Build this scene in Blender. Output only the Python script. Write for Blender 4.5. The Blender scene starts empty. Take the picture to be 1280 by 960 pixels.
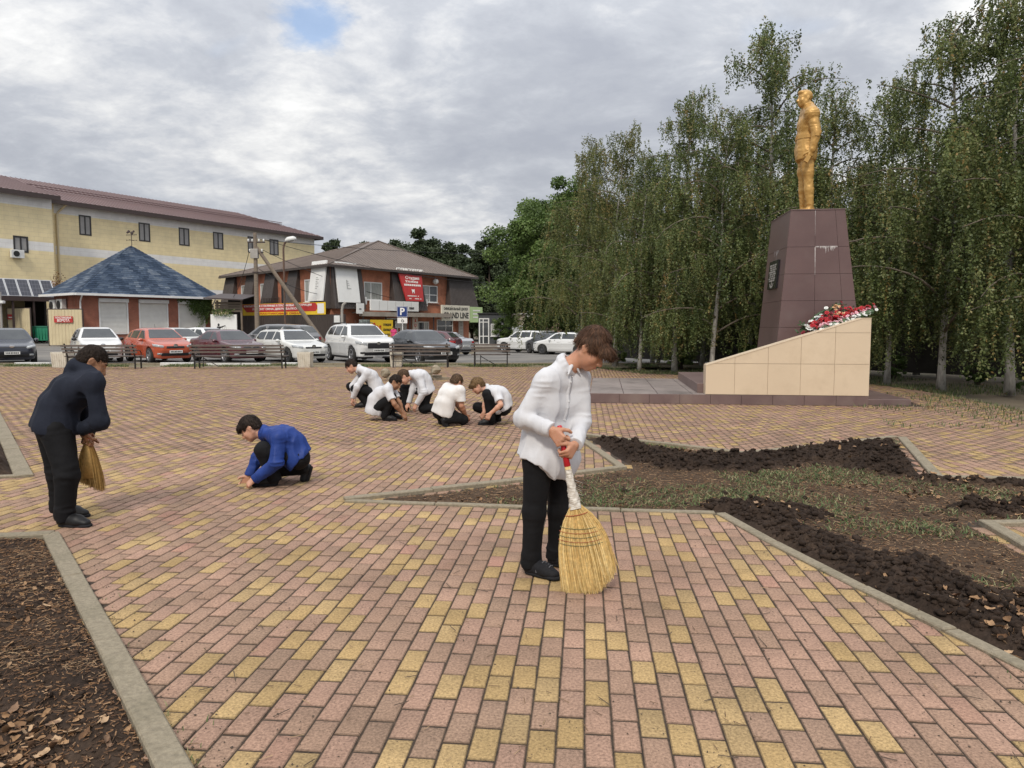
import bpy, math, random
import numpy as np
from mathutils import Vector, Matrix

SC = bpy.context.scene
COL = SC.collection
rnd = random.Random(7)
RNG = np.random.default_rng(11)
R = math.radians

# ------------------------------------------------------------------ camera
F_PX, CAM_H, PITCH = 920.0, 1.5, R(4.475)
cam_data = bpy.data.cameras.new("camera")
cam = bpy.data.objects.new("camera", cam_data)
COL.objects.link(cam)
cam_data.sensor_width = 36.0
cam_data.lens = 36.0 * F_PX / 1280.0
cam_data.clip_start = 0.05
cam_data.clip_end = 3000
cam.location = (0, 0, CAM_H)
cam.rotation_euler = (R(90) - PITCH, 0, 0)
SC.camera = cam

# ------------------------------------------------------------------ light
SUN_EL, SUN_AZ = R(46), R(192)          # azimuth measured from +Y clockwise
world = bpy.data.worlds.new("World")
SC.world = world
world.use_nodes = True
SKY_STRENGTH = 0.1
sun_d = bpy.data.lights.new("sun", 'SUN')
sun_d.energy = 1.5
sun_d.angle = R(10)
sun_d.color = (1.0, 0.92, 0.80)
sun = bpy.data.objects.new("sun", sun_d)
COL.objects.link(sun)
sdir = Vector((math.sin(SUN_AZ) * math.cos(SUN_EL), math.cos(SUN_AZ) * math.cos(SUN_EL), math.sin(SUN_EL)))
sun.rotation_euler = sdir.to_track_quat('Z', 'Y').to_euler()
sun.location = (0, -5, 30)
SC.view_settings.view_transform = 'Standard'
SC.view_settings.look = 'None'
SC.view_settings.exposure = 0.50
SC.view_settings.gamma = 1.0
SC.view_settings.use_curve_mapping = False


CP, SP = math.cos(PITCH), math.sin(PITCH)


def ray(px, py):
    x, y = (px - 640) / F_PX, -(py - 480) / F_PX
    return Vector((x, y * SP + CP, y * CP - SP))


def build_world():
    nt = world.node_tree
    nt.nodes.clear()
    N, L = nt.nodes.new, nt.links.new
    out = N('ShaderNodeOutputWorld')
    bg = N('ShaderNodeBackground')
    bg.inputs['Strength'].default_value = SKY_STRENGTH
    L(bg.outputs[0], out.inputs[0])
    sky = N('ShaderNodeTexSky')
    sky.sky_type = 'NISHITA'
    sky.sun_disc = False
    sky.sun_elevation = SUN_EL
    sky.sun_rotation = SUN_AZ
    sky.air_density = 1.0
    sky.dust_density = 1.5
    tc = N('ShaderNodeTexCoord')
    sep = N('ShaderNodeSeparateXYZ')
    L(tc.outputs['Generated'], sep.inputs[0])

    def math_(op, a, b=None, clamp=False):
        n = N('ShaderNodeMath'); n.operation = op; n.use_clamp = clamp
        for i, v in enumerate((a, b)):
            if v is None: continue
            if isinstance(v, (int, float)): n.inputs[i].default_value = v
            else: L(v, n.inputs[i])
        return n.outputs[0]
    zc = math_('MAXIMUM', sep.outputs['Z'], 0.0)
    zz = math_('ADD', zc, 0.24)
    cx = math_('DIVIDE', sep.outputs['X'], zz)
    cy = math_('DIVIDE', sep.outputs['Y'], zz)
    comb = N('ShaderNodeCombineXYZ')
    L(cx, comb.inputs[0]); L(cy, comb.inputs[1])
    mp = N('ShaderNodeMapping')
    mp.inputs['Rotation'].default_value = (0, 0, R(25))
    mp.inputs['Scale'].default_value = (0.85, 0.95, 1)
    mp.inputs['Location'].default_value = (2.3, 0.7, 0)
    L(comb.outputs[0], mp.inputs[0])

    def noise(scale, det, rough, dist, off):
        n = N('ShaderNodeTexNoise')
        n.noise_dimensions = '3D'
        n.inputs['Scale'].default_value = scale
        n.inputs['Detail'].default_value = det
        n.inputs['Roughness'].default_value = rough
        n.inputs['Distortion'].default_value = dist
        m = N('ShaderNodeMapping'); m.inputs['Location'].default_value = (off, off * 0.7, off)
        L(mp.outputs[0], m.inputs[0]); L(m.outputs[0], n.inputs['Vector'])
        return n.outputs['Fac']
    big = noise(1.45, 7, 0.56, 0.25, 0.0)
    mid = noise(4.2, 9, 0.64, 0.25, 5.0)
    fine = noise(11.0, 8, 0.62, 0.5, 9.0)
    v = math_('ADD', math_('MULTIPLY', big, 0.78), math_('MULTIPLY', mid, 0.50))
    v = math_('ADD', v, math_('MULTIPLY', fine, 0.16))
    ramp = N('ShaderNodeValToRGB')
    L(v, ramp.inputs[0])
    e = ramp.color_ramp.elements
    e[0].position = 0.55; e[0].color = (0.42, 0.445, 0.505, 1)
    e[1].position = 0.90; e[1].color = (0.95, 0.95, 0.94, 1)
    for p, c in ((0.64, (0.47, 0.495, 0.55, 1)), (0.71, (0.54, 0.565, 0.615, 1)), (0.77, (0.66, 0.675, 0.705, 1)), (0.83, (0.80, 0.805, 0.81, 1))):
        k = e.new(p); k.color = c
    up = math_('ADD', math_('MULTIPLY', math_('MULTIPLY', zc, zc), 1.20), 0.70)
    cl = N('ShaderNodeVectorMath'); cl.operation = 'SCALE'
    L(ramp.outputs[0], cl.inputs[0]); L(math_('MULTIPLY', up, 1.0 / SKY_STRENGTH), cl.inputs['Scale'])
    gapn = noise(1.15, 4, 0.5, 0.3, 21.0)
    mr = N('ShaderNodeMapRange'); mr.inputs[1].default_value = 0.66; mr.inputs[2].default_value = 0.74
    L(gapn, mr.inputs[0])
    gd_ = ray(392, 24).normalized()
    dt = N('ShaderNodeVectorMath'); dt.operation = 'DISTANCE'; L(tc.outputs['Generated'], dt.inputs[0]); dt.inputs[1].default_value = tuple(gd_)
    wob = math_('ADD', dt.outputs['Value'], math_('MULTIPLY', math_('SUBTRACT', mid, 0.5), 0.16))
    mg = N('ShaderNodeMapRange'); mg.inputs[1].default_value = 0.040; mg.inputs[2].default_value = 0.004; L(wob, mg.inputs[0])
    gmul = math_('MULTIPLY', math_('MAXIMUM', math_('MULTIPLY', mr.outputs[0], 0.6), mg.outputs[0]), 0.7)
    skyb = N('ShaderNodeVectorMath'); skyb.operation = 'SCALE'
    L(sky.outputs[0], skyb.inputs[0]); skyb.inputs['Scale'].default_value = 1.5
    mix = N('ShaderNodeMix'); mix.data_type = 'RGBA'
    L(gmul, mix.inputs['Factor'])
    L(cl.outputs[0], mix.inputs[6]); L(skyb.outputs[0], mix.inputs[7])
    L(mix.outputs[2], bg.inputs[0])


build_world()

# ------------------------------------------------------------------ helpers
def at(px, py, Y):
    """point of the place seen at that spot of the photograph, Y metres ahead"""
    d = ray(px, py)
    s = Y / d.y
    return Vector((d.x * s, Y, CAM_H + d.z * s))


def gp(px, py, z=0.0):
    d = ray(px, py)
    s = (z - CAM_H) / d.z
    return Vector((d.x * s, d.y * s, z))


def hit(px, A, B):
    """plan point of line AB in direction px"""
    d = ray(px, 408); dx, dy = d.x, d.y
    ax, ay = A[0], A[1]; bx, by = B[0] - A[0], B[1] - A[1]
    den = dx * by - dy * bx
    t = (ax * by - ay * bx) / den
    return Vector((dx * t, dy * t, 0))


def zat(py, Y):
    return at(640, py, Y).z


def new_mesh(name, verts, faces, mats=None, smooth=False, midx=None):
    me = bpy.data.meshes.new(name)
    me.from_pydata([tuple(v) for v in verts], [], faces)
    if mats is not None:
        for m in (mats if isinstance(mats, (list, tuple)) else [mats]):
            me.materials.append(m)
    if midx is not None:
        me.polygons.foreach_set('material_index', np.asarray(midx, np.int32))
    if smooth:
        me.polygons.foreach_set('use_smooth', np.ones(len(me.polygons), bool))
    me.update()
    return me


def np_mesh(name, V, Fq, mats=None, smooth=False, attr=None):
    """quads (or tris) from arrays; attr = per-face float attribute 'tint'"""
    V = np.asarray(V, np.float32); Fq = np.asarray(Fq, np.int32)
    n = Fq.shape[1]
    me = bpy.data.meshes.new(name)
    me.vertices.add(len(V)); me.vertices.foreach_set('co', V.ravel())
    me.loops.add(Fq.size); me.loops.foreach_set('vertex_index', Fq.ravel())
    me.polygons.add(len(Fq))
    me.polygons.foreach_set('loop_start', np.arange(0, Fq.size, n, dtype=np.int32))
    if mats is not None:
        for m in (mats if isinstance(mats, (list, tuple)) else [mats]):
            me.materials.append(m)
    if smooth:
        me.polygons.foreach_set('use_smooth', np.ones(len(Fq), bool))
    if attr is not None:
        for nm, a in attr.items():
            at_ = me.attributes.new(nm, 'FLOAT', 'FACE')
            at_.data.foreach_set('value', np.asarray(a, np.float32))
    me.update(calc_edges=True)
    me.validate()
    return me


def link(name, me, parent=None, loc=None):
    o = bpy.data.objects.new(name, me)
    COL.objects.link(o)
    if parent is not None: o.parent = parent
    if loc is not None: o.location = loc
    return o


def tag(o, label=None, cat=None, group=None, kind=None):
    if label: o['label'] = label
    if cat: o['category'] = cat
    if group: o['group'] = group
    if kind: o['kind'] = kind
    return o


def thing(name, label, cat, loc=(0, 0, 0), rz=0.0, group=None):
    o = bpy.data.objects.new(name, None)
    COL.objects.link(o)
    o.empty_display_size = 0.2
    o.location = loc; o.rotation_euler = (0, 0, rz)
    return tag(o, label, cat, group)


def copy_tree(o, parent=None):
    c = o.copy(); COL.objects.link(c)
    if parent is not None: c.parent = parent
    for ch in list(o.children): copy_tree(ch, c)
    return c


class MB:
    """collects simple solids into one mesh"""
    def __init__(s): s.v = []; s.f = []; s.m = []

    def add(s, v, f, mi=0):
        b = len(s.v); s.v += [Vector(p) for p in v]
        s.f += [tuple(b + i for i in q) for q in f]; s.m += [mi] * len(f)
        return s

    def box(s, lo, hi, mat=None, mi=0):
        x0, y0, z0 = lo; x1, y1, z1 = hi
        v = [(x0, y0, z0), (x1, y0, z0), (x1, y1, z0), (x0, y1, z0), (x0, y0, z1), (x1, y0, z1), (x1, y1, z1), (x0, y1, z1)]
        if mat is not None: v = [mat @ Vector(p) for p in v]
        return s.add(v, [(3, 2, 1, 0), (4, 5, 6, 7), (0, 1, 5, 4), (1, 2, 6, 5), (2, 3, 7, 6), (3, 0, 4, 7)], mi)

    def cbox(s, lo, hi, b=0.01, mat=None, mi=0):
        """box with chamfered top and side edges"""
        x0, y0, z0 = lo; x1, y1, z1 = hi
        v = [(x0, y0, z0), (x1, y0, z0), (x1, y1, z0), (x0, y1, z0),
             (x0, y0, z1 - b), (x1, y0, z1 - b), (x1, y1, z1 - b), (x0, y1, z1 - b),
             (x0 + b, y0 + b, z1), (x1 - b, y0 + b, z1), (x1 - b, y1 - b, z1), (x0 + b, y1 - b, z1)]
        if mat is not None: v = [mat @ Vector(p) for p in v]
        f = [(3, 2, 1, 0)]
        for k in range(4):
            n = (k + 1) % 4
            f += [(k, n, 4 + n, 4 + k), (4 + k, 4 + n, 8 + n, 8 + k)]
        f += [(8, 9, 10, 11)]
        return s.add(v, f, mi)

    def tube(s, pts, rad, n=8, mi=0, caps=True):
        pts = [Vector(p) for p in pts]
        if not isinstance(rad, (list, tuple)): rad = [rad] * len(pts)
        base = len(s.v); up = Vector((0, 0, 1)); prev = None
        for i, p in enumerate(pts):
            d = (pts[min(i + 1, len(pts) - 1)] - pts[max(i - 1, 0)]).normalized()
            if prev is None:
                a = d.cross(up)
                if a.length < 1e-3: a = d.cross(Vector((1, 0, 0)))
            else: a = prev - d * prev.dot(d)
            a.normalize(); prev = a; b = d.cross(a)
            for k in range(n):
                t = 2 * math.pi * k / n
                s.v.append(p + (a * math.cos(t) + b * math.sin(t)) * rad[i])
        for i in range(len(pts) - 1):
            for k in range(n):
                k2 = (k + 1) % n
                s.f.append((base + i * n + k, base + i * n + k2, base + (i + 1) * n + k2, base + (i + 1) * n + k)); s.m.append(mi)
        if caps:
            s.f.append(tuple(base + k for k in range(n - 1, -1, -1))); s.m.append(mi)
            e = base + (len(pts) - 1) * n
            s.f.append(tuple(e + k for k in range(n))); s.m.append(mi)
        return s

    def prism(s, poly, z0, z1, mi=0, mat=None):
        n = len(poly)
        v = [(p[0], p[1], z0) for p in poly] + [(p[0], p[1], z1) for p in poly]
        if mat is not None: v = [mat @ Vector(p) for p in v]
        f = [tuple(range(n - 1, -1, -1)), tuple(range(n, 2 * n))]
        for k in range(n):
            f.append((k, (k + 1) % n, n + (k + 1) % n, n + k))
        return s.add(v, f, mi)

    def lathe(s, prof, n=20, axis='Z', mi=0, mat=None):
        base = len(s.v)
        for (r, z) in prof:
            for k in range(n):
                t = 2 * math.pi * k / n
                p = (r * math.cos(t), r * math.sin(t), z)
                if axis == 'Y': p = (p[0], p[2], p[1])
                if axis == 'X': p = (p[2], p[0], p[1])
                p = Vector(p)
                s.v.append(mat @ p if mat is not None else p)
        for i in range(len(prof) - 1):
            for k in range(n):
                k2 = (k + 1) % n
                s.f.append((base + i * n + k, base + i * n + k2, base + (i + 1) * n + k2, base + (i + 1) * n + k)); s.m.append(mi)
        return s

    def quad(s, a, b, c, d, mi=0): return s.add([a, b, c, d], [(0, 1, 2, 3)], mi)

    def mesh(s, name, mats, smooth=False):
        return new_mesh(name, s.v, s.f, mats, smooth, s.m)

    def obj(s, name, mats, parent=None, smooth=False, loc=None):
        return link(name, s.mesh(name, mats, smooth), parent, loc)


def frame(o, x, z=(0, 0, 1)):
    """matrix with origin o, local X along x (plan), Z up, Y = into the wall (left of x)"""
    x = Vector(x); x.z = 0; x.normalize(); z = Vector(z); y = z.cross(x)
    return Matrix(((x.x, y.x, z.x, o[0]), (x.y, y.y, z.y, o[1]), (x.z, y.z, z.z, o[2]), (0, 0, 0, 1)))


# ------------------------------------------------------------------ materials
def mat(name, c1, c2=None, scale=5.0, detail=6, rough=0.7, bump=0.0, bscale=None, metal=0.0, spec=0.5,
        coord='Object', stretch=(1, 1, 1), contrast=(0.35, 0.65), coat=0.0, dirt=None, sheen=0.0, sss=0.0, trans=0.0):
    m = bpy.data.materials.new(name)
    m.use_nodes = True
    nt = m.node_tree; N, L = nt.nodes.new, nt.links.new
    b = nt.nodes['Principled BSDF']
    b.inputs['Base Color'].default_value = (*c1, 1)
    b.inputs['Roughness'].default_value = rough
    b.inputs['Metallic'].default_value = metal
    b.inputs['Specular IOR Level'].default_value = spec
    b.inputs['Coat Weight'].default_value = coat
    b.inputs['Sheen Weight'].default_value = sheen
    b.inputs['Subsurface Weight'].default_value = sss
    if sss: b.inputs['Subsurface Radius'].default_value = (0.02, 0.008, 0.004)
    b.inputs['Transmission Weight'].default_value = trans
    tc = N('ShaderNodeTexCoord')
    mp = N('ShaderNodeMapping'); mp.inputs['Scale'].default_value = stretch
    L(tc.outputs[coord], mp.inputs[0])
    col = None
    if c2 is not None:
        n = N('ShaderNodeTexNoise'); n.inputs['Scale'].default_value = scale; n.inputs['Detail'].default_value = detail
        n.inputs['Roughness'].default_value = 0.6
        L(mp.outputs[0], n.inputs['Vector'])
        mr = N('ShaderNodeMapRange'); mr.inputs[1].default_value = contrast[0]; mr.inputs[2].default_value = contrast[1]
        L(n.outputs['Fac'], mr.inputs[0])
        mx = N('ShaderNodeMix'); mx.data_type = 'RGBA'
        mx.inputs[6].default_value = (*c1, 1); mx.inputs[7].default_value = (*c2, 1)
        L(mr.outputs[0], mx.inputs['Factor'])
        col = mx.outputs[2]
    if dirt is not None:
        dc, ds, da = dirt
        n2 = N('ShaderNodeTexNoise'); n2.inputs['Scale'].default_value = ds; n2.inputs['Detail'].default_value = 8
        n2.inputs['Roughness'].default_value = 0.65
        L(tc.outputs[coord], n2.inputs['Vector'])
        mr2 = N('ShaderNodeMapRange'); mr2.inputs[1].default_value = 0.5; mr2.inputs[2].default_value = 0.72
        mr2.inputs[4].default_value = da
        L(n2.outputs['Fac'], mr2.inputs[0])
        mx2 = N('ShaderNodeMix'); mx2.data_type = 'RGBA'
        L(mr2.outputs[0], mx2.inputs['Factor'])
        if col is None: mx2.inputs[6].default_value = (*c1, 1)
        else: L(col, mx2.inputs[6])
        mx2.inputs[7].default_value = (*dc, 1)
        col = mx2.outputs[2]
    if col is not None: L(col, b.inputs['Base Color'])
    if bump > 0:
        n3 = N('ShaderNodeTexNoise'); n3.inputs['Scale'].default_value = bscale or scale * 4; n3.inputs['Detail'].default_value = 8
        L(mp.outputs[0], n3.inputs['Vector'])
        bp = N('ShaderNodeBump'); bp.inputs['Strength'].default_value = bump; bp.inputs['Distance'].default_value = 0.02
        L(n3.outputs['Fac'], bp.inputs['Height']); L(bp.outputs[0], b.inputs['Normal'])
    return m


def brick_mat(name, c1, c2, mortar, bw, bh, ms=0.012, axis='wall', noise=0.5, rough=0.8, offset=0.5):
    """brick pattern for walls too far away to tell the bricks apart: uses generated wall coords in metres (uv attribute 'Object')"""
    m = bpy.data.materials.new(name); m.use_nodes = True
    nt = m.node_tree; N, L = nt.nodes.new, nt.links.new
    b = nt.nodes['Principled BSDF']; b.inputs['Roughness'].default_value = rough
    tc = N('ShaderNodeTexCoord'); sp = N('ShaderNodeSeparateXYZ'); L(tc.outputs['Object'], sp.inputs[0])
    cb = N('ShaderNodeCombineXYZ')
    ad = N('ShaderNodeMath'); ad.operation = 'ADD'
    L(sp.outputs[0], ad.inputs[0]); L(sp.outputs[1], ad.inputs[1])
    L(ad.outputs[0], cb.inputs[0]); L(sp.outputs[2], cb.inputs[1])
    br = N('ShaderNodeTexBrick')
    br.offset = offset
    br.inputs['Color1'].default_value = (*c1, 1); br.inputs['Color2'].default_value = (*c2, 1); br.inputs['Mortar'].default_value = (*mortar, 1)
    br.inputs['Scale'].default_value = 1.0; br.inputs['Brick Width'].default_value = bw; br.inputs['Row Height'].default_value = bh
    br.inputs['Mortar Size'].default_value = ms; br.inputs['Bias'].default_value = 0.0
    L(cb.outputs[0], br.inputs['Vector'])
    n = N('ShaderNodeTexNoise'); n.inputs['Scale'].default_value = 1.3; n.inputs['Detail'].default_value = 8
    L(tc.outputs['Object'], n.inputs['Vector'])
    mr = N('ShaderNodeMapRange'); mr.inputs[3].default_value = 1 - noise * 0.5; mr.inputs[4].default_value = 1 + noise * 0.35
    mr.inputs[1].default_value = 0.3; mr.inputs[2].default_value = 0.7
    L(n.outputs['Fac'], mr.inputs[0])
    vm = N('ShaderNodeVectorMath'); vm.operation = 'SCALE'; L(br.outputs['Color'], vm.inputs[0]); L(mr.outputs[0], vm.inputs['Scale'])
    L(vm.outputs[0], b.inputs['Base Color'])
    bp = N('ShaderNodeBump'); bp.inputs['Strength'].default_value = 0.4; bp.inputs['Distance'].default_value = 0.01; bp.invert = True
    L(br.outputs['Fac'], bp.inputs['Height']); L(bp.outputs[0], b.inputs['Normal'])
    return m


def tint_mat(name, stops, rough=0.75, noise=(30, 0.25), bump=0.0, translucent=0.0, spec=0.4, big=None, specks=None, attr='tint', island=False, dirt_attr=None):
    """colour picked per piece from a ramp (face attribute 'tint' or per mesh island), plus fine grain"""
    m = bpy.data.materials.new(name); m.use_nodes = True
    nt = m.node_tree; N, L = nt.nodes.new, nt.links.new
    b = nt.nodes['Principled BSDF']; b.inputs['Roughness'].default_value = rough; b.inputs['Specular IOR Level'].default_value = spec
    if island:
        src = N('ShaderNodeNewGeometry').outputs['Random Per Island']
    else:
        a = N('ShaderNodeAttribute'); a.attribute_name = attr; src = a.outputs['Fac']
    rp = N('ShaderNodeValToRGB'); L(src, rp.inputs[0])
    e = rp.color_ramp.elements
    while len(e) > 1: e.remove(e[-1])
    e[0].position = stops[0][0]; e[0].color = (*stops[0][1], 1)
    for p, c in stops[1:]:
        k = e.new(p); k.color = (*c, 1)
    col = rp.outputs[0]
    ge = N('ShaderNodeNewGeometry')

    def mul(col, scale, lo, hi, det=6, r=(0.3, 0.7)):
        n = N('ShaderNodeTexNoise'); n.inputs['Scale'].default_value = scale; n.inputs['Detail'].default_value = det; n.inputs['Roughness'].default_value = 0.65
        L(ge.outputs['Position'], n.inputs['Vector'])
        mr = N('ShaderNodeMapRange'); mr.inputs[1].default_value = r[0]; mr.inputs[2].default_value = r[1]
        mr.inputs[3].default_value = lo; mr.inputs[4].default_value = hi
        L(n.outputs['Fac'], mr.inputs[0])
        vm = N('ShaderNodeVectorMath'); vm.operation = 'SCALE'; L(col, vm.inputs[0]); L(mr.outputs[0], vm.inputs['Scale'])
        return vm.outputs[0], n.outputs['Fac']
    col, fac = mul(col, noise[0], 1 - noise[1], 1 + noise[1])
    if big: col, _ = mul(col, big[0], 1 - big[1], 1 + big[1])
    if specks:
        n = N('ShaderNodeTexNoise'); n.inputs['Scale'].default_value = specks[0]; n.inputs['Detail'].default_value = 3
        L(ge.outputs['Position'], n.inputs['Vector'])
        mr = N('ShaderNodeMapRange'); mr.inputs[1].default_value = specks[1]; mr.inputs[2].default_value = specks[1] + 0.05
        L(n.outputs['Fac'], mr.inputs[0])
        mx = N('ShaderNodeMix'); mx.data_type = 'RGBA'; L(mr.outputs[0], mx.inputs['Factor'])
        L(col, mx.inputs[6]); mx.inputs[7].default_value = (*specks[2], 1); col = mx.outputs[2]
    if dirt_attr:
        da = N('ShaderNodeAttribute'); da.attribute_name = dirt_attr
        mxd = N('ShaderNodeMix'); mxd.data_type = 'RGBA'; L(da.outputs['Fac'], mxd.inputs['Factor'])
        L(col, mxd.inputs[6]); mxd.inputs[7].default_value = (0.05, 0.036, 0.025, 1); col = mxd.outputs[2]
    L(col, b.inputs['Base Color'])
    if bump:
        bp = N('ShaderNodeBump'); bp.inputs['Strength'].default_value = bump; bp.inputs['Distance'].default_value = 0.006
        L(fac, bp.inputs['Height']); L(bp.outputs[0], b.inputs['Normal'])
    if translucent:
        tr = N('ShaderNodeBsdfTranslucent'); L(col, tr.inputs[0])
        ms = N('ShaderNodeMixShader'); ms.inputs[0].default_value = translucent
        L(b.outputs[0], ms.inputs[1]); L(tr.outputs[0], ms.inputs[2])
        L(ms.outputs[0], nt.nodes['Material Output'].inputs[0])
    return m


def vnoise(P, seed=0):
    """value noise in -1..1 for an (...,3) array"""
    P = np.asarray(P, np.float32)
    i = np.floor(P).astype(np.int64); f = P - i; u = f * f * (3 - 2 * f)

    def h(a, b, c):
        n = (a * 374761393 + b * 668265263 + c * 2147483647 + seed * 974711) & 0x7fffffff
        n = ((n ^ (n >> 13)) * 1274126177) & 0x7fffffff
        n = n ^ (n >> 16)
        return (n & 0xffff) / 32767.5 - 1.0
    x, y, z = i[..., 0], i[..., 1], i[..., 2]
    r = 0
    for dx in (0, 1):
        wx = u[..., 0] if dx else 1 - u[..., 0]
        for dy in (0, 1):
            wy = u[..., 1] if dy else 1 - u[..., 1]
            for dz in (0, 1):
                wz = u[..., 2] if dz else 1 - u[..., 2]
                r = r + h(x + dx, y + dy, z + dz) * wx * wy * wz
    return r.astype(np.float32)


def fbm(P, octaves=4, seed=0, gain=0.5):
    a, s, r = 1.0, 1.0, 0
    for o in range(octaves):
        r = r + a * vnoise(np.asarray(P) * s, seed + o); a *= gain; s *= 2.03
    return r


def inside(poly, X, Y):
    """vectorised point in polygon"""
    X = np.asarray(X); Y = np.asarray(Y); r = np.zeros(X.shape, bool)
    n = len(poly)
    for i in range(n):
        x0, y0 = poly[i][0], poly[i][1]; x1, y1 = poly[(i + 1) % n][0], poly[(i + 1) % n][1]
        if y0 == y1: continue
        c = ((y0 > Y) != (y1 > Y)) & (X < (x1 - x0) * (Y - y0) / (y1 - y0) + x0)
        r ^= c
    return r


def pdist(poly, X, Y, closed=True):
    """distance to the outline"""
    X = np.asarray(X, float); Y = np.asarray(Y, float); d = np.full(X.shape, 1e9)
    n = len(poly)
    for i in range(n if closed else n - 1):
        x0, y0 = poly[i][0], poly[i][1]; x1, y1 = poly[(i + 1) % n][0], poly[(i + 1) % n][1]
        vx, vy = x1 - x0, y1 - y0; l2 = vx * vx + vy * vy + 1e-12
        t = np.clip(((X - x0) * vx + (Y - y0) * vy) / l2, 0, 1)
        d = np.minimum(d, np.hypot(X - x0 - t * vx, Y - y0 - t * vy))
    return d


def text_mesh(s, name, height, depth=0.01, mat_=None, bold=False, align='CENTER', width=None):
    cu = bpy.data.curves.new(name, 'FONT'); cu.body = s; cu.size = height * 1.38; cu.extrude = depth
    cu.align_x = align; cu.align_y = 'CENTER'; cu.resolution_u = 2
    if bold: cu.offset = height * 0.03
    o = bpy.data.objects.new(name, cu); COL.objects.link(o)
    bpy.context.view_layer.update()
    me = bpy.data.meshes.new_from_object(o.evaluated_get(bpy.context.evaluated_depsgraph_get()))
    bpy.data.objects.remove(o); bpy.data.curves.remove(cu)
    me.materials.clear()
    if mat_: me.materials.append(mat_)
    if width:
        xs = [v.co.x for v in me.vertices]
        if xs:
            k = width / max(1e-6, max(xs) - min(xs))
            for v in me.vertices: v.co.x *= k
    me.name = name
    return me


def put_text(s, parent, M, height, mat_, width=None, bold=False, depth=0.008, name='lettering'):
    """M: frame whose X runs along the text, Z up, Y into the wall"""
    me = text_mesh(s, name, height, depth, mat_, bold, width=width)
    T = M @ Matrix(((1, 0, 0, 0), (0, 0, -1, 0), (0, 1, 0, 0), (0, 0, 0, 1)))
    me.transform(T)
    o = link(name, me, parent)
    return o
# ------------------------------------------------------------------ implicit surfaces -> one continuous mesh
def surfnet(Fv, lo, h):
    """surface nets: field array, origin, spacing -> vertices, quads"""
    S = Fv < 0
    nx, ny, nz = S.shape
    cnt = np.zeros((nx - 1, ny - 1, nz - 1), np.int8)
    for dx in (0, 1):
        for dy in (0, 1):
            for dz in (0, 1):
                cnt += S[dx:nx - 1 + dx, dy:ny - 1 + dy, dz:nz - 1 + dz]
    act = (cnt > 0) & (cnt < 8)
    ci = np.argwhere(act)
    if len(ci) == 0: return np.zeros((0, 3)), np.zeros((0, 4), int)
    corners = np.array([(a, b, c) for a in (0, 1) for b in (0, 1) for c in (0, 1)])
    vals = np.stack([Fv[ci[:, 0] + c[0], ci[:, 1] + c[1], ci[:, 2] + c[2]] for c in corners], 1)
    acc = np.zeros((len(ci), 3)); n = np.zeros(len(ci))
    for a in range(8):
        for b in range(a + 1, 8):
            df = np.abs(corners[a] - corners[b]).sum()
            if df != 1: continue
            va, vb = vals[:, a], vals[:, b]
            x = (va < 0) != (vb < 0)
            t = np.where(x, va / np.where(x, va - vb, 1), 0)
            p = corners[a][None] + t[:, None] * (corners[b] - corners[a])[None]
            acc[x] += p[x]; n[x] += 1
    V = (ci + acc / n[:, None]) * h + np.asarray(lo)
    vid = np.full(act.shape, -1, np.int32); vid[act] = np.arange(len(ci))
    Q = []
    for ax in range(3):
        A = [slice(None)] * 3; B = [slice(None)] * 3
        A[ax] = slice(0, -1); B[ax] = slice(1, None)
        for o in range(3):
            if o != ax: A[o] = slice(1, -1); B[o] = slice(1, -1)
        sa, sb = S[tuple(A)], S[tuple(B)]
        e = np.argwhere(sa != sb)
        if len(e) == 0: continue
        inside_first = sa[tuple(e.T)]
        o1, o2 = [o for o in range(3) if o != ax]
        base = e.copy(); base[:, o1] += 1; base[:, o2] += 1       # grid index of the edge start
        def cell(d1, d2):
            c = base.copy(); c[:, o1] += d1; c[:, o2] += d2
            return vid[c[:, 0], c[:, 1], c[:, 2]]
        q = np.stack([cell(-1, -1), cell(0, -1), cell(0, 0), cell(-1, 0)], 1)
        flip = inside_first if ax != 1 else ~inside_first
        q[~flip] = q[~flip][:, ::-1]
        Q.append(q[(q >= 0).all(1)])
    return V, np.concatenate(Q)


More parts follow.
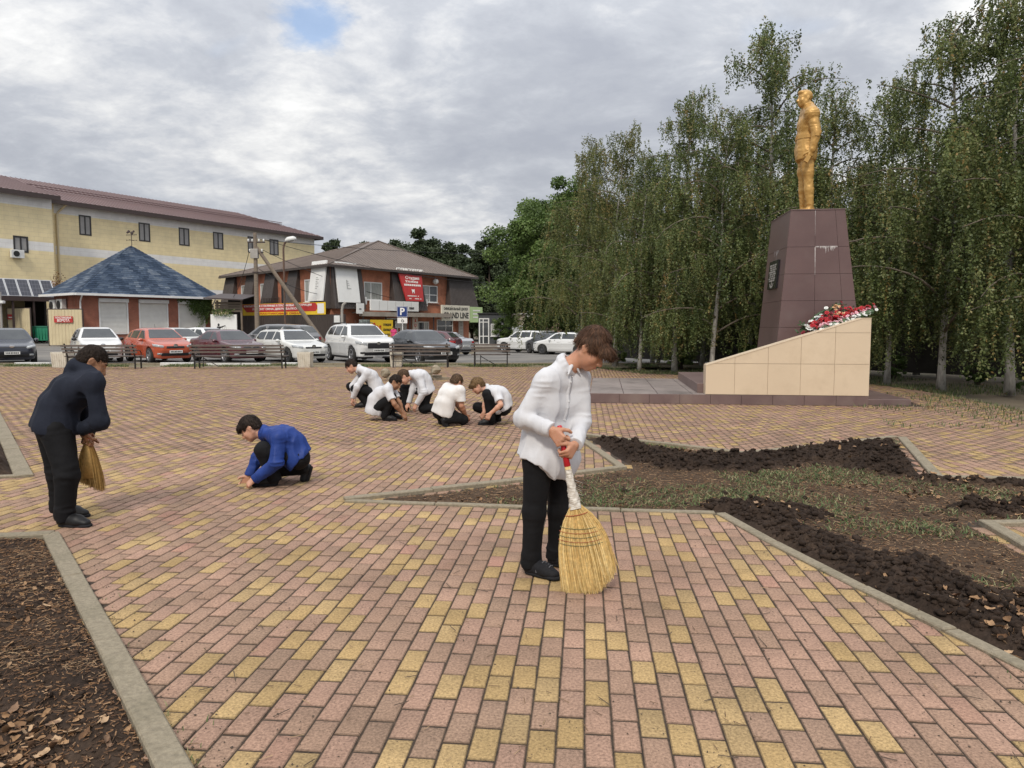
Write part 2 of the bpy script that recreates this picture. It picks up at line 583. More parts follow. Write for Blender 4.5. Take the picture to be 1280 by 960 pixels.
class Field:
    def __init__(s, lo, hi, h):
        s.lo = np.asarray(lo, float); s.h = h
        n = np.ceil((np.asarray(hi, float) - s.lo) / h).astype(int) + 1
        s.n = n; s.F = np.full(n, 1.0, np.float32)

    def block(s, lo, hi, pad):
        a = np.clip(np.floor((np.asarray(lo) - pad - s.lo) / s.h).astype(int), 0, s.n - 1)
        b = np.clip(np.ceil((np.asarray(hi) + pad - s.lo) / s.h).astype(int) + 1, 1, s.n)
        sl = tuple(slice(i, j) for i, j in zip(a, b))
        ax = [s.lo[k] + s.h * np.arange(a[k], b[k]) for k in range(3)]
        P = np.stack(np.meshgrid(*ax, indexing='ij'), -1).astype(np.float32)
        return sl, P

    def put(s, lo, hi, fn, k=0.02, op='u'):
        pad = k + 2.5 * s.h
        sl, P = s.block(lo, hi, pad)
        if min(P.shape[:3]) == 0: return s
        d = fn(P); f = s.F[sl]
        if op == 'u':
            hh = np.maximum(k - np.abs(f - d), 0) / max(k, 1e-6); s.F[sl] = np.minimum(f, d) - hh * hh * k * 0.25
        elif op == 's':
            d = -d; hh = np.maximum(k - np.abs(f - d), 0) / max(k, 1e-6); s.F[sl] = np.maximum(f, d) + hh * hh * k * 0.25
        return s

    def rc(s, a, b, ra, rb=None, k=0.02, op='u', flat=None):
        """rounded cone; flat=(axis, factor) squashes the section along an axis"""
        a = np.array(a, float); b = np.array(b, float); rb = ra if rb is None else rb
        r = max(ra, rb)

        def fn(P):
            pa = P - a.astype(np.float32); ba = (b - a).astype(np.float32)
            t = np.clip((pa @ ba) / max(float(ba @ ba), 1e-9), 0, 1)
            v = pa - t[..., None] * ba
            if flat is not None:
                ax = np.asarray(flat[0], np.float32); q = v @ ax
                v = v + (q * (1.0 / flat[1] - 1))[..., None] * ax
            d = np.sqrt((v * v).sum(-1)) - (ra + (rb - ra) * t)
            if flat is not None: d = d * min(1, flat[1] * 1.1)
            return d
        return s.put(np.minimum(a, b) - r, np.maximum(a, b) + r, fn, k, op)

    def ell(s, c, rad, axes=None, k=0.02, op='u'):
        """ellipsoid; axes: 3x3 rows = its local axes"""
        c = np.array(c, float); rad = np.array(rad, float); A = np.eye(3) if axes is None else np.array(axes, float)
        R_ = rad.max()

        def fn(P):
            q = (P - c.astype(np.float32)) @ A.T.astype(np.float32)
            k0 = np.sqrt(((q / rad) ** 2).sum(-1)); k1 = np.sqrt(((q / rad ** 2) ** 2).sum(-1))
            return (k0 * (k0 - 1) / np.maximum(k1, 1e-6)).astype(np.float32)
        ext = np.sqrt(((A * rad[:, None]) ** 2).sum(0))
        return s.put(c - ext, c + ext, fn, k, op)

    def cut(s, p, n):
        """remove everything on the side of the plane that n points to"""
        p = np.asarray(p, float); n = np.asarray(n, float); n = n / np.linalg.norm(n)
        d = [(s.lo[k] + s.h * np.arange(s.n[k]) - p[k]) * n[k] for k in range(3)]
        D = (d[0][:, None, None] + d[1][None, :, None] + d[2][None, None, :]).astype(np.float32)
        s.F = np.maximum(s.F, D); return s

    def cut_local(s, p, n, rad):
        """plane cut that only acts within rad of p"""
        p = np.asarray(p, float); n = np.asarray(n, float); n = n / np.linalg.norm(n)
        sl, P = s.block(p - rad, p + rad, 0)
        d = (P - p.astype(np.float32)) @ n.astype(np.float32)
        ok = ((P - p) ** 2).sum(-1) < rad * rad
        s.F[sl] = np.where(ok, np.maximum(s.F[sl], d), s.F[sl]); return s

    def ruffle(s, amp, freq, seed=0, stretch=(1, 1, 1), ridged=False, mask=None):
        """cloth folds / relief: displaces the surface by noise"""
        idx = np.argwhere(np.abs(s.F) < amp * 2 + 2 * s.h)
        P = s.lo + idx * s.h
        Q = P * np.asarray(stretch) * freq
        w = vnoise(Q + 0.6 * np.stack([vnoise(Q * .5 + 7, seed + 5)] * 3, -1), seed)
        if ridged: w = 2 * np.abs(w) - .8
        if mask is not None: w = w * mask(P)
        s.F[tuple(idx.T)] += (amp * w).astype(np.float32); return s

    def mesh(s, name, m, smooth=True, org=(0, 0, 0)):
        V, Q = surfnet(s.F, s.lo, s.h)
        return np_mesh(name, V - np.asarray(org), Q, m, smooth)


def poly_sdf(X, Y, poly):
    """signed distance to a polygon (negative inside)"""
    d = pdist(poly, X, Y); return np.where(inside(poly, X, Y), -d, d)


def smaxf(a, b, k):
    h = np.maximum(k - np.abs(a - b), 0) / k; return np.maximum(a, b) + h * h * k * 0.25
# ------------------------------------------------------------------ ground
def smooth(a, b, x):
    t = np.clip((np.asarray(x, float) - a) / (b - a), 0, 1); return t * t * (3 - 2 * t)


def lotz(x, y):
    """the car park falls gently away to the right"""
    return float(-0.016 * np.clip(y - 29.0, 0, 31) * smooth(-14, -2, x))


def grid_mesh(name, x0, x1, y0, y1, nx, ny, fz, m, smooth_=True):
    X, Y = np.meshgrid(np.linspace(x0, x1, nx), np.linspace(y0, y1, ny))
    Z = fz(X, Y)
    V = np.stack([X, Y, Z], -1).reshape(-1, 3)
    i = (np.arange(ny - 1)[:, None] * nx + np.arange(nx - 1)[None, :]).ravel()
    return np_mesh(name, V, np.stack([i, i + 1, i + nx + 1, i + nx], 1), m, smooth_)


M_earth = mat('earth', (0.12, 0.095, 0.065), (0.20, 0.16, 0.11), 0.8, rough=1.0, bump=0.4, bscale=12, dirt=((0.10, 0.105, 0.05), 0.5, 0.8))
M_asphalt = mat('asphalt', (0.12, 0.113, 0.105), (0.185, 0.172, 0.155), 0.35, rough=0.9, bump=0.25, bscale=60, dirt=((0.25, 0.225, 0.195), 0.25, 0.8))
M_joint = mat('joint_sand', (0.024, 0.016, 0.010), (0.068, 0.047, 0.031), 25, rough=1.0, bump=0.3, bscale=80)
M_kerb = mat('kerb_concrete', (0.20, 0.168, 0.118), (0.285, 0.242, 0.172), 40, rough=0.95, bump=0.5, bscale=45, dirt=((0.15, 0.13, 0.085), 3, 0.6))
M_white = mat('worn_white_paint', (0.72, 0.72, 0.70), (0.60, 0.59, 0.56), 4, rough=0.7, dirt=((0.35, 0.32, 0.27), 2, 0.5))
M_paver = tint_mat('paver_concrete', [
    (0.0, (0.322, 0.203, 0.145)), (0.15, (0.342, 0.214, 0.156)), (0.30, (0.280, 0.184, 0.129)), (0.45, (0.320, 0.203, 0.143)),
    (0.55, (0.262, 0.175, 0.122)), (0.60, (0.355, 0.195, 0.145)), (0.62, (0.384, 0.260, 0.118)), (0.75, (0.345, 0.236, 0.108)),
    (0.88, (0.41, 0.284, 0.136)), (1.0, (0.315, 0.221, 0.112))], rough=0.9, noise=(85, 0.42), bump=0.6, spec=0.25, big=(1.7, 0.22),
    specks=(95, 0.66, (0.09, 0.062, 0.045)), dirt_attr='dirt')


def gz(X, Y):
    X = np.asarray(X, float); Y = np.asarray(Y, float)
    return -0.016 * np.clip(Y - 29.0, 0, 31) * smooth(-14, -2, X)


ground = tag(link('ground', grid_mesh('ground', -500, 500, -60, 800, 101, 87, lambda X, Y: gz(X, Y) - 0.09, M_earth)), kind='structure')
# strip of worn grass and the car park
LOT_Y = 28.9
lot = tag(link('car_park', grid_mesh('car_park', -70, 30, LOT_Y, 100, 60, 50, lambda X, Y: gz(X, Y) - 0.03, M_asphalt)), kind='structure')
M_verge = mat('verge_earth', (0.115, 0.10, 0.055), (0.22, 0.175, 0.11), 2.5, rough=1.0, bump=0.6, bscale=30, dirt=((0.085, 0.10, 0.04), 1.2, 0.9))
verge = tag(link('verge', grid_mesh('verge', -45, 12, 27.0, LOT_Y + 0.02, 200, 12,
            lambda X, Y: -0.012 + 0.02 * vnoise(np.stack([X * 2, Y * 2, X * 0], -1)), M_verge)), kind='structure')

# plaza outline
pl = [(-45, 0.3), (-45, 27.5)]
pl += [tuple(gp(px, py).xy) for px, py in ((735, 458.6), (800, 467), (900, 470), (1000, 474), (1090, 480), (1180, 493), (1280, 514), (1400, 540), (1700, 600))]
pl += [(14, 0.3)]
PLAZA = pl
BED_R = [tuple(gp(px, py).xy) for px, py in ((430, 628), (560, 632), (660, 636), (780, 639), (895, 643), (960, 680), (1070, 737), (1180, 791), (1290, 846), (1500, 950),
                                             (1500, 800), (1222, 655), (1420, 652), (1420, 604), (1165, 599), (1122, 548), (1020, 560), (930, 569), (825, 556), (722, 544), (784, 586), (640, 604))]
BED_L = [tuple(gp(px, py).xy) for px, py in ((74, 668), (150, 802), (245, 972), (300, 1080), (-600, 1080), (-400, 690), (-60, 674))]
BED_M = [tuple(gp(px, py).xy) for px, py in ((42, 596), (0, 516), (-30, 468), (-300, 470), (-300, 606), (-60, 600))]
BEDS = (BED_R, BED_L, BED_M)
MON_A = gp(737, 503.5); MON_B = gp(1150, 515)      # front edge of the monument platform
mon_u = Vector((math.cos(R(7.0)), -math.sin(R(7.0)), 0)); MON_B = MON_A + mon_u * (hit(1150, MON_A, MON_A + mon_u) - MON_A).dot(mon_u); mon_v = Vector((-mon_u.y, mon_u.x, 0))

plaza = tag(link('plaza', new_mesh('plaza', [(x, y, -0.0042) for x, y in PLAZA], [tuple(range(len(PLAZA) - 1, -1, -1))], M_joint)), kind='structure')

BETA = R(5.65)
bu = np.array([math.cos(BETA), -math.sin(BETA)]); bl = np.array([math.sin(BETA), math.cos(BETA)])
PW, PL_ = 0.1025, 0.2065


def pavers():
    o0 = np.array(gp(730.5, 960).xy)
    I, J = np.meshgrid(np.arange(-420, 240), np.arange(-12, 150), indexing='ij')
    I = I.ravel(); J = J.ravel()
    a = (I + 0.5) * PW; b = (J + 0.5) * PL_ + (I % 2) * PL_ * 0.5 + 0.03 * vnoise(np.stack([I * 0.37, I * 0 + 3.3, I * 0], -1))
    C = o0[None] + a[:, None] * bu + b[:, None] * bl
    X, Y = C[:, 0], C[:, 1]
    k = (Y > 1.0) & (np.abs(X) < Y * 0.74 + 1.5) & inside(PLAZA, X, Y)
    for bd in BEDS: k &= ~(inside(bd, X, Y) & (pdist(bd, X, Y) > .055))
    q = C - np.array(MON_A.xy); s = q @ np.array(mon_u.xy); t = q @ np.array(mon_v.xy)
    k &= ~((s > 0.12) & (s < 6.3) & (t > 0.12) & (t < 4.3))
    I, J, C = I[k], J[k], C[k]; n = len(I)
    rt = np.random.default_rng(77); U = rt.random((700, 200)); Yg = np.zeros((700, 200), bool)
    for cj in range(1, 700):
        prev = Yg[cj - 1]; sh_ = 0 if cj % 2 else 1
        for rj in range(2, 199):
            p = .30 + (.16 if prev[rj - sh_] != prev[rj - sh_ + 1] else -.04)
            if Yg[cj, rj - 1]: p = 0.0 if Yg[cj, rj - 2] else .17
            Yg[cj, rj] = U[cj, rj] < p
    yel = Yg[I + 425, J + 15]
    r = RNG.random(n)
    tint = np.where(yel, 0.63 + 0.37 * r, 0.595 * r)
    hz = np.clip(RNG.normal(0, 0.0014, n), -.0018, .0035)
    rot = RNG.normal(0, 0.009, n)
    d = np.hypot(C[:, 0], C[:, 1])
    inview = (np.abs(C[:, 0]) < C[:, 1] * 0.69) & (C[:, 1] > 2.42)
    order = np.argsort(np.where(inview, d, 1e6))
    solo = order[:300]; rest = np.setdiff1d(np.arange(n), solo)
    near = rest[d[rest] < 9.5]; far = rest[d[rest] >= 9.5]
    hw, hl, bv = PW / 2 - 0.0030, PL_ / 2 - 0.0046, 0.0045

    def geom(idx, chamfer):
        if chamfer:
            T = np.array([(-1, -1, 0), (1, -1, 0), (1, 1, 0), (-1, 1, 0)], float)
            lo = T * (hw, hl, 1) + (0, 0, -0.02); mid = T * (hw, hl, 1) + (0, 0, -0.0035); hi = T * (hw - bv, hl - bv, 1)
            V = np.concatenate([lo, mid, hi])
            Fq = [(8, 9, 10, 11)]
            for q_ in range(4):
                w = (q_ + 1) % 4
                Fq += [(q_, w, 4 + w, 4 + q_), (4 + q_, 4 + w, 8 + w, 8 + q_)]
        else:
            T = np.array([(-1, -1, 0), (1, -1, 0), (1, 1, 0), (-1, 1, 0)], float)
            V = np.concatenate([T * (hw, hl, 1) + (0, 0, -0.02), T * (hw, hl, 1)])
            Fq = [(4, 5, 6, 7)] + [(q_, (q_ + 1) % 4, 4 + (q_ + 1) % 4, 4 + q_) for q_ in range(4)]
        Fq = np.array(Fq)
        if idx is None: return V, Fq
        ang = rot[idx] - BETA
        ca, sa = np.cos(ang)[:, None], np.sin(ang)[:, None]
        px = V[None, :, 0] * ca - V[None, :, 1] * sa + C[idx, 0:1]
        py = V[None, :, 0] * sa + V[None, :, 1] * ca + C[idx, 1:2]
        pz = V[None, :, 2] + hz[idx][:, None]
        W = np.stack([px, py, pz], -1).reshape(-1, 3)
        FF = (Fq[None] + (np.arange(len(idx)) * len(V))[:, None, None]).reshape(-1, 4)
        return W, FF, np.repeat(tint[idx], len(Fq)), np.tile(DRT[bool(chamfer)], len(idx))
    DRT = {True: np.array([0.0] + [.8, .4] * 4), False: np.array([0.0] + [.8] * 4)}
    for idx, ch in ((near, True), (far, False)):
        V, Fq, T, Dr = geom(idx, ch)
        if ch: Va, Fa, Ta, Da = V, Fq, T, Dr
        else:
            Fq = Fq + len(Va); Va = np.concatenate([Va, V]); Fa = np.concatenate([Fa, Fq]); Ta = np.concatenate([Ta, T]); Da = np.concatenate([Da, Dr])
    tag(link('pavers', np_mesh('pavers', Va, Fa, M_paver, attr={'tint': Ta, 'dirt': Da}), plaza), kind='stuff')
    V, Fq = geom(None, True)
    lib = {}
    for i in solo:
        key = round(float(tint[i]) * 40)
        if bool(yel[i]): key = max(key, 26)
        else: key = min(key, 23)
        if key not in lib:
            lib[key] = np_mesh('paver', V, Fq, M_paver, attr={'tint': np.full(len(Fq), key / 40), 'dirt': DRT[True]})
        o = link('paver', lib[key], plaza, (C[i, 0], C[i, 1], hz[i])); o.rotation_euler = (0, 0, rot[i] - BETA)


pavers()


# ------------------------------------------------------------------ kerbs
def kerb_line(px_pts, width, stone=1.0, top=0.028, side=1, parent=None, m=None):
    """kerb stones laid end to end along a line of the ground; side: +1 = body to the left of travel"""
    pts = [gp(*p) if not isinstance(p, Vector) else p for p in px_pts]
    for A, B in zip(pts[:-1], pts[1:]):
        L_ = (B - A).length; n = max(1, round(L_ / stone)); u = (B - A).normalized(); v = Vector((-u.y, u.x, 0)) * side
        for k in range(n):
            p0 = A + u * (L_ * k / n + 0.004); p1 = A + u * (L_ * (k + 1) / n - 0.004)
            c = (p0 + p1) / 2; hl = (p1 - p0).length / 2
            b = MB(); b.cbox((-hl, 0, -0.06), (hl, width, top + rnd.uniform(-0.004, 0.005)), 0.007, frame((0, 0, 0), u) @ Matrix.Rotation(rnd.uniform(-0.006, 0.006), 4, 'Z') @ (Matrix.Scale(side, 4, (0, 1, 0)) if side < 0 else Matrix.Identity(4)))
            o = b.obj('kerb_stone', m or M_kerb, parent, loc=c)


def kerb_group(name):
    e = bpy.data.objects.new(name, None); COL.objects.link(e); e['kind'] = 'structure'; return e


kr = kerb_group('bed_kerb')
kerb_line([(430, 628), (660, 636.5), (895, 643)], 0.07, 1.0, 0.018, 1, kr)
kerb_line([(895, 643), (960, 680), (1070, 737), (1180, 791), (1290, 846), (1450, 925)], 0.08, 1.0, 0.02, 1, kr)
kerb_line([(432, 627.5), (640, 604.5), (784, 586.5)], 0.09, 1.0, 0.03, 1, kr)
kerb_line([(784, 586), (722, 544)], 0.09, 1.0, 0.03, 1, kr)
kerb_line([(722, 544), (825, 556), (930, 569)], 0.09, 1.0, 0.03, 1, kr)
kerb_line([(930, 569), (1020, 560), (1122, 548)], 0.09, 1.0, 0.03, 1, kr)
kerb_line([(1122, 548), (1165, 599)], 0.11, 1.0, 0.03, 1, kr)
kerb_line([(1165, 599), (1420, 604)], 0.09, 1.0, 0.03, 1, kr)
kerb_line([(1222, 655), (1420, 652)], 0.09, 1.0, 0.03, -1, kr)
kerb_line([(1222, 655), (1300, 701), (1400, 758)], 0.10, 1.0, 0.035, 1, kr)
kl = kerb_group('left_bed_kerb')
kerb_line([(74, 668), (150, 802), (245, 972), (280, 1040)], 0.105, 1.0, 0.03, -1, kl)
kerb_line([(70, 668), (-60, 674), (-400, 690)], 0.10, 1.0, 0.03, 1, kl)
kerb_line([(42, 596), (0, 516), (-30, 468)], 0.16, 1.0, 0.03, 1, kl)
kerb_line([(30, 597), (-100, 602)], 0.08, 1.0, 0.025, -1, kl)
kc = kerb_group('car_park_kerb')
for x0, x1 in ((18, 62), (200, 243), (258, 300), (302, 338), (352, 371)):
    A = gp(x0, 457); B = gp(x1, 457)
    A = Vector((at(x0, 457, 28.7).x, 28.7, 0)); B = Vector((at(x1, 457, 28.7).x, 28.7, 0))
    kerb_line([A, B], 0.16, 9, 0.09, 1, kc, M_white)
A = Vector((-44, 28.86, 0)); B = Vector((8, 28.86, 0))
kerb_line([A, B], 0.14, 1.0, 0.07, 1, kc)

# ------------------------------------------------------------------ soil
M_soil = tint_mat('soil', [(0.0, (0.074, 0.049, 0.032)), (0.5, (0.046, 0.031, 0.022)), (1.0, (0.026, 0.018, 0.014))], rough=1.0, noise=(45, 0.45), bump=0.8, spec=0.15, big=(4, 0.3))


def soil(name, poly, step, mound, x0, x1, y0, y1, inset=0.10):
    xs = np.arange(x0, x1, step); ys = np.arange(y0, y1, step)
    X, Y = np.meshgrid(xs, ys)
    P = np.stack([X, Y, X * 0], -1)
    ok = inside(poly, X, Y)
    dd = pdist(poly, X, Y)
    m = mound(X, Y)
    zamp = .35 if name.startswith('left') else 1.0
    cl = np.abs(vnoise(P * 7, 3)) + 0.6 * np.abs(vnoise(P * 15, 4)) + 0.35 * np.abs(vnoise(P * 31, 5))
    cl2 = np.clip(vnoise(P * 11 + 5, 8), 0, 1)
    cl3 = np.clip(vnoise(P * 21 + 3, 12), 0, 1) ** .7; cl4 = np.clip(vnoise(P * 40 + 8, 14), 0, 1)
    Z = 0.008 + 0.010 * fbm(P * 3, 3, 2) + m * (0.012 + 0.050 * cl2 + 0.062 * cl3 + 0.040 * cl4 + 0.03 * cl) * zamp + 0.010 * np.abs(vnoise(P * 26, 6))
    Z = np.maximum(Z, -0.004)
    Z = Z * (smooth(inset - .03, inset + .10, dd) * 0.96 + 0.04) - .012 * (1 - smooth(inset - .03, inset + .02, dd))
    ny, nx = X.shape
    i = (np.arange(ny - 1)[:, None] * nx + np.arange(nx - 1)[None, :]).ravel()
    Fq = np.stack([i, i + 1, i + nx + 1, i + nx], 1)
    okf = ok.ravel(); keep = okf[Fq].all(1); Fq = Fq[keep]
    V = np.stack([X, Y, Z], -1).reshape(-1, 3)
    used = np.unique(Fq); remap = np.full(len(V), -1); remap[used] = np.arange(len(used))
    mt = np.clip(m.ravel()[Fq].mean(1) * 0.95 + 0.16 * vnoise(V[Fq[:, 0]] * 2.0, 9), 0, 1)
    Va = V[used]
    o = tag(link(name, np_mesh(name, Va, remap[Fq], M_soil, True, {'tint': mt})), kind='structure')
    return o, Va, m.ravel()[used]


gA, gB = gp(960, 682), gp(1290, 800)
nearedge = [tuple(gp(*p).xy) for p in ((940, 664), (1000, 697), (1100, 737), (1200, 780), (1300, 800), (1420, 850))]
faredge = [tuple(gp(*p).xy) for p in ((735, 556), (800, 572), (860, 578), (930, 580), (1000, 574), (1070, 566), (1115, 562), (1140, 590))]
far2 = [tuple(gp(*p).xy) for p in ((1170, 604), (1230, 606), (1300, 608))]
far3 = [tuple(gp(*p).xy) for p in ((1235, 638), (1300, 642))]


def mound_r(X, Y):
    n = 0.25 * vnoise(np.stack([X * 1.7, Y * 1.7, X * 0], -1), 1) + 0.12 * vnoise(np.stack([X * 5, Y * 5, X * 0], -1), 2)
    a = (1 - smooth(0.30, 0.92, pdist(nearedge, X, Y, False) - n * 0.9 - .25 * smooth(2.5, 4.2, X))) * (.72 + n)
    b = (1 - smooth(0.30, 0.62, pdist(faredge, X, Y, False) - n * 0.7)) * 0.95
    c = (1 - smooth(0.10, 0.25, pdist(far2, X, Y, False) - n * 0.3)) * 0.8
    e = (1 - smooth(0.12, 0.3, pdist(far3, X, Y, False) - n * 0.3)) * 0.8
    return np.maximum(np.maximum(a, b), np.maximum(c, e)) + 0.10 * np.clip(n, 0, 1)


def mound_l(X, Y):
    n = fbm(np.stack([X * 2.2, Y * 2.2, X * 0], -1), 3, 5)
    return np.clip(0.62 + 0.35 * n, 0, 1) * 0.9


soil_r, VR, mR = soil('bed_soil', BED_R, 0.022, mound_r, -1.9, 6.6, 3.2, 11.2)
soil_l, VL, mL = soil('left_bed_soil', BED_L, 0.017, mound_l, -3.9, -0.9, 1.6, 5.6, .11)
soil_m, VM, mM = soil('far_left_bed_soil', BED_M, 0.04, mound_l, -16, -4.0, 7.0, 22, .17)

# ------------------------------------------------------------------ dead leaves, grass, scraps
M_leaf_dead = tint_mat('dead_leaf', [(0, (0.115, 0.06, 0.03)), (0.3, (0.22, 0.125, 0.062)), (0.6, (0.33, 0.20, 0.105)), (0.85, (0.17, 0.105, 0.07)), (1, (0.40, 0.27, 0.16))],
                       rough=0.9, noise=(60, 0.3))
M_grass = tint_mat('grass_blade', [(0, (0.05, 0.085, 0.025)), (0.45, (0.095, 0.14, 0.045)), (0.75, (0.17, 0.19, 0.085)), (1, (0.34, 0.29, 0.16))], rough=0.7, noise=(3, 0.25), translucent=0.25, island=True)


def leaf_geo(n, seed):
    """outline of a fallen leaf, curled"""
    r = random.Random(seed); k = 12; cu = r.uniform(1.0, 3.2); cv = r.uniform(-.6, 1.2); v = [(0, 0, -.03)]
    for i in range(k):
        t = 2 * math.pi * i / k; c = math.cos(t)
        q = 0.5 * (0.60 + 0.40 * abs(c) ** 1.5 + (.16 if i == 0 else 0)) * (1 + 0.16 * (1 if i % 2 else -1) * r.random()) * (.55 if (seed % 3 == 0 and 4 <= i <= 6) else 1)
        x, y = q * c, q * 0.80 * math.sin(t)
        v.append((x, y * (1 - .25 * abs(y)), cu * y * y + cv * x * x + 0.06 * r.uniform(-1, 1)))
    f = [(0, 1 + i, 1 + (i + 1) % k) for i in range(k)]
    return np.array(v), np.array(f)


def scatter_leaves(parent, V, weight, n_solo, n_rest, size, seed):
    r = np.random.default_rng(seed)
    w = weight / weight.sum(); pick = r.choice(len(V), n_solo + n_rest, p=w)
    d = np.hypot(V[pick, 0], V[pick, 1]); vis = (np.abs(V[pick, 0]) < V[pick, 1] * 0.7)
    pick = pick[np.argsort(np.where(vis, d, 1e5))]
    lib = []
    for k in range(6):
        g, f = leaf_geo(9, seed * 10 + k)
        lib.append((g, f, np_mesh('dead_leaf', g, f, M_leaf_dead, attr={'tint': np.full(len(f), k / 5)})))
    VV, FF, TT = [], [], []; off = 0
    for j, p in enumerate(pick):
        g, f, me = lib[r.integers(6)]
        s = size * r.uniform(0.5, 1.25)
        M = Matrix.Translation(Vector(V[p]) + Vector((0, 0, 0.004 + 0.1 * s))) @ Matrix.Rotation(r.uniform(0, 6.28), 4, 'Z') @ Matrix.Rotation(r.normal(0, 0.45), 4, 'X') @ Matrix.Rotation(r.normal(0, 0.45), 4, 'Y') @ Matrix.Scale(s, 4)
        if j < n_solo:
            o = link('dead_leaf', me, parent); o.matrix_local = M
        else:
            A = np.array(M); VV.append(g @ A[:3, :3].T + A[:3, 3]); FF.append(f + off); off += len(g); TT.append(np.full(len(f), r.random()))
    if VV: tag(link('dead_leaves', np_mesh('dead_leaves', np.concatenate(VV), np.concatenate(FF), M_leaf_dead, attr={'tint': np.concatenate(TT)}), parent), kind='stuff')


clump = lambda V, s, sd: np.clip(fbm(V * s, 3, sd) - 0.05, 0.02, 1) ** 1.5
nearL = 1.0 / (0.3 + np.maximum(0, VL[:, 1] - 2.2)) ** 0.5
scatter_leaves(soil_l, VL, clump(VL, 2.0, 31) * nearL, 80, 520, 0.046, 3)
scatter_leaves(soil_r, VR, (clump(VR, 1.4, 33) * (0.4 + (mR > 0.25) * (mR < 0.9) * 2)), 50, 600, 0.055, 4)
scatter_leaves(soil_m, VM, clump(VM, 1.5, 35), 0, 450, 0.07, 5)


def blades(name, pts, hgt, wid, parent=None, lean=0.5, seed=1, m=None):
    r = np.random.default_rng(seed); n = len(pts)
    a = r.uniform(0, 2 * np.pi, n); h = hgt * r.uniform(0.45, 1.2, n); l = lean * r.uniform(0.1, 1, n) * h
    d = np.stack([np.cos(a), np.sin(a), a * 0], 1); s = np.stack([-np.sin(a), np.cos(a), a * 0], 1) * (wid * r.uniform(0.6, 1.3, n))[:, None]
    up = np.array([0, 0, 1.0])
    b = pts; mid = b + d * (l * 0.35)[:, None] + up * (h * 0.6)[:, None]; tip = b + d * l[:, None] + up * h[:, None]
    V = np.stack([b - s, b + s, mid + s * 0.8, mid - s * 0.8, tip + s * 0.12, tip - s * 0.12], 1).reshape(-1, 3)
    q = np.array([(0, 1, 2, 3), (3, 2, 4, 5)])
    Fq = (q[None] + (np.arange(n) * 6)[:, None, None]).reshape(-1, 4)
    return tag(link(name, np_mesh(name, V, Fq, m or M_grass), parent), kind='stuff')


# clods of dug soil
def clods(name, V, w, n, rmin, rmax, seed):
    r = np.random.default_rng(seed); pk = r.choice(len(V), n, p=w / w.sum())
    import bmesh
    bm = bmesh.new(); bmesh.ops.create_icosphere(bm, subdivisions=2, radius=1.0); bv = np.array([v.co[:] for v in bm.verts]); bf = np.array([[v.index for v in f.verts] for f in bm.faces]); bm.free()
    VV_, FF_, TT_ = [], [], []
    for j, p in enumerate(V[pk]):
        rad = rmin + (rmax - rmin) * r.random() ** 2.2
        q = bv * (1 + .38 * vnoise(bv * 1.9 + j * 7.1, 3)[:, None] + .42 * np.abs(vnoise(bv * 3.7 + j * 3.3, 4))[:, None] + .55 * RNG.random((len(bv), 1)) - .30) * rad * np.array([r.uniform(.8, 1.3), r.uniform(.8, 1.3), r.uniform(.6, .95)])
        VV_.append(q + p + np.array([0, 0, rad * r.uniform(-.35, .25)])); FF_.append(bf + j * len(bv)); TT_.append(np.full(len(bf), r.uniform(.7, 1)))
    return tag(link(name, np_mesh(name, np.concatenate(VV_), np.concatenate(FF_), M_soil, False, {'tint': np.concatenate(TT_)})), kind='stuff')


dd_ = pdist(BED_R, VR[:, 0], VR[:, 1]); ok_ = (dd_ > .13)
clods('soil_clods', VR, ok_ * np.where(mR > .22, .3 + mR, .02) * (VR[:, 1] < 6.2), 3600, .005, .026, 71)
clods('soil_clods', VR, ok_ * np.where(mR > .3, .3 + mR, .015) * (VR[:, 1] >= 6.2), 2900, .007, .031, 72)
clods('soil_crumbs', VR, ok_ * (.04 + mR), 2600, .004, .013, 73)
clods('soil_crumbs', VL, (pdist(BED_L, VL[:, 0], VL[:, 1]) > .15) * 1.0, 1500, .004, .014, 74)

# sparse grass in the bed
r_ = np.random.default_rng(5)
gw = np.clip(fbm(VR * 1.1 + 4, 3, 41) - 0.02, 0, 1) * (mR < 0.22)
gw += 0.8 * np.clip(fbm(VR * 3.1 + 1, 2, 43) - 0.1, 0, 1) * (mR < 0.2)
gw *= np.where(VR[:, 0] < 0.2, 1.6, 1.0)
pk = r_.choice(len(VR), 8500, p=gw / gw.sum())
blades('bed_grass', VR[pk] + r_.normal(0, 0.02, (len(pk), 3)) * (1, 1, 0), 0.026, 0.0045, lean=2.6, seed=2)
# straw and dry stems lying in the beds
M_litter = tint_mat('brown_litter', [(0, (0.035, 0.022, 0.014)), (0.5, (0.10, 0.052, 0.026)), (.85, (0.19, 0.10, 0.045)), (1, (0.33, 0.21, 0.12))], rough=0.95, noise=(20, 0.3), island=True)
M_straw = tint_mat('dry_stems', [(0, (0.09, 0.055, 0.032)), (0.55, (0.17, 0.105, 0.058)), (1, (0.34, 0.23, 0.13))], rough=0.9, noise=(20, 0.3), island=True)


def straws(name, pts, ln, wd, seed, m):
    r = np.random.default_rng(seed); n = len(pts); a = r.uniform(0, 6.28, n); l = ln * r.uniform(0.3, 1.2, n) / 2
    d = np.stack([np.cos(a), np.sin(a), r.normal(0, 0.12, n)], 1) * l[:, None]; s = np.stack([-np.sin(a), np.cos(a), a * 0], 1) * wd
    up = np.array([0, 0, wd * 1.2])
    p = pts + np.array([0, 0, 0.006])
    V = np.stack([p - d - s, p + d - s, p + d + s, p - d + s, p - d + up, p + d + up], 1).reshape(-1, 3)
    q = np.array([(0, 1, 5, 4), (3, 4, 5, 2)])
    return tag(link(name, np_mesh(name, V, (q[None] + (np.arange(n) * 6)[:, None, None]).reshape(-1, 4), m)), kind='stuff')


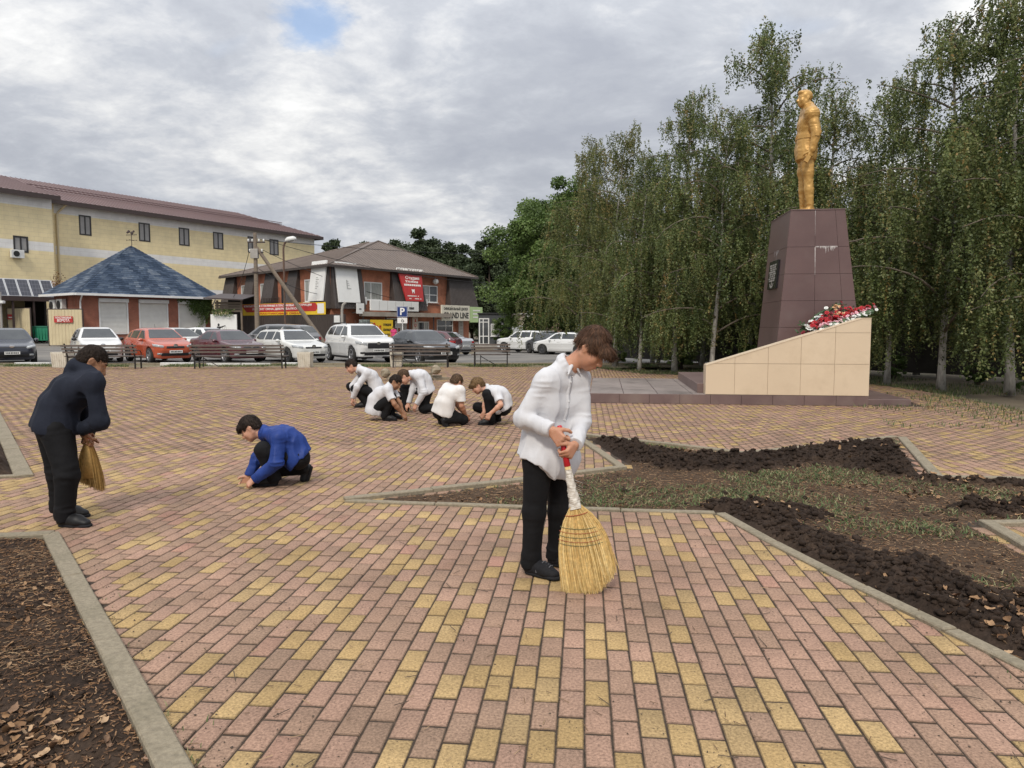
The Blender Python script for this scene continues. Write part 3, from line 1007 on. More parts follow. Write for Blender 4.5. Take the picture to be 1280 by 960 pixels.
pk = r_.choice(len(VL), 1500, p=(clump(VL, 2.2, 51) + 0.02) / (clump(VL, 2.2, 51) + 0.02).sum())
straws('bed_straw', VL[pk], 0.05, 0.0014, 6, M_straw)
pk = r_.choice(len(VL), 15000)
straws('bark_litter', VL[pk] + r_.normal(0, .006, (len(pk), 3)) * (1, 1, .3), 0.024, 0.0024, 16, M_litter)
pk = r_.choice(len(VR), 14000, p=(mR < 0.35) / (mR < 0.35).sum())
straws('leaf_litter', VR[pk] + r_.normal(0, .006, (len(pk), 3)) * (1, 1, .3), 0.022, 0.0024, 17, M_litter)
pk = r_.choice(len(VR), 3000, p=(mR < 0.3) / (mR < 0.3).sum())
straws('bed_litter', VR[pk], 0.06, 0.002, 7, M_straw)

# crumbs of soil and bits of straw on the paving
def plaza_pts(n, seed, f):
    r = np.random.default_rng(seed)
    Y = 2.3 + 10 * r.random(n * 6) ** 1.6; X = (r.random(n * 6) * 2 - 1) * (Y * 0.72)
    k = inside(PLAZA, X, Y)
    for bd in BEDS: k &= ~inside(bd, X, Y)
    k &= r.random(n * 6) < f(X, Y)
    P = np.stack([X, Y, X * 0 + 0.002], 1)[k]
    return P[:n]


def crumbs(name, P, size, seed, m):
    r = np.random.default_rng(seed); n = len(P); s = size * r.uniform(0.3, 1.3, n)[:, None, None]
    T = np.array([(1, 0, 0), (0, 1, 0), (-1, 0, 0), (0, -1, 0), (0, 0, 0.9)], float)[None] * s * (1 + 0.4 * r.normal(0, 1, (n, 5, 3)))
    V = (P[:, None] + T).reshape(-1, 3); q = np.array([(0, 1, 4), (1, 2, 4), (2, 3, 4), (3, 0, 4)])
    return tag(link(name, np_mesh(name, V, (q[None] + (np.arange(n) * 5)[:, None, None]).reshape(-1, 3), m)), kind='stuff')


M_crumb = mat('soil_crumb', (0.05, 0.036, 0.027), (0.10, 0.072, 0.05), 30, rough=1.0)
edge = lambda X, Y: np.clip(0.045 + 0.9 * np.exp(-pdist(BED_R, X, Y) / 0.18) + 0.8 * np.exp(-pdist(BED_L, X, Y) / 0.12)
                            + 0.7 * np.exp(-np.hypot(X - gp(130, 622).x, Y - gp(130, 622).y) / 0.35), 0, 1)
crumbs('soil_crumbs', plaza_pts(3000, 61, edge), 0.0042, 8, M_crumb)
straws('straw_scraps', plaza_pts(260, 62, lambda X, Y: X * 0 + 0.5), 0.045, 0.0016, 9, M_straw)
straws('twig_scraps', plaza_pts(70, 63, lambda X, Y: X * 0 + 0.5), 0.08, 0.002, 10, M_crumb)
# moss and weeds in the joints along the kerbs
wd = plaza_pts(2600, 64, lambda X, Y: np.clip(np.exp(-pdist(BED_L, X, Y) / 0.05) * 0.9 * (vnoise(np.stack([X * 2, Y * 2, X * 0], -1), 3) > 0.1) + np.exp(-pdist(BED_R, X, Y) / 0.05) * 0.5 * (vnoise(np.stack([X * 2, Y * 2, X * 0], -1), 4) > 0.15), 0, 1))
blades('kerb_weeds', wd, 0.02, 0.0025, lean=1.5, seed=12)

# grass of the verge and under the trees
n = 26000
X = r_.uniform(-24, 6, n); Y = r_.uniform(27.3, 28.8, n)
k = vnoise(np.stack([X * 0.8, Y * 2, X * 0], -1), 2) > -0.1
blades('verge_grass', np.stack([X, Y, X * 0 - 0.01], 1)[k], 0.08, 0.008, seed=13, lean=0.9)
edge_r = [gp(px, py) for px, py in ((735, 458.6), (800, 467), (900, 470), (1000, 474), (1090, 480), (1180, 493), (1280, 514), (1400, 540))]
pts = []
for A, B in zip(edge_r[:-1], edge_r[1:]):
    u = (B - A); v = Vector((-u.y, u.x, 0)).normalized()
    if v.y < 0: v = -v
    m_ = int(u.length * 520)
    t = r_.random(m_); dd = r_.random(m_) ** 1.5 * 3.0
    pts.append(np.array(A)[None] + t[:, None] * np.array(u)[None] + dd[:, None] * np.array(v)[None])
pts = np.concatenate(pts); pts[:, 2] = -0.03
k = (vnoise(pts * (0.9, 0.9, 0), 5) + 0.35 * (pts[:, 0] > 7.5)) > -0.15
blades('tree_grass', pts[k], 0.09, 0.007, seed=14, lean=0.8)
litter_y = pts[r_.choice(len(pts), 500)]; litter_y = litter_y - np.array([0.0, 0.35, 0]) * r_.random((500, 1)); litter_y[:, 2] = 0.004
straws('tree_litter', litter_y, 0.05, 0.010, 15, M_litter)
# ------------------------------------------------------------------ building materials
M_tile_y = brick_mat('pale_yellow_facade_tile', (0.84, 0.71, 0.42), (0.81, 0.68, 0.40), (0.72, 0.60, 0.36), 1.15, 0.42, 0.02, noise=0.16, rough=0.6)
M_tile_w = brick_mat('white_facade_tile', (0.80, 0.79, 0.76), (0.76, 0.75, 0.72), (0.70, 0.68, 0.65), 1.15, 0.42, 0.02, noise=0.16, rough=0.6)
M_metal_roof = mat('brown_metal_roof', (0.165, 0.10, 0.095), (0.20, 0.125, 0.115), 0.3, rough=0.45)
M_metal_seam = mat('roof_seam', (0.12, 0.07, 0.068), rough=0.45)
M_brown_trim = mat('dark_brown_trim', (0.05, 0.033, 0.03), rough=0.5)
M_pipe = mat('cream_pipe', (0.55, 0.46, 0.30), rough=0.5)
M_glass = mat('window_glass', (0.045, 0.05, 0.055), (0.08, 0.085, 0.09), 0.8, rough=0.06, spec=0.6)
M_glass_light = mat('curtained_glass', (0.30, 0.31, 0.29), (0.42, 0.42, 0.39), 2.5, rough=0.12, stretch=(3, 3, 0.6))
M_shutter_grey = mat('grey_blind', (0.28, 0.275, 0.265), (0.33, 0.32, 0.31), 2, rough=0.7)
M_dark_frame = mat('dark_window_frame', (0.025, 0.023, 0.024), rough=0.4)
M_pvc = mat('white_pvc', (0.78, 0.78, 0.77), (0.70, 0.70, 0.69), 2, rough=0.35)
M_redbrick = brick_mat('red_brick', (0.52, 0.165, 0.080), (0.44, 0.135, 0.065), (0.38, 0.22, 0.15), 0.26, 0.077, 0.012, noise=0.55)
M_kbrick = brick_mat('dark_red_brick', (0.36, 0.105, 0.06), (0.30, 0.085, 0.05), (0.30, 0.17, 0.12), 0.26, 0.077, 0.012, noise=0.5)
M_mansard = mat('brown_corrugated_sheet', (0.058, 0.047, 0.043), (0.075, 0.062, 0.057), 1.5, rough=0.5)
M_hiproof = mat('grey_brown_roof_sheet', (0.125, 0.093, 0.075), (0.155, 0.118, 0.096), 0.7, rough=0.55, dirt=((0.12, 0.095, 0.08), 0.6, 0.5))
M_blue_shingle = mat('blue_shingle_base', (0.055, 0.085, 0.15), (0.10, 0.145, 0.22), 3, rough=0.9)
M_ac = mat('ac_white', (0.72, 0.72, 0.70), (0.62, 0.62, 0.60), 3, rough=0.5)
M_black = mat('matt_black', (0.012, 0.012, 0.013), rough=0.6)
M_banner_red = mat('banner_red', (0.50, 0.035, 0.03), (0.42, 0.03, 0.03), 2, rough=0.5)
M_banner_yel = mat('banner_yellow', (0.82, 0.56, 0.03), (0.76, 0.50, 0.03), 2, rough=0.5)
M_txt_white = mat('white_lettering', (0.82, 0.80, 0.76), rough=0.5)
M_txt_black = mat('black_lettering', (0.02, 0.02, 0.02), rough=0.5)
M_txt_red = mat('red_lettering', (0.50, 0.03, 0.02), rough=0.5)
M_sign_white = mat('white_sign_board', (0.82, 0.82, 0.80), (0.78, 0.78, 0.76), 1.5, rough=0.45, dirt=((0.66, 0.65, 0.62), 1.2, 0.4))
M_sign_green = mat('pale_green_sign', (0.42, 0.58, 0.26), (0.48, 0.62, 0.32), 2, rough=0.5)
M_cream_sheet = mat('cream_profiled_sheet', (0.62, 0.53, 0.34), (0.56, 0.47, 0.30), 0.8, rough=0.5, dirt=((0.40, 0.33, 0.2), 1.5, 0.35))
M_brown_sheet = mat('brown_profiled_sheet', (0.045, 0.034, 0.029), (0.06, 0.046, 0.04), 0.8, rough=0.5)
M_grey_conc = mat('grey_concrete', (0.30, 0.28, 0.25), (0.38, 0.36, 0.33), 2.5, rough=0.9, bump=0.3, bscale=25)
M_wood = mat('weathered_timber', (0.16, 0.125, 0.095), (0.24, 0.195, 0.15), 4, rough=0.9, stretch=(1, 1, 8))
M_shutter = mat('white_roller_shutter', (0.70, 0.69, 0.65), (0.62, 0.61, 0.58), 1.5, rough=0.5)
M_green_bin = mat('green_dumpster_paint', (0.02, 0.20, 0.11), (0.03, 0.25, 0.14), 2, rough=0.5)
M_anthr = mat('anthracite_cladding', (0.05, 0.054, 0.06), (0.065, 0.07, 0.076), 1.5, rough=0.6)
M_solar = brick_mat('solar_cells', (0.035, 0.037, 0.05), (0.045, 0.047, 0.06), (0.10, 0.10, 0.12), 0.35, 0.35, 0.02, noise=0.2, rough=0.25, offset=0.0)
M_alu = mat('aluminium', (0.6, 0.6, 0.6), rough=0.35, metal=0.8)
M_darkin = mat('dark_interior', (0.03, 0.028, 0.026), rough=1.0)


def wall_frame(A, B, z=0.0):
    """origin A, X towards B (to the viewer's right), Y into the building"""
    return frame((A[0], A[1], z), Vector((B[0] - A[0], B[1] - A[1], 0)))


class Facade:
    """a straight facade whose features are measured off in photo columns and rows"""
    def __init__(s, A, B):
        s.A = Vector((A[0], A[1], 0)); s.B = Vector((B[0], B[1], 0)); s.u = (s.B - s.A).normalized(); s.M = wall_frame(A, B); s.L = (s.B - s.A).length

    def x(s, px):
        return (hit(px, s.A, s.B) - s.A).dot(s.u)

    def z(s, px, py):
        return zat(py, hit(px, s.A, s.B).y)

    def rect(s, x0, y0, x1, y1):
        xm = (x0 + x1) / 2
        return s.x(x0), s.x(x1), s.z(xm, y1), s.z(xm, y0)


def window(parent, M, x0, x1, z0, z1, fm, gm, mull=(0.5,), fw=0.07, depth=0.1, hbar=None, sill=None, name='window', sub='pane'):
    """a window standing in its reveal: frame with its panes as sub-parts"""
    b = MB(); y0, y1 = -0.03, depth
    b.box((x0, y0, z0), (x0 + fw, y1, z1), M); b.box((x1 - fw, y0, z0), (x1, y1, z1), M)
    b.box((x0 + fw, y0, z0), (x1 - fw, y1, z0 + fw), M); b.box((x0 + fw, y0, z1 - fw), (x1 - fw, y1, z1), M)
    xs = [x0 + fw] + [x0 + (x1 - x0) * t for t in mull] + [x1 - fw]
    for xm in xs[1:-1]: b.box((xm - fw * 0.45, y0 + 0.004, z0 + fw), (xm + fw * 0.45, y1, z1 - fw), M)
    if hbar: b.box((x0 + fw, y0 + 0.008, z0 + (z1 - z0) * hbar - fw * 0.4), (x1 - fw, y1, z0 + (z1 - z0) * hbar + fw * 0.4), M)
    o = b.obj(name, fm, parent)
    for i, (a, c) in enumerate(zip(xs[:-1], xs[1:])):
        g = MB(); g.box((a - 0.004, 0.02, z0 + fw - 0.004), (c + 0.004, 0.035, z1 - fw + 0.004), M)
        gg = gm[i % len(gm)] if isinstance(gm, (list, tuple)) else gm
        g.obj(sub, gg, o)
    if sill:
        sb = MB(); sb.box((x0 - 0.06, -0.16, z0 - 0.05), (x1 + 0.06, -0.034, z0 - 0.005), M); sb.obj('sill', sill, o)
    return o


def wall_with_holes(name, parent, M, x0, x1, z0, z1, holes, m, depth=0.25):
    """front skin cut into cells round the openings, with reveals"""
    xs = sorted(set([x0, x1] + [h[0] for h in holes] + [h[1] for h in holes]))
    zs = sorted(set([z0, z1] + [h[2] for h in holes] + [h[3] for h in holes]))
    xs = [x for x in xs if x0 - 1e-6 <= x <= x1 + 1e-6]; zs = [z for z in zs if z0 - 1e-6 <= z <= z1 + 1e-6]
    b = MB()
    for xa, xb in zip(xs[:-1], xs[1:]):
        for za, zb in zip(zs[:-1], zs[1:]):
            cx, cz = (xa + xb) / 2, (za + zb) / 2
            if any(h[0] < cx < h[1] and h[2] < cz < h[3] for h in holes): continue
            b.quad(M @ Vector((xa, 0, za)), M @ Vector((xb, 0, za)), M @ Vector((xb, 0, zb)), M @ Vector((xa, 0, zb)))
    for h in holes:
        a, c, e, g = h
        for p, q in (((a, e), (c, e)), ((c, e), (c, g)), ((c, g), (a, g)), ((a, g), (a, e))):
            b.quad(M @ Vector((p[0], 0, p[1])), M @ Vector((q[0], 0, q[1])), M @ Vector((q[0], depth, q[1])), M @ Vector((p[0], depth, p[1])))
    return b.obj(name, m, parent)


def ac_unit(parent, M, x, z, w=0.85, h=0.6):
    b = MB(); b.cbox((x - w / 2, -0.42, z), (x + w / 2, -0.10, z + h), 0.03, M)
    b.box((x - w * .3, -0.12, z - 0.06), (x - w * .25, -0.003, z), M); b.box((x + w * .25, -0.12, z - 0.06), (x + w * .3, -0.003, z), M)
    o = b.obj('air_conditioner', M_ac, parent)
    f = MB(); f.lathe([(0.0, 0), (h * 0.36, 0), (h * 0.36, 0.02), (h * 0.30, 0.03), (0.0, 0.03)], 16, 'Y', 0, M @ Matrix.Translation((x - w * 0.12, -0.452, z + h * 0.5)))
    f.obj('fan_grille', M_black, o)
    return o


# ------------------------------------------------------------------ long yellow building
def yellow_building():
    A = Vector((at(74, 408, 75).x, 75, 0)); B = Vector((at(395, 408, 105).x, 105, 0))
    f = Facade(A, B); M = f.M; H = 14.1
    t = thing('office_building', 'long yellow three storey building with white bands and brown metal roof', 'building', f.A)
    inv = Matrix.Translation(-f.A)
    M = inv @ M
    zb = [(0, 5.2, M_tile_y), (5.2, 5.95, M_tile_w), (5.95, 8.75, M_tile_y), (8.75, 9.6, M_tile_w), (9.6, 12.85, M_tile_y), (12.85, H, M_tile_w)]
    wins = []
    for cx, y0, y1, w in ((112, 270, 292, 15), (185, 278, 300, 14), (234, 284, 305, 13), (276, 289, 309, 12.5), (318, 293, 313, 11), (345, 296, 316, 11)):
        xa, xb, za, zc = f.rect(cx - w / 2, y0, cx + w / 2, y1); wins.append((xa, xb, 10.95, 13.0))
    for i, (z0, z1, m) in enumerate(zb):
        hs = [(a, b, max(c, z0), min(d, z1)) for a, b, c, d in wins if max(c, z0) < min(d, z1)]
        wall_with_holes('facade_band', t, M, 0, f.L, z0, z1, hs, m)
    for a, b, c, d in wins: window(t, M, a, b, c, d, M_dark_frame, [M_shutter_grey, M_shutter_grey], fw=0.13)
    D = 16.0
    b = MB(); P = lambda x, y, z: M @ Vector((x, y, z))
    b.quad(P(f.L, 0, 0), P(f.L, D, 0), P(f.L, D, H), P(f.L, 0, H)); b.quad(P(f.L, D, 0), P(-30, D, 0), P(-30, D, H), P(f.L, D, H))
    b.obj('side_wall', M_tile_y, t)
    xo, yo = -30.0, -2.2
    wl = []
    g = Facade(f.A + (M.to_3x3() @ Vector((xo, yo, 0))), f.A + (M.to_3x3() @ Vector((-1.3, yo, 0))))
    Mg = inv @ g.M; Lg = g.L
    xa, xb, za, zc = g.rect(22, 295, 40.5, 315.5)
    wl.append((xa, xb, za, zc))
    for z0, z1, m in zb:
        hs = [(a, c, max(e, z0), min(q, z1)) for a, c, e, q in wl if max(e, z0) < min(q, z1)]
        wall_with_holes('facade_band', t, Mg, 0, Lg, z0, z1, hs, m)
    window(t, Mg, *wl[0], M_dark_frame, [M_shutter_grey, M_shutter_grey], fw=0.15)
    ac_unit(t, Mg, g.x(24.5), g.z(24, 322.5), 1.1, 0.75)
    b = MB(); b.quad(Mg @ Vector((Lg, 0, 0)), M @ Vector((-1.3, 0, 0)), M @ Vector((-1.3, 0, H)), Mg @ Vector((Lg, 0, H)))
    b.quad(M @ Vector((-1.3, 0, 0)), M @ Vector((0, 0, 0)), M @ Vector((0, 0, H)), M @ Vector((-1.3, 0, H)))
    b.obj('return_wall', M_tile_y, t)
    ov = 0.9; rz, ry = 17.2, D / 2
    b = MB()
    e0, e1, r0, r1 = (-0.9, -ov, H), (f.L + ov, -ov, H), (-31, ry, rz), (f.L - 6.5, ry, rz)
    b.quad(P(*e0), P(*e1), P(*r1), P(-0.9, ry, rz))
    b.add([P(*e1), P(f.L + ov, D + ov, H), P(*r1)], [(0, 1, 2)])
    b.quad(P(f.L + ov, D + ov, H), P(-31, D + ov, H), P(*r0), P(*r1))
    b.quad(P(-31, yo - ov, H), P(-0.9, yo - ov, H), P(-0.9, ry, rz), P(-31, ry, rz))
    b.add([P(-0.9, yo - ov, H), P(-0.9, -ov, H), P(-0.9, ry, rz)], [(0, 1, 2)])
    ro = b.obj('roof', M_metal_roof, t)
    s = MB()
    n = 74
    for k in range(n + 1):
        x = -0.6 + (f.L + 0.9) * k / n
        top = min(1.0, (f.L + ov - x) / (6.5 + ov))
        s.tube([P(x, -ov, H + 0.03), P(x, -ov + (ry + ov) * top, H + (rz - H) * top + 0.03)], 0.035, 4)
    for k in range(60):
        x = -30.6 + 29.6 * k / 59
        s.tube([P(x, yo - ov, H + 0.03), P(x, ry, rz + 0.03)], 0.035, 4)
    s.obj('seam', M_metal_seam, ro)
    g_ = MB()
    g_.box((-0.9, -ov - 0.02, H - 0.42), (f.L + ov, -ov + 0.18, H - 0.02), M); g_.box((-31, yo - ov - 0.02, H - 0.42), (-0.9, yo - ov + 0.18, H - 0.02), M)
    g_.box((f.L + ov - 0.15, -ov + 0.2, H - 0.42), (f.L + ov, D + ov, H - 0.02), M)
    g_.quad(P(-0.9, -ov + 0.18, H - 0.2), P(f.L + ov, -ov + 0.18, H - 0.2), P(f.L + ov, 0, H - 0.2), P(-0.9, 0, H - 0.2))
    g_.obj('eaves', M_brown_trim, t)
    sr = MB(); k = 0.45
    for h in (0.2, 0.4): sr.tube([P(-0.9, -ov + (ry + ov) * k, H + (rz - H) * k + h), P(f.L - 3, -ov + (ry + ov) * k, H + (rz - H) * k + h)], 0.05, 5)
    sr.obj('snow_guard', M_metal_seam, ro)
    p = MB(); p.tube([P(-0.5, -0.15, H - 0.5), P(-0.5, -0.15, 5)], 0.13, 8); p.tube([P(0.9, -0.8, H - 0.3), P(0.35, -0.2, H - 1.1), P(0.2, -0.15, H - 1.4), P(0.2, -0.15, 5)], 0.11, 8)
    p.tube([P(-1.1, -0.2, H - 1), P(-1.1, -0.2, 5)], 0.13, 8)
    p.obj('downpipe', M_pipe, t)


yellow_building()


# ------------------------------------------------------------------ brick kiosk with the blue roof
def kiosk():
    A = Vector((at(103, 408, 58).x, 58, 0)); B = Vector((at(266, 408, 67).x, 67, 0))
    f = Facade(A, B); u = f.u; v = Vector((-u.y, u.x, 0)); W, D, H = f.L, 4.8, 4.05
    t = thing('brick_kiosk', 'small red brick shop with blue shingled hip roof and white roller shutters', 'shop', A)
    M = Matrix.Translation(-A) @ f.M
    P = lambda x, y, z: M @ Vector((x, y, z))
    holes = []
    for x0, x1 in ((125, 160), (175, 210), (224, 256)):
        xa, xb = f.x(x0), f.x(x1); holes.append((xa, xb, 0.95, 3.45))
    wall_with_holes('wall', t, M, 0, W, 0, H, holes, M_kbrick, 0.18)
    b = MB(); b.quad(P(0, D, 0), P(0, 0, 0), P(0, 0, H), P(0, D, H)); b.quad(P(W, 0, 0), P(W, D, 0), P(W, D, H), P(W, 0, H)); b.quad(P(W, D, 0), P(0, D, 0), P(0, D, H), P(W, D, H))
    b.obj('wall', M_kbrick, t)
    for a, c, e, g in holes:
        s = MB(); n = 24
        for k in range(n):
            z0 = e + (g - e) * k / n; z1 = e + (g - e) * (k + 1) / n
            s.add([P(a, 0.06, z0), P(c, 0.06, z0), P(c, 0.035, (z0 + z1) / 2), P(a, 0.035, (z0 + z1) / 2), P(c, 0.06, z1), P(a, 0.06, z1)], [(0, 1, 2, 3), (3, 2, 4, 5)])
        o = s.obj('roller_shutter', M_shutter, t)
        h = MB(); h.cbox((a - 0.06, -0.2, g), (c + 0.06, -0.003, g + 0.3), 0.03, M); h.box((a - 0.05, -0.05, e), (a + 0.05, 0.03, g - 0.002), M); h.box((c - 0.05, -0.05, e), (c + 0.05, 0.03, g - 0.002), M); h.box((a - 0.06, -0.1, e - 0.08), (c + 0.06, 0.03, e - 0.003), M)
        h.obj('shutter_box', M_pvc, o)
    o = 0.75; e = [(-o, -o), (W + 0.6, -o), (W + 0.6, D + o), (-o, D + o)]
    AX, AY, AZ = W * 0.46, D * 0.46, 8.35
    ap = Vector((AX, AY, AZ)); ap2 = Vector((AX + 0.5, AY + 0.6, AZ))
    r = MB()
    r.add([P(e[i][0], e[i][1], H) for i in range(4)] + [P(*ap), P(*ap2)], [(0, 1, 5, 4), (1, 2, 5), (2, 3, 4, 5), (3, 0, 4), (3, 2, 1, 0)])
    ro = r.obj('roof', M_blue_shingle, t)
    mt = tint_mat('blue_shingle', [(0, (0.026, 0.044, 0.078)), (0.35, (0.044, 0.068, 0.112)), (0.7, (0.075, 0.105, 0.155)), (1, (0.13, 0.16, 0.205))], rough=0.9, noise=(6, 0.25))
    V, Fq, T = [], [], []
    def slope(c0, c1, a0, a1, rows, w):
        c0, c1, a0, a1 = (Vector(q) for q in (c0, c1, a0, a1))
        nrm = (c1 - c0).cross(a0 - c0).normalized()
        for j in range(rows):
            t0, t1 = j / rows, (j + 1.12) / rows; t1 = min(t1, 1)
            L0 = c0.lerp(a0, t0); R0 = c1.lerp(a1, t0); L1 = c0.lerp(a0, t1); R1 = c1.lerp(a1, t1)
            n = max(1, int((R0 - L0).length / w)); off = rnd.random()
            for i in range(n + 1):
                s0, s1 = max(0, (i - off) / n), min(1, (i + 1 - off) / n)
                if s1 - s0 < 0.002: continue
                q = [L0.lerp(R0, s0) + nrm * 0.05, L0.lerp(R0, s1) + nrm * 0.05, L1.lerp(R1, s1) + nrm * 0.012, L1.lerp(R1, s0) + nrm * 0.012]
                k = len(V); V.extend([P(*p) for p in q]); Fq.append((k, k + 1, k + 2, k + 3))
                T.append(min(1, max(0, 0.45 + 0.30 * math.sin(i * 1.1 + j * 0.85) + rnd.uniform(-0.4, 0.4))))
    slope((e[0][0], e[0][1], H), (e[1][0], e[1][1], H), ap, ap2, 26, 0.42)
    slope((e[3][0], e[3][1], H), (e[0][0], e[0][1], H), ap, ap, 26, 0.42)
    slope((e[1][0], e[1][1], H), (e[2][0], e[2][1], H), ap2, ap2, 26, 0.42)
    tag(link('shingles', np_mesh('shingles', np.array([list(v_) for v_ in V]), np.array(Fq), mt, attr={'tint': np.array(T)}), ro), kind='stuff')
    g = MB(); g.box((e[0][0], -o - 0.12, H - 0.14), (e[1][0], -o, H + 0.04), M); g.box((e[0][0] - 0.12, -o, H - 0.14), (e[0][0], D + o, H + 0.04), M)
    g.obj('gutter', M_pvc, t)
    p = MB()
    q_ = MB()
    p.tube([P(-0.25, -o, H - 0.12), P(-0.12, -0.1, H - 0.6), P(-0.12, -0.1, 0.2)], 0.06, 8)
    q_.tube([P(W - 0.1, -o, H - 0.12), P(W + 0.02, -0.1, H - 0.6), P(W + 0.02, -0.1, 0.2)], 0.06, 8)
    p.obj('downpipe', M_pvc, t); q_.obj('downpipe', M_pvc, t)
    Ml = Matrix.Translation(-A) @ frame(A + v * 4.8, -v)
    ac_unit(t, Ml, 1.9, 2.75, 1.0, 0.95); ac_unit(t, Ml, 0.55, 2.7, 1.0, 0.95)
    w = MB(); q = P(AX + 0.2, AY + 0.2, AZ)
    w.tube([q, q + Vector((0, 0, 1.15))], 0.03, 6)
    w.tube([q + Vector((-0.42, 0, 0.5)), q + Vector((0.42, 0, 0.5))], 0.02, 5); w.tube([q + Vector((0, -0.4, 0.5)), q + Vector((0, 0.4, 0.5))], 0.02, 5)
    w.tube([q + Vector((-0.5, 0.1, 0.95)), q + Vector((0.5, -0.1, 0.95))], 0.035, 5)
    for sx in (-0.42, 0.42): w.lathe([(0, -0.05), (0.055, 0), (0, 0.05)], 8, 'Z', 0, Matrix.Translation(q + Vector((sx, 0, 0.5))))
    vv = w.obj('weather_vane', mat('vane_iron', (0.09, 0.07, 0.05), rough=0.6), t)
    c = MB(); d = q + Vector((0, 0, 0.95))
    for (x, z, r_) in ((0.05, 0.16, 0.15), (0.2, 0.3, 0.1), (-0.22, 0.28, 0.14), (-0.33, 0.2, 0.1)):
        c.lathe([(0, -r_), (r_ * 0.7, -r_ * 0.6), (r_, 0), (r_ * 0.7, r_ * 0.6), (0, r_)], 8, 'Z', 0, Matrix.Translation(d + Vector((x, 0, z))) @ Matrix.Scale(0.3, 4, (0, 1, 0)))
    c.obj('weathercock', M_brown_trim, vv)
    return f, t


kio, kio_t = kiosk()


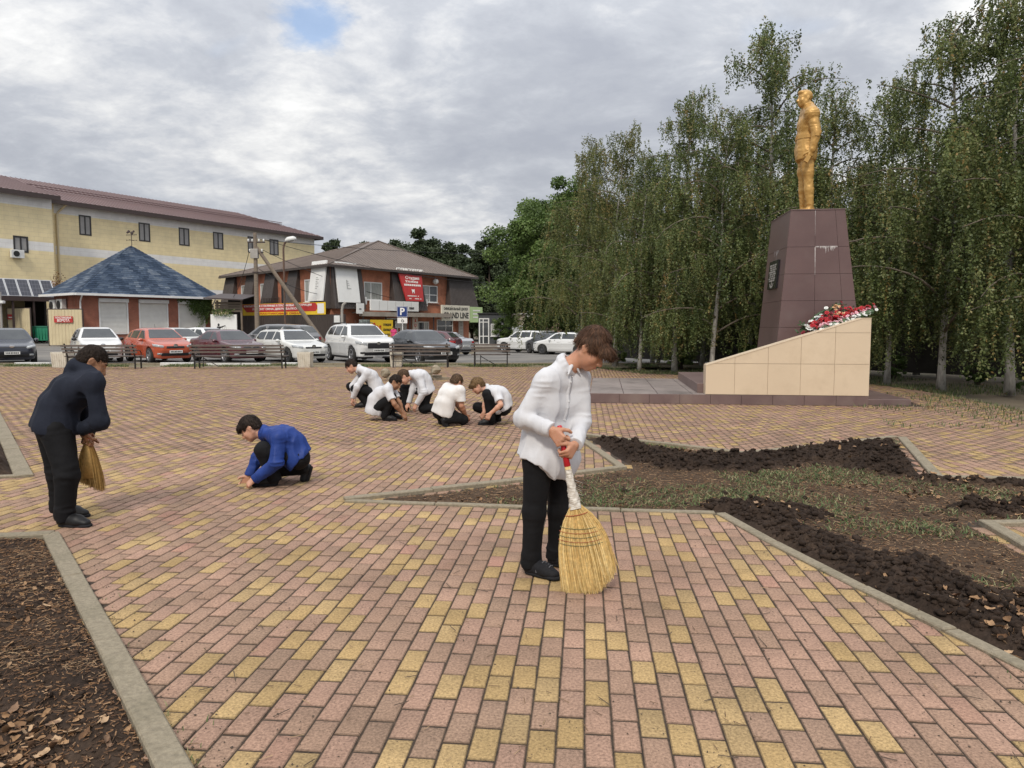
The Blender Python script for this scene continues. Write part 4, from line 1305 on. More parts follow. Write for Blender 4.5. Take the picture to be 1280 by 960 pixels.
# ------------------------------------------------------------------ brick building with the mansard storey
def brick_building():
    C = Vector((at(414, 408, 60).x, 60, 0)); Rr = Vector((at(586, 408, 75).x, 75, 0)); Lf = Vector((at(288, 408, 74).x, 74, 0))
    t = thing('brick_office', 'two storey red brick building with brown mansard storey and many shop signs', 'building', C)
    inv = Matrix.Translation(-C)
    fr, fl = Facade(C, Rr), Facade(Lf, C)
    MR, ML = inv @ fr.M, inv @ fl.M
    H, ZB = 6.45, 2.95
    out = 0.85
    # right face -------------------------------------------------
    r = fr.rect
    w1 = r(455.5, 348, 478, 371); w2 = r(527, 354, 547, 376)
    w1 = (w1[0], w1[1], 3.75, 5.3); w2 = (w2[0], w2[1], 3.75, 5.35)
    d1 = r(481, 402, 497, 430); d1 = (d1[0], d1[1], 0.15, 2.25)
    g1 = r(516, 404.5, 536, 423); g1 = (g1[0], g1[1], 0.7, 1.95)
    g2 = r(546, 401, 566, 430); g2 = (g2[0], g2[1], 0.15, 2.15)
    d2 = r(500, 402, 508, 430); d2 = (d2[0], d2[1], 0.15, 2.1)
    wall_with_holes('wall', t, MR, 0, fr.L, 0, H, [w1, w2, d1, g1, g2, d2], M_redbrick, 0.3)
    window(t, MR, *w1, M_pvc, [M_glass_light, M_glass_light], (0.38,), 0.09, hbar=None, sill=M_pvc)
    window(t, MR, *w2, M_pvc, [M_glass_light, M_glass], (0.5,), 0.09, hbar=0.45, sill=M_pvc)
    window(t, MR, *g1, M_pvc, [M_glass_light, M_glass, M_glass_light], (0.36, 0.7), 0.1)
    window(t, MR, *g2, M_pvc, [M_glass, M_glass], (0.55,), 0.08, hbar=0.7)
    window(t, MR, *d1, M_pvc, [M_glass], (), 0.12, name='door', hbar=0.4)
    window(t, MR, *d2, M_pvc, [M_shutter], (), 0.1, name='door')
    # left face --------------------------------------------------
    l = fl.rect
    a1 = l(303, 351, 311.5, 374); a2 = l(327, 348, 336, 372.5); a3 = l(382, 345, 393.5, 370)
    a1, a2, a3 = [(q[0], q[1], 3.55, 5.45) for q in (a1, a2, a3)]
    d3 = l(353, 352, 362, 384); d3 = (d3[0], d3[1], 3.0, 5.4)
    wall_with_holes('wall', t, ML, 0, fl.L, 0, H, [a1, a2, a3, d3], M_redbrick, 0.3)
    for q in (a1, a2, a3): window(t, ML, *q, M_pvc, [M_glass_light, M_glass], (0.5,), 0.1, sill=M_pvc)
    window(t, ML, *d3, M_brown_trim, [M_glass], (), 0.1, name='door')
    b = MB(); b.box((d3[0] - 1.9, -1.0, 2.9), (d3[1] + 0.1, -0.003, 3.0), ML)
    for k in range(12):
        x = d3[0] - 1.9 + k * (d3[1] - d3[0] + 2.0) / 11; b.box((x - 0.02, -1.0, 3.0), (x + 0.02, -0.96, 3.95), ML)
    b.box((d3[0] - 1.9, -1.02, 3.95), (d3[1] + 0.1, -0.94, 4.0), ML)
    b.obj('balcony_rail', M_brown_trim, t)
    b = MB(); D = 17.0
    Rb, Lb = Rr + Vector((-fr.u.y, fr.u.x, 0)) * D, Lf + (Rr - C)
    for p, q in ((Rr, Rb), (Rb, Lb), (Lb, Lf)): b.quad(p - C, q - C, q - C + Vector((0, 0, H)), p - C + Vector((0, 0, H)))
    b.obj('wall', M_redbrick, t)

    def fin(M, x0, x1, top_in=0.25, z0=ZB, z1=H + 0.05, o_=out):
        """sloping mansard panel standing out from the wall, corrugated"""
        b = MB()
        P = lambda x, y, z: M @ Vector((x, y, z))
        n = max(3, int((x1 - x0) / 0.22))
        for k in range(n):
            f0, f1 = k / n, (k + 1) / n; fm = (f0 + f1) / 2
            xb = [x0 + (x1 - x0) * q for q in (f0, fm, f1)]; xt = [x0 + top_in + (x1 - x0 - 2 * top_in) * q for q in (f0, fm, f1)]
            for (i0, i1, da, db) in ((0, 1, 0, 0.04), (1, 2, 0.04, 0)):
                b.quad(P(xb[i0], -o_ - da, z0), P(xb[i1], -o_ - db, z0), P(xt[i1], -0.12 - db, z1), P(xt[i0], -0.12 - da, z1))
        b.quad(P(x0, -0.002, z0), P(x0, -o_, z0), P(x0 + top_in, -0.12, z1), P(x0 + top_in, -0.002, z1))
        b.quad(P(x1, -o_, z0), P(x1, -0.002, z0), P(x1 - top_in, -0.002, z1), P(x1 - top_in, -0.12, z1))
        b.quad(P(x0, -0.002, z0), P(x1, -0.002, z0), P(x1, -o_, z0), P(x0, -o_, z0))
        return b.obj('mansard_panel', M_mansard, t)
    fin(MR, -0.05, fr.x(452), 0.1, o_=0.6)
    fin(MR, fr.x(486.5), fr.x(526.5), 0.22)
    fin(MR, fr.x(556), fr.L + 0.7, 0.45)
    fin(ML, fl.x(395), fl.L + 0.05, 0.1, o_=0.6)
    fin(ML, fl.x(364), fl.x(377), 0.12)
    fin(ML, fl.x(335), fl.x(349), 0.12)
    fin(ML, fl.x(311), fl.x(323), 0.12)
    fin(ML, -0.7, fl.x(299), 0.3)
    # hip roof ----------------------------------------------------
    o = 0.75
    cc = (C + Lb) / 2
    cn = [C, Rr, Rb, Lf]
    pts = [C, Rr, Rr + (Lf - C), Lf]
    cen = sum(pts, Vector()) / 4
    ev = [p + (p - cen).normalized() * o * 1.25 for p in pts]
    zr = 9.9
    r1, r2 = cen - (fl.u * 0.5), cen + (fr.u * 0.3)
    apx = Vector((at(474, 408, 71).x, 71, 0))
    b = MB(); E = [p - C + Vector((0, 0, H)) for p in ev]; ap = apx - C + Vector((0, 0, zr - 0.3))
    ap2 = apx - C + (Lf - C).normalized() * 1.5 + Vector((0, 0, zr - 0.3))
    b.add([E[0], E[1], E[2], E[3], ap, ap2], [(0, 1, 4), (1, 2, 4), (2, 3, 5, 4), (3, 0, 4, 5), (3, 2, 1, 0)])
    ro = b.obj('roof', M_hiproof, t)
    s = MB()
    for (p, q, a, bq, n) in ((E[0], E[1], ap, ap, 46), (E[3], E[0], ap2, ap, 50)):
        ed = (q - p); L_ = ed.length; ed.normalize(); mid = (a - p).dot(ed); foot = p + ed * mid; up = (a - foot)
        nr = ed.cross(up).normalized()
        for k in range(1, n):
            x = L_ * k / n; tt = (x / mid) if x < mid else (L_ - x) / (L_ - mid)
            st = p + ed * x + nr * 0.01
            s.tube([st, st + up * tt], 0.025, 4, caps=False)
    for e_ in (E[0], E[1], E[3]): s.tube([e_ + Vector((0, 0, .03)), (ap2 if e_ is E[3] else ap) + Vector((0, 0, .03))], 0.07, 5)
    s.obj('ridge_cap', M_hiproof, ro)
    g = MB()
    for p, q in ((E[0], E[1]), (E[3], E[0])): g.box((0, -0.1, -0.2), ((q - p).length, 0.06, -0.01), frame(p, q - p))
    g.obj('gutter', M_mansard, t)
    b = MB(); x0, x1 = fr.x(440), fr.x(552)
    b.box((x0, -1.3, 2.35), (x1, -0.9, 2.72), MR); b.box((x0, -0.9, 2.6), (x1, -0.003, 2.7), MR)
    b.obj('canopy', mat('weathered_fascia', (0.28, 0.24, 0.20), (0.38, 0.34, 0.29), 1.2, rough=0.8), t)
    for px in (441, 470, 500, 530): MB().box((fr.x(px), -1.2, 0), (fr.x(px) + 0.1, -1.1, 2.35), MR).obj('canopy_post', M_brown_trim, t)
    ac_unit(t, MR, fr.x(450.5), fr.z(450, 380.5), 0.8, 0.62); ac_unit(t, MR, fr.x(527), fr.z(527, 383), 0.85, 0.65); ac_unit(t, ML, fl.x(296.5), fl.z(297, 382), 0.9, 0.75)
    b = MB(); b.lathe([(0, -0.28), (0.2, -0.2), (0.28, 0), (0.2, 0.2), (0, 0.28)], 12, 'Y', 0, MR @ Matrix.Translation((fr.x(541.5), -0.35, fr.z(541, 352))))
    b.obj('satellite_dish', M_ac, t)
    b = MB(); b.box((fr.x(444), -0.06, 0.0), (fr.x(586), -0.003, 0.14), MR); b.obj('plinth', M_grey_conc, t)

    # signs: each its own thing ------------------------------------
    def board(f, M, x0, y0, x1, y1, off, m, name, label, thick=0.1, slope=0.0, zr=None):
        a, c, e, g = f.rect(x0, y0, x1, y1)
        if zr: e, g = zr
        o_ = M @ Vector((a, -off, e)) + C
        e_ = thing(name, label, 'sign', o_)
        Mt = Matrix.Translation(-o_) @ Matrix.Translation(C) @ M
        Mb = Mt @ Matrix.Translation((a, -off, e)) @ Matrix.Rotation(slope, 4, 'X')
        b = MB(); b.cbox((0, -thick, 0), (c - a, 0, g - e), 0.008, Mb); b.obj('panel', m, e_)
        return e_, Mb @ Matrix.Translation((0, -thick - 0.004, 0)), c - a, g - e
    s_out = math.atan2(0.48, 3.5)
    e_, Mb, w, h = board(fl, ML, 395.5, 324, 413.5, 371.5, 0.62, M_sign_white, 'advertising_board', 'narrow blank white advertising board tilted on the left side of the mansard corner', 0.12, -s_out, (3.55, 6.85))
    b = MB()
    for k in range(7): b.box((w * .42, -0.012, h * (.30 + .045 * k)), (w * (.62 if k % 2 else .55), -0.002, h * (.32 + .045 * k)), Mb)
    b.obj('faded_lettering', mat('faded_print', (0.42, 0.42, 0.41), rough=0.6), e_)
    e_, Mb, w, h = board(fr, MR, 417, 326, 443.5, 374, 0.62, M_sign_white, 'advertising_board', 'wide white advertising board tilted on the right side of the mansard corner', 0.12, -s_out, (3.45, 6.75))
    b = MB(); b.box((w * .42, -0.012, h * .33), (w * .47, -0.002, h * .56), Mb); b.box((w * .47, -0.012, h * .33), (w * .62, -0.002, h * .355), Mb)
    for k in range(3): b.box((w * .46, -0.012, h * (.42 + .05 * k)), (w * (.56 - .02 * k), -0.002, h * (.435 + .05 * k)), Mb)
    b.obj('faded_lettering', bpy.data.materials['faded_print'], e_)
    x0, x1 = fr.x(493), fr.x(521.5)
    o_ = MR @ Vector((x0, -0.75, 4.1)) + C
    e_ = thing('dental_sign', 'red sign СТОМАТОЛОГИЯ in the shape of a tapering panel on the mansard', 'sign', o_)
    sl = -math.atan2(0.6, 3.0)
    Mt = Matrix.Translation(-o_) @ Matrix.Translation(C) @ MR @ Matrix.Translation((x0, -0.98, 3.75)) @ Matrix.Rotation(sl, 4, 'X')
    W_ = x1 - x0; hh = 2.45
    b = MB(); b.add([Mt @ Vector(p) for p in ((W_ * .16, -.12, 0), (W_ * .9, -.12, 0), (W_, -.12, hh), (0, -.12, hh), (W_ * .16, 0, 0), (W_ * .9, 0, 0), (W_, 0, hh), (0, 0, hh))],
                    [(0, 1, 2, 3), (7, 6, 5, 4), (0, 4, 5, 1), (1, 5, 6, 2), (2, 6, 7, 3), (3, 7, 4, 0)])
    b.obj('panel', M_banner_red, e_)
    Mx = Mt @ Matrix.Translation((0, -.13, 0))
    TL = lambda x, z: Mx @ Matrix.Translation((W_ * x, 0, hh * z))
    put_text('СТОМАТОЛОГИЯ', e_, TL(.5, 1.11), 0.42, M_txt_white, W_ * 1.16, True, 0.03)
    put_text('Студия', e_, TL(.55, .86), 0.26, M_txt_white, W_ * .6, True)
    put_text('Улыбки', e_, TL(.5, .72), 0.22, M_txt_white, W_ * .55, True)
    for k, (z, w) in enumerate(((.56, .74), (.17, .6), (.07, .58))):
        b = MB(); n = 9 if k == 0 else 12
        for q in range(n):
            if rnd.random() < .15: continue
            xx = W_ * (.52 - w / 2 + w * q / n); b.box((xx, -.01, hh * z), (xx + W_ * w / n * .75, -.001, hh * (z + (.07 if k == 0 else .035))), Mx)
        tag(b.obj('small_print', M_txt_white, e_), kind='stuff')
    b = MB(); b.add([TL(.5, .36) @ Vector(p) for p in ((-.2, -.01, .22), (-.08, -.01, .17), (.08, -.01, .17), (.2, -.01, .22), (.17, -.01, -.02), (.13, -.01, -.24), (.05, -.01, -.04), (-.05, -.01, -.04), (-.13, -.01, -.24), (-.17, -.01, -.02))], [tuple(range(10))])
    b.obj('tooth_emblem', M_txt_white, e_)
    e_, Mb, w, h = board(fr, MR, 452, 378, 512, 391, 1.0, M_sign_white, 'shop_sign', 'long white blank shop sign board over the canopy', 0.14, 0, (2.85, 3.7))
    b = MB()
    for k in range(5): b.box((w * (.79 + k * .022), -.012, h * .2), (w * (.805 + k * .022), -.002, h * .42), Mb)
    b.obj('faded_lettering', M_txt_black, e_)
    b = MB()
    for k in range(6): b.box((w * k / 6 + w / 6 - 0.02, -.011, 0.02), (w * k / 6 + w / 6 - 0.005, -.001, h - .02), Mb)
    b.obj('panel_joint', M_grey_conc, e_)
    e_, Mb, w, h = board(fr, MR, 541, 382, 576, 401, 1.0, mat('cream_sign', (0.74, 0.70, 0.58), (0.70, 0.66, 0.55), 2, rough=0.5), 'shop_sign', 'cream sign reading GRAND LINE at the right end of the brick building', 0.14)
    put_text('GRAND LINE', e_, Mb @ Matrix.Translation((w * .5, 0, h * .33)), h * .38, M_txt_black, w * .9, True, 0.015)
    put_text('ОФИЦИАЛЬНЫЙ ДИЛЕР', e_, Mb @ Matrix.Translation((w * .5, 0, h * .76)), h * .16, M_txt_black, w * .86, True)
    e_, Mb, w, h = board(fr, MR, 576.5, 384, 592, 403, 1.0, M_sign_green, 'shop_sign', 'pale green sign panel beside the cream GRAND LINE sign', 0.14)
    b = MB()
    for k, z in enumerate((.72, .5, .28)): b.box((w * .22, -.012, h * z), (w * (.8 - .1 * k), -.002, h * (z + .09)), Mb)
    tag(b.obj('small_print', M_txt_white, e_), kind='stuff')
    e_, Mb, w, h = board(fr, MR, 448, 401, 476, 421, 1.4, M_banner_yel, 'advertising_board', 'yellow hoarding with red lettering under the shop canopy', 0.06, 0, (0.3, 2.05))
    put_text('Сад', e_, Mb @ Matrix.Translation((w * .27, 0, h * .55)), h * .5, M_txt_red, w * .4, True, 0.012)
    for k in range(3): put_text(('скидки', 'саженцы', 'цветы')[k], e_, Mb @ Matrix.Translation((w * .73, 0, h * (.78 - .25 * k))), h * .13, M_txt_black, w * .36, True)
    e_, Mb, w, h = board(fr, MR, 434, 401, 447, 421, 1.4, mat('grey_poster', (0.38, 0.42, 0.40), (0.10, 0.12, 0.11), 3, rough=0.5), 'poster', 'grey and black picture poster left of the yellow hoarding', 0.05, 0, (0.3, 2.05))
    e_, Mb, w, h = board(fr, MR, 510, 398, 516, 421, 0.5, mat('pale_column_sign', (0.62, 0.54, 0.46), rough=0.6), 'column_sign', 'tall pale column sign with brown letters ХОТ between the shop doors', 0.12, 0, (0.3, 2.32))
    for k, ch in enumerate('ХОТ'): put_text(ch, e_, Mb @ Matrix.Translation((w * .5, 0, h * (.86 - .24 * k))), h * .15, M_txt_red, None, True)
    e_, Mb, w, h = board(fr, MR, 569, 401, 574, 424, 0.4, mat('grey_column', (0.36, 0.33, 0.30), (0.5, 0.47, 0.43), 2, rough=0.8), 'column_sign', 'grey weathered column sign by the right end of the shop front', 0.12, 0, (0.0, 2.2))
    for k in range(6):
        b = MB(); b.box((w * .25, -.011, h * (.12 + .14 * k)), (w * .75, -.001, h * (.2 + .14 * k)), Mb); b.obj('small_print', M_grey_conc, e_)
    e_, Mb, w, h = board(fr, MR, 433, 375, 442, 386, 1.2, M_sign_white, 'shop_sign', 'small square white sign hanging below the wide white board', 0.08, 0, (2.55, 3.4))
    b = MB(); b.box((w * .3, -.012, h * .4), (w * .6, -.002, h * .5), Mb); b.obj('small_print', M_txt_black, e_)
    e_, Mb, w, h = board(fr, MR, 493, 404, 500, 411, 0.05, M_sign_white, 'notice', 'small white notice on the brick wall by the shop door', 0.03, 0, (1.35, 2.0))
    # fence and banner in front of the left face ---------------------
    FA = Vector((at(296, 408, 66).x, 66, 0)); FB = Vector((at(431, 408, 57.5).x, 57.5, 0))
    e_ = thing('sheet_fence', 'dark brown profiled sheet fence in front of the brick building', 'fence', FA)
    Fm = Matrix.Translation(-FA) @ wall_frame(FA, FB); L_ = (FB - FA).length
    n = 14; ht = 2.45
    for k in range(n):
        b = MB(); xa, xb = L_ * k / n + .004, L_ * (k + 1) / n - .004; m = 8
        for q in range(m):
            x0 = xa + (xb - xa) * q / m; x1 = xa + (xb - xa) * (q + 1) / m; y = -0.03 if q % 2 else 0.0; y2 = -0.03 if (q + 1) % 2 else 0.0
            b.quad(Fm @ Vector((x0, y, 0.05)), Fm @ Vector((x1 - .03, y, 0.05)), Fm @ Vector((x1 - .03, y, ht)), Fm @ Vector((x0, y, ht)))
            b.quad(Fm @ Vector((x1 - .03, y, 0.05)), Fm @ Vector((x1, y2, 0.05)), Fm @ Vector((x1, y2, ht)), Fm @ Vector((x1 - .03, y, ht)))
        b.obj('fence_panel', M_brown_sheet, e_)
    b = MB()
    for k in range(n + 1): b.box((L_ * k / n - .03, 0.02, 0), (L_ * k / n + .03, 0.08, ht + .02), Fm)
    b.obj('fence_post', M_brown_trim, e_)
    x0 = (hit(296.5, FA, FB) - FA).length; x1 = (hit(408, FA, FB) - FA).length; z0, z1 = ht + 0.0, ht + 0.98
    o_ = FA + (FB - FA).normalized() * x0 + Vector((0, 0, z0))
    e_ = thing('banner', 'long red and yellow banner over the dark brown fence', 'banner', o_)
    Bm = Matrix.Translation(-o_) @ wall_frame(FA, FB) @ Matrix.Translation((x0, -0.06, z0)); W_ = x1 - x0; h = z1 - z0
    b = MB(); b.box((0, 0, 0), (W_, 0.03, h), Bm); b.obj('sheet', M_banner_yel, e_)
    b = MB(); b.add([Bm @ Vector(p) for p in ((W_ * .13, -.006, h * .28), (W_ * .9, -.006, h * .28), (W_ * .93, -.006, h * .62), (W_ * .9, -.006, h * .97), (W_ * .06, -.006, h * .97))], [(0, 1, 2, 3, 4)])
    b.obj('red_field', M_banner_red, e_)
    Bx = Bm @ Matrix.Translation((0, -.012, 0))
    put_text('КОМПЬЮТЕРНЫЕ СТЕКЛЯННЫЕ И ПЛАСТИКОВЫЕ КОНСТРУКЦИИ', e_, Bx @ Matrix.Translation((W_ * .48, 0, h * .80)), h * .17, M_txt_white, W_ * .76, True)
    put_text('РЕМОНТ ОКНА ДВЕРИ БАЛКОНЫ', e_, Bx @ Matrix.Translation((W_ * .48, 0, h * .52)), h * .17, M_txt_white, W_ * .55, True)
    put_text('ПЛАСТИКОВЫЕ ОКНА', e_, Bx @ Matrix.Translation((W_ * .5, 0, h * .13)), h * .14, M_txt_red, W_ * .5, True)
    b = MB(); b.box((W_ * .92, -.008, h * .1), (W_ * .985, -.002, h * .9), Bm); b.obj('picture', M_sign_white, e_)
    b = MB(); b.box((0.0, -.008, h * .05), (W_ * .05, -.002, h * .95), Bm); b.obj('picture', bpy.data.materials['grey_poster'], e_)
    return fr, MR, C


fr_, MR_, C_ = brick_building()


# ------------------------------------------------------------------ left: canopy with solar panels, cream gates, dumpster
def left_yard():
    Y = 66.0
    z = lambda py, y=Y: zat(py, y)
    X = lambda px, y=Y: at(px, 408, y).x
    A = Vector((X(-70, 60), 60, 0)); B = Vector((X(72, 67), 67, 0))
    t = thing('open_shed', 'dark open shed with a row of solar panels along its roof edge', 'shed', A)
    f = Facade(A, B); M = Matrix.Translation(-A) @ f.M; L_ = f.L
    b = MB()
    b.box((0, 0.0, 3.9), (L_, 9, 4.1), M); b.obj('roof', M_brown_trim, t)
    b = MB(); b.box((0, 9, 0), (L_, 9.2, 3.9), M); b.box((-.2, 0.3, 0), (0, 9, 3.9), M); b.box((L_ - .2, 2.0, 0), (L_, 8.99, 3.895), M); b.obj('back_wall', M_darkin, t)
    b = MB()
    for k in range(6): b.box((L_ * k / 5 * .96 + .1, 0.1, 0), (L_ * k / 5 * .96 + .25, 0.25, 3.89), M)
    b.obj('post', M_brown_trim, t)
    b = MB(); b.box((0, -0.06, 3.72), (L_, 0.0, 4.12), M); b.obj('fascia', M_brown_trim, t)
    n = 9
    Ms = M @ Matrix.Translation((0, 0.05, 4.12)) @ Matrix.Rotation(R(58), 4, 'X')
    for k in range(n):
        b = MB(); b.box((L_ * k / n + .07, 0.02, 0), (L_ * (k + 1) / n - .07, 1.75, 0.05), Ms)
        o = b.obj('solar_panel', M_solar, t)
        q = MB(); x0, x1 = L_ * k / n + .02, L_ * (k + 1) / n - .02
        q.box((x0, 0, -.02), (x0 + .05, 1.8, 0.06), Ms); q.box((x1 - .05, 0, -.02), (x1, 1.8, 0.06), Ms); q.box((x0 + .05, 1.75, -.02), (x1 - .05, 1.8, 0.058), Ms); q.box((x0 + .05, 0, -.02), (x1 - .05, 0.02, 0.058), Ms)
        q.obj('frame', M_alu, o)
    def gate(px0, px1, py0, yl, label, sign):
        A_, B_ = Vector((X(px0, yl), yl, 0)), Vector((X(px1, yl), yl, 0)); h = z(py0, yl)
        e = thing('sheet_gate', label, 'gate', A_); Mg = Matrix.Translation(-A_) @ wall_frame(A_, B_); w = (B_ - A_).length
        n_ = max(2, round(w / 1.1))
        for k in range(n_):
            g = MB(); xa, xb = w * k / n_ + .004, w * (k + 1) / n_ - .004; m = 10
            for q_ in range(m):
                x0 = xa + (xb - xa) * q_ / m; x1 = xa + (xb - xa) * (q_ + 1) / m; y0 = -.03 if q_ % 2 else 0; y1 = -.03 if (q_ + 1) % 2 else 0
                g.quad(Mg @ Vector((x0, y0, .05)), Mg @ Vector((x1 - .03, y0, .05)), Mg @ Vector((x1 - .03, y0, h)), Mg @ Vector((x0, y0, h)))
                g.quad(Mg @ Vector((x1 - .03, y0, .05)), Mg @ Vector((x1, y1, .05)), Mg @ Vector((x1, y1, h)), Mg @ Vector((x1 - .03, y0, h)))
            g.obj('gate_sheet', M_cream_sheet, e)
        g = MB(); g.box((0, 0.01, h), (w, 0.09, h + .08), Mg); g.box((-.08, 0.01, 0), (0, 0.09, h + .08), Mg); g.box((w, 0.01, 0), (w + .08, 0.09, h + .08), Mg); g.obj('gate_frame', M_brown_trim, e)
        return e, Mg, w, h, A_
    e, Mg, w, h, A_ = gate(10, 38, 385.5, 65, 'cream profiled sheet gate with a small red notice at the far left', 1)
    o_ = A_ + Vector((0.35, -.1, h * .76)); s = tag(MB().box((-.25, -.03, -.22), (.25, 0, .22)).obj('notice', M_banner_red, None, loc=o_), 'small red and white notice on the left cream gate', 'sign')
    MB().box((-.16, -.04, -.1), (.16, -.031, .0)).obj('white_field', M_txt_white, s)
    e, Mg, w, h, A_ = gate(61, 103, 387, 57.3, 'cream profiled sheet gate with a wide red sign beside the brick kiosk', 1)
    o_ = A_ + Vector((w * .47, -.1, h * .73)); s = thing('red_sign', 'wide red and white sign reading АВТОМОБИЛЬНЫЙ ВОРОТА on the cream gate', 'sign', o_)
    MB().box((-.72, -.03, -.24), (.72, 0, .24)).obj('panel', M_banner_red, s)
    Mw = frame((0, -.034, 0), (1, 0, 0)); put_text('ПЛАСТИКОВЫЕ', s, Mw @ Matrix.Translation((0, 0, .12)), .13, M_txt_white, 1.25, True); put_text('ВОРОТА', s, Mw @ Matrix.Translation((0, 0, -.09)), .2, M_txt_white, .95, True)
    s['label'] = 'wide red sign reading ВОРОТА on the cream gate beside the brick kiosk'
    yl = 65.5; A_ = Vector((X(39.5, yl), yl, 0)); w = X(59, yl) - X(39.5, yl)
    e = thing('dumpster', 'green metal dumpster between the two cream gates', 'dumpster', A_)
    b = MB()
    b.add([Vector(p) for p in ((.1, .1, .25), (w - .1, .1, .25), (w, 0, 1.45), (0, 0, 1.45), (.1, 1.1, .25), (w - .1, 1.1, .25), (w, 1.2, 1.45), (0, 1.2, 1.45))], [(0, 1, 2, 3), (1, 5, 6, 2), (5, 4, 7, 6), (4, 0, 3, 7), (3, 2, 6, 7), (0, 4, 5, 1)])
    b.obj('bin_body', M_green_bin, e)
    MB().cbox((-.04, -.06, 1.45), (w + .04, 1.26, 1.53), .03).obj('lid', mat('lid_green', (0.03, 0.16, 0.10), rough=0.5), e)
    for x in (.2, w - .25):
        for y in (.2, .95): MB().lathe([(0, 0), (.11, 0), (.11, .08), (0, .08)], 10, 'X', 0, Matrix.Translation((x, y, .12))).obj('castor', M_black, e)
    b = MB()
    for k in range(4): b.box((w * (.2 + .2 * k), -.012, .35), (w * (.2 + .2 * k) + .05, .06, 1.4))
    b.obj('rib', M_green_bin, e)
    e = thing('camera_post', 'thin grey post with a small lamp at the left edge of the yard', 'post', (X(2, 58), 58, 0))
    MB().tube([(0, 0, 0), (0, 0, 4.2)], .09, 8).obj('pole', M_grey_conc, e)
    MB().cbox((-.1, -.3, 3.3), (.4, .0, 3.5), .04).obj('lamp', M_ac, e)


left_yard()


# ------------------------------------------------------------------ lawyer's sign panel, timber lean-to and creeper by the kiosk
def lawyer_panel():
    Y = 62.0; X = lambda px: at(px, 408, Y).x
    A = Vector((X(263.5), Y, 0)); w = X(296) - X(263.5); z0, z1 = 0.25, zat(393, Y)
    e = thing('lawyer_sign', 'white wall panel with a black figure holding scales and the word Адвокат', 'sign', A)
    MB().box((0, 0, 0.2), (w, .12, z1)).obj('panel', M_sign_white, e)
    # figure of justice, drawn as the thin black cut-out that it is
    S = 1.35; q = lambda x, z: Vector((w * .3 + x * S, -.004, z0 + z * S))
    b = MB()
    b.add([q(-.22, .1), q(.2, .1), q(.1, .65), q(.12, .92), q(-.1, .92), q(-.1, .6)], [(0, 1, 2, 3, 4, 5)])
    b.add([q(-.055, .94), q(.06, .94), q(.07, 1.06), q(0, 1.12), q(-.06, 1.06)], [(0, 1, 2, 3, 4)])
    b.add([q(.08, .9), q(.1, .8), q(.42, .95), q(.42, 1.0)], [(0, 1, 2, 3)])
    b.add([q(-.1, .88), q(-.12, .78), q(-.3, .55), q(-.33, .6)], [(0, 1, 2, 3)])
    for x in (.34, .5): b.add([q(x - .09, .72), q(x + .09, .72), q(x + .04, .66), q(x - .04, .66)], [(0, 1, 2, 3)])
    b.add([q(.34, .73), q(.35, .73), q(.43, .98), q(.42, .98)], [(0, 1, 2, 3)]); b.add([q(.5, .73), q(.51, .73), q(.43, .98), q(.42, .98)], [(0, 1, 2, 3)])
    for k in range(9):
        x = -.35 + .25 * k; b.add([q(x, .0), q(x + .14, .0), q(x + .12, .07), q(x + .02, .07)], [(0, 1, 2, 3)])
    b.obj('justice_figure', M_txt_black, e)
    put_text('Адвокат', e, frame((w * .72, -.004, z0 + .75), (1, 0, 0)), .27, M_txt_black, w * .36)
    # lean-to
    t = thing('lean_to', 'low dark timber lean-to roof between the kiosk and the brick building', 'shed', (X(266), Y + .6, 0))
    w2 = X(300) - X(266)
    b = MB(); b.add([Vector(p) for p in ((-.6, -.9, 3.9), (w2 + .4, -.9, 3.75), (w2 + .4, 3, 4.3), (-.6, 3, 4.4), (-.6, -.9, 3.8), (w2 + .4, -.9, 3.65), (w2 + .4, 3, 4.2), (-.6, 3, 4.3))], [(0, 1, 2, 3), (7, 6, 5, 4), (4, 5, 1, 0)])
    b.obj('roof', M_brown_trim, t)
    b = MB()
    for x in (.1, w2 - .15): b.box((x, 0, 0), (x + .14, .14, 3.7))
    b.obj('post', M_wood, t)
    for k in range(4):
        MB().box((0, -.02 - .001 * k, 2.72 + .22 * k), (w2, .02, 2.9 + .22 * k)).obj('board', M_wood, t)
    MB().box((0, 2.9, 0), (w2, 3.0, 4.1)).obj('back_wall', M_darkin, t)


lawyer_panel()

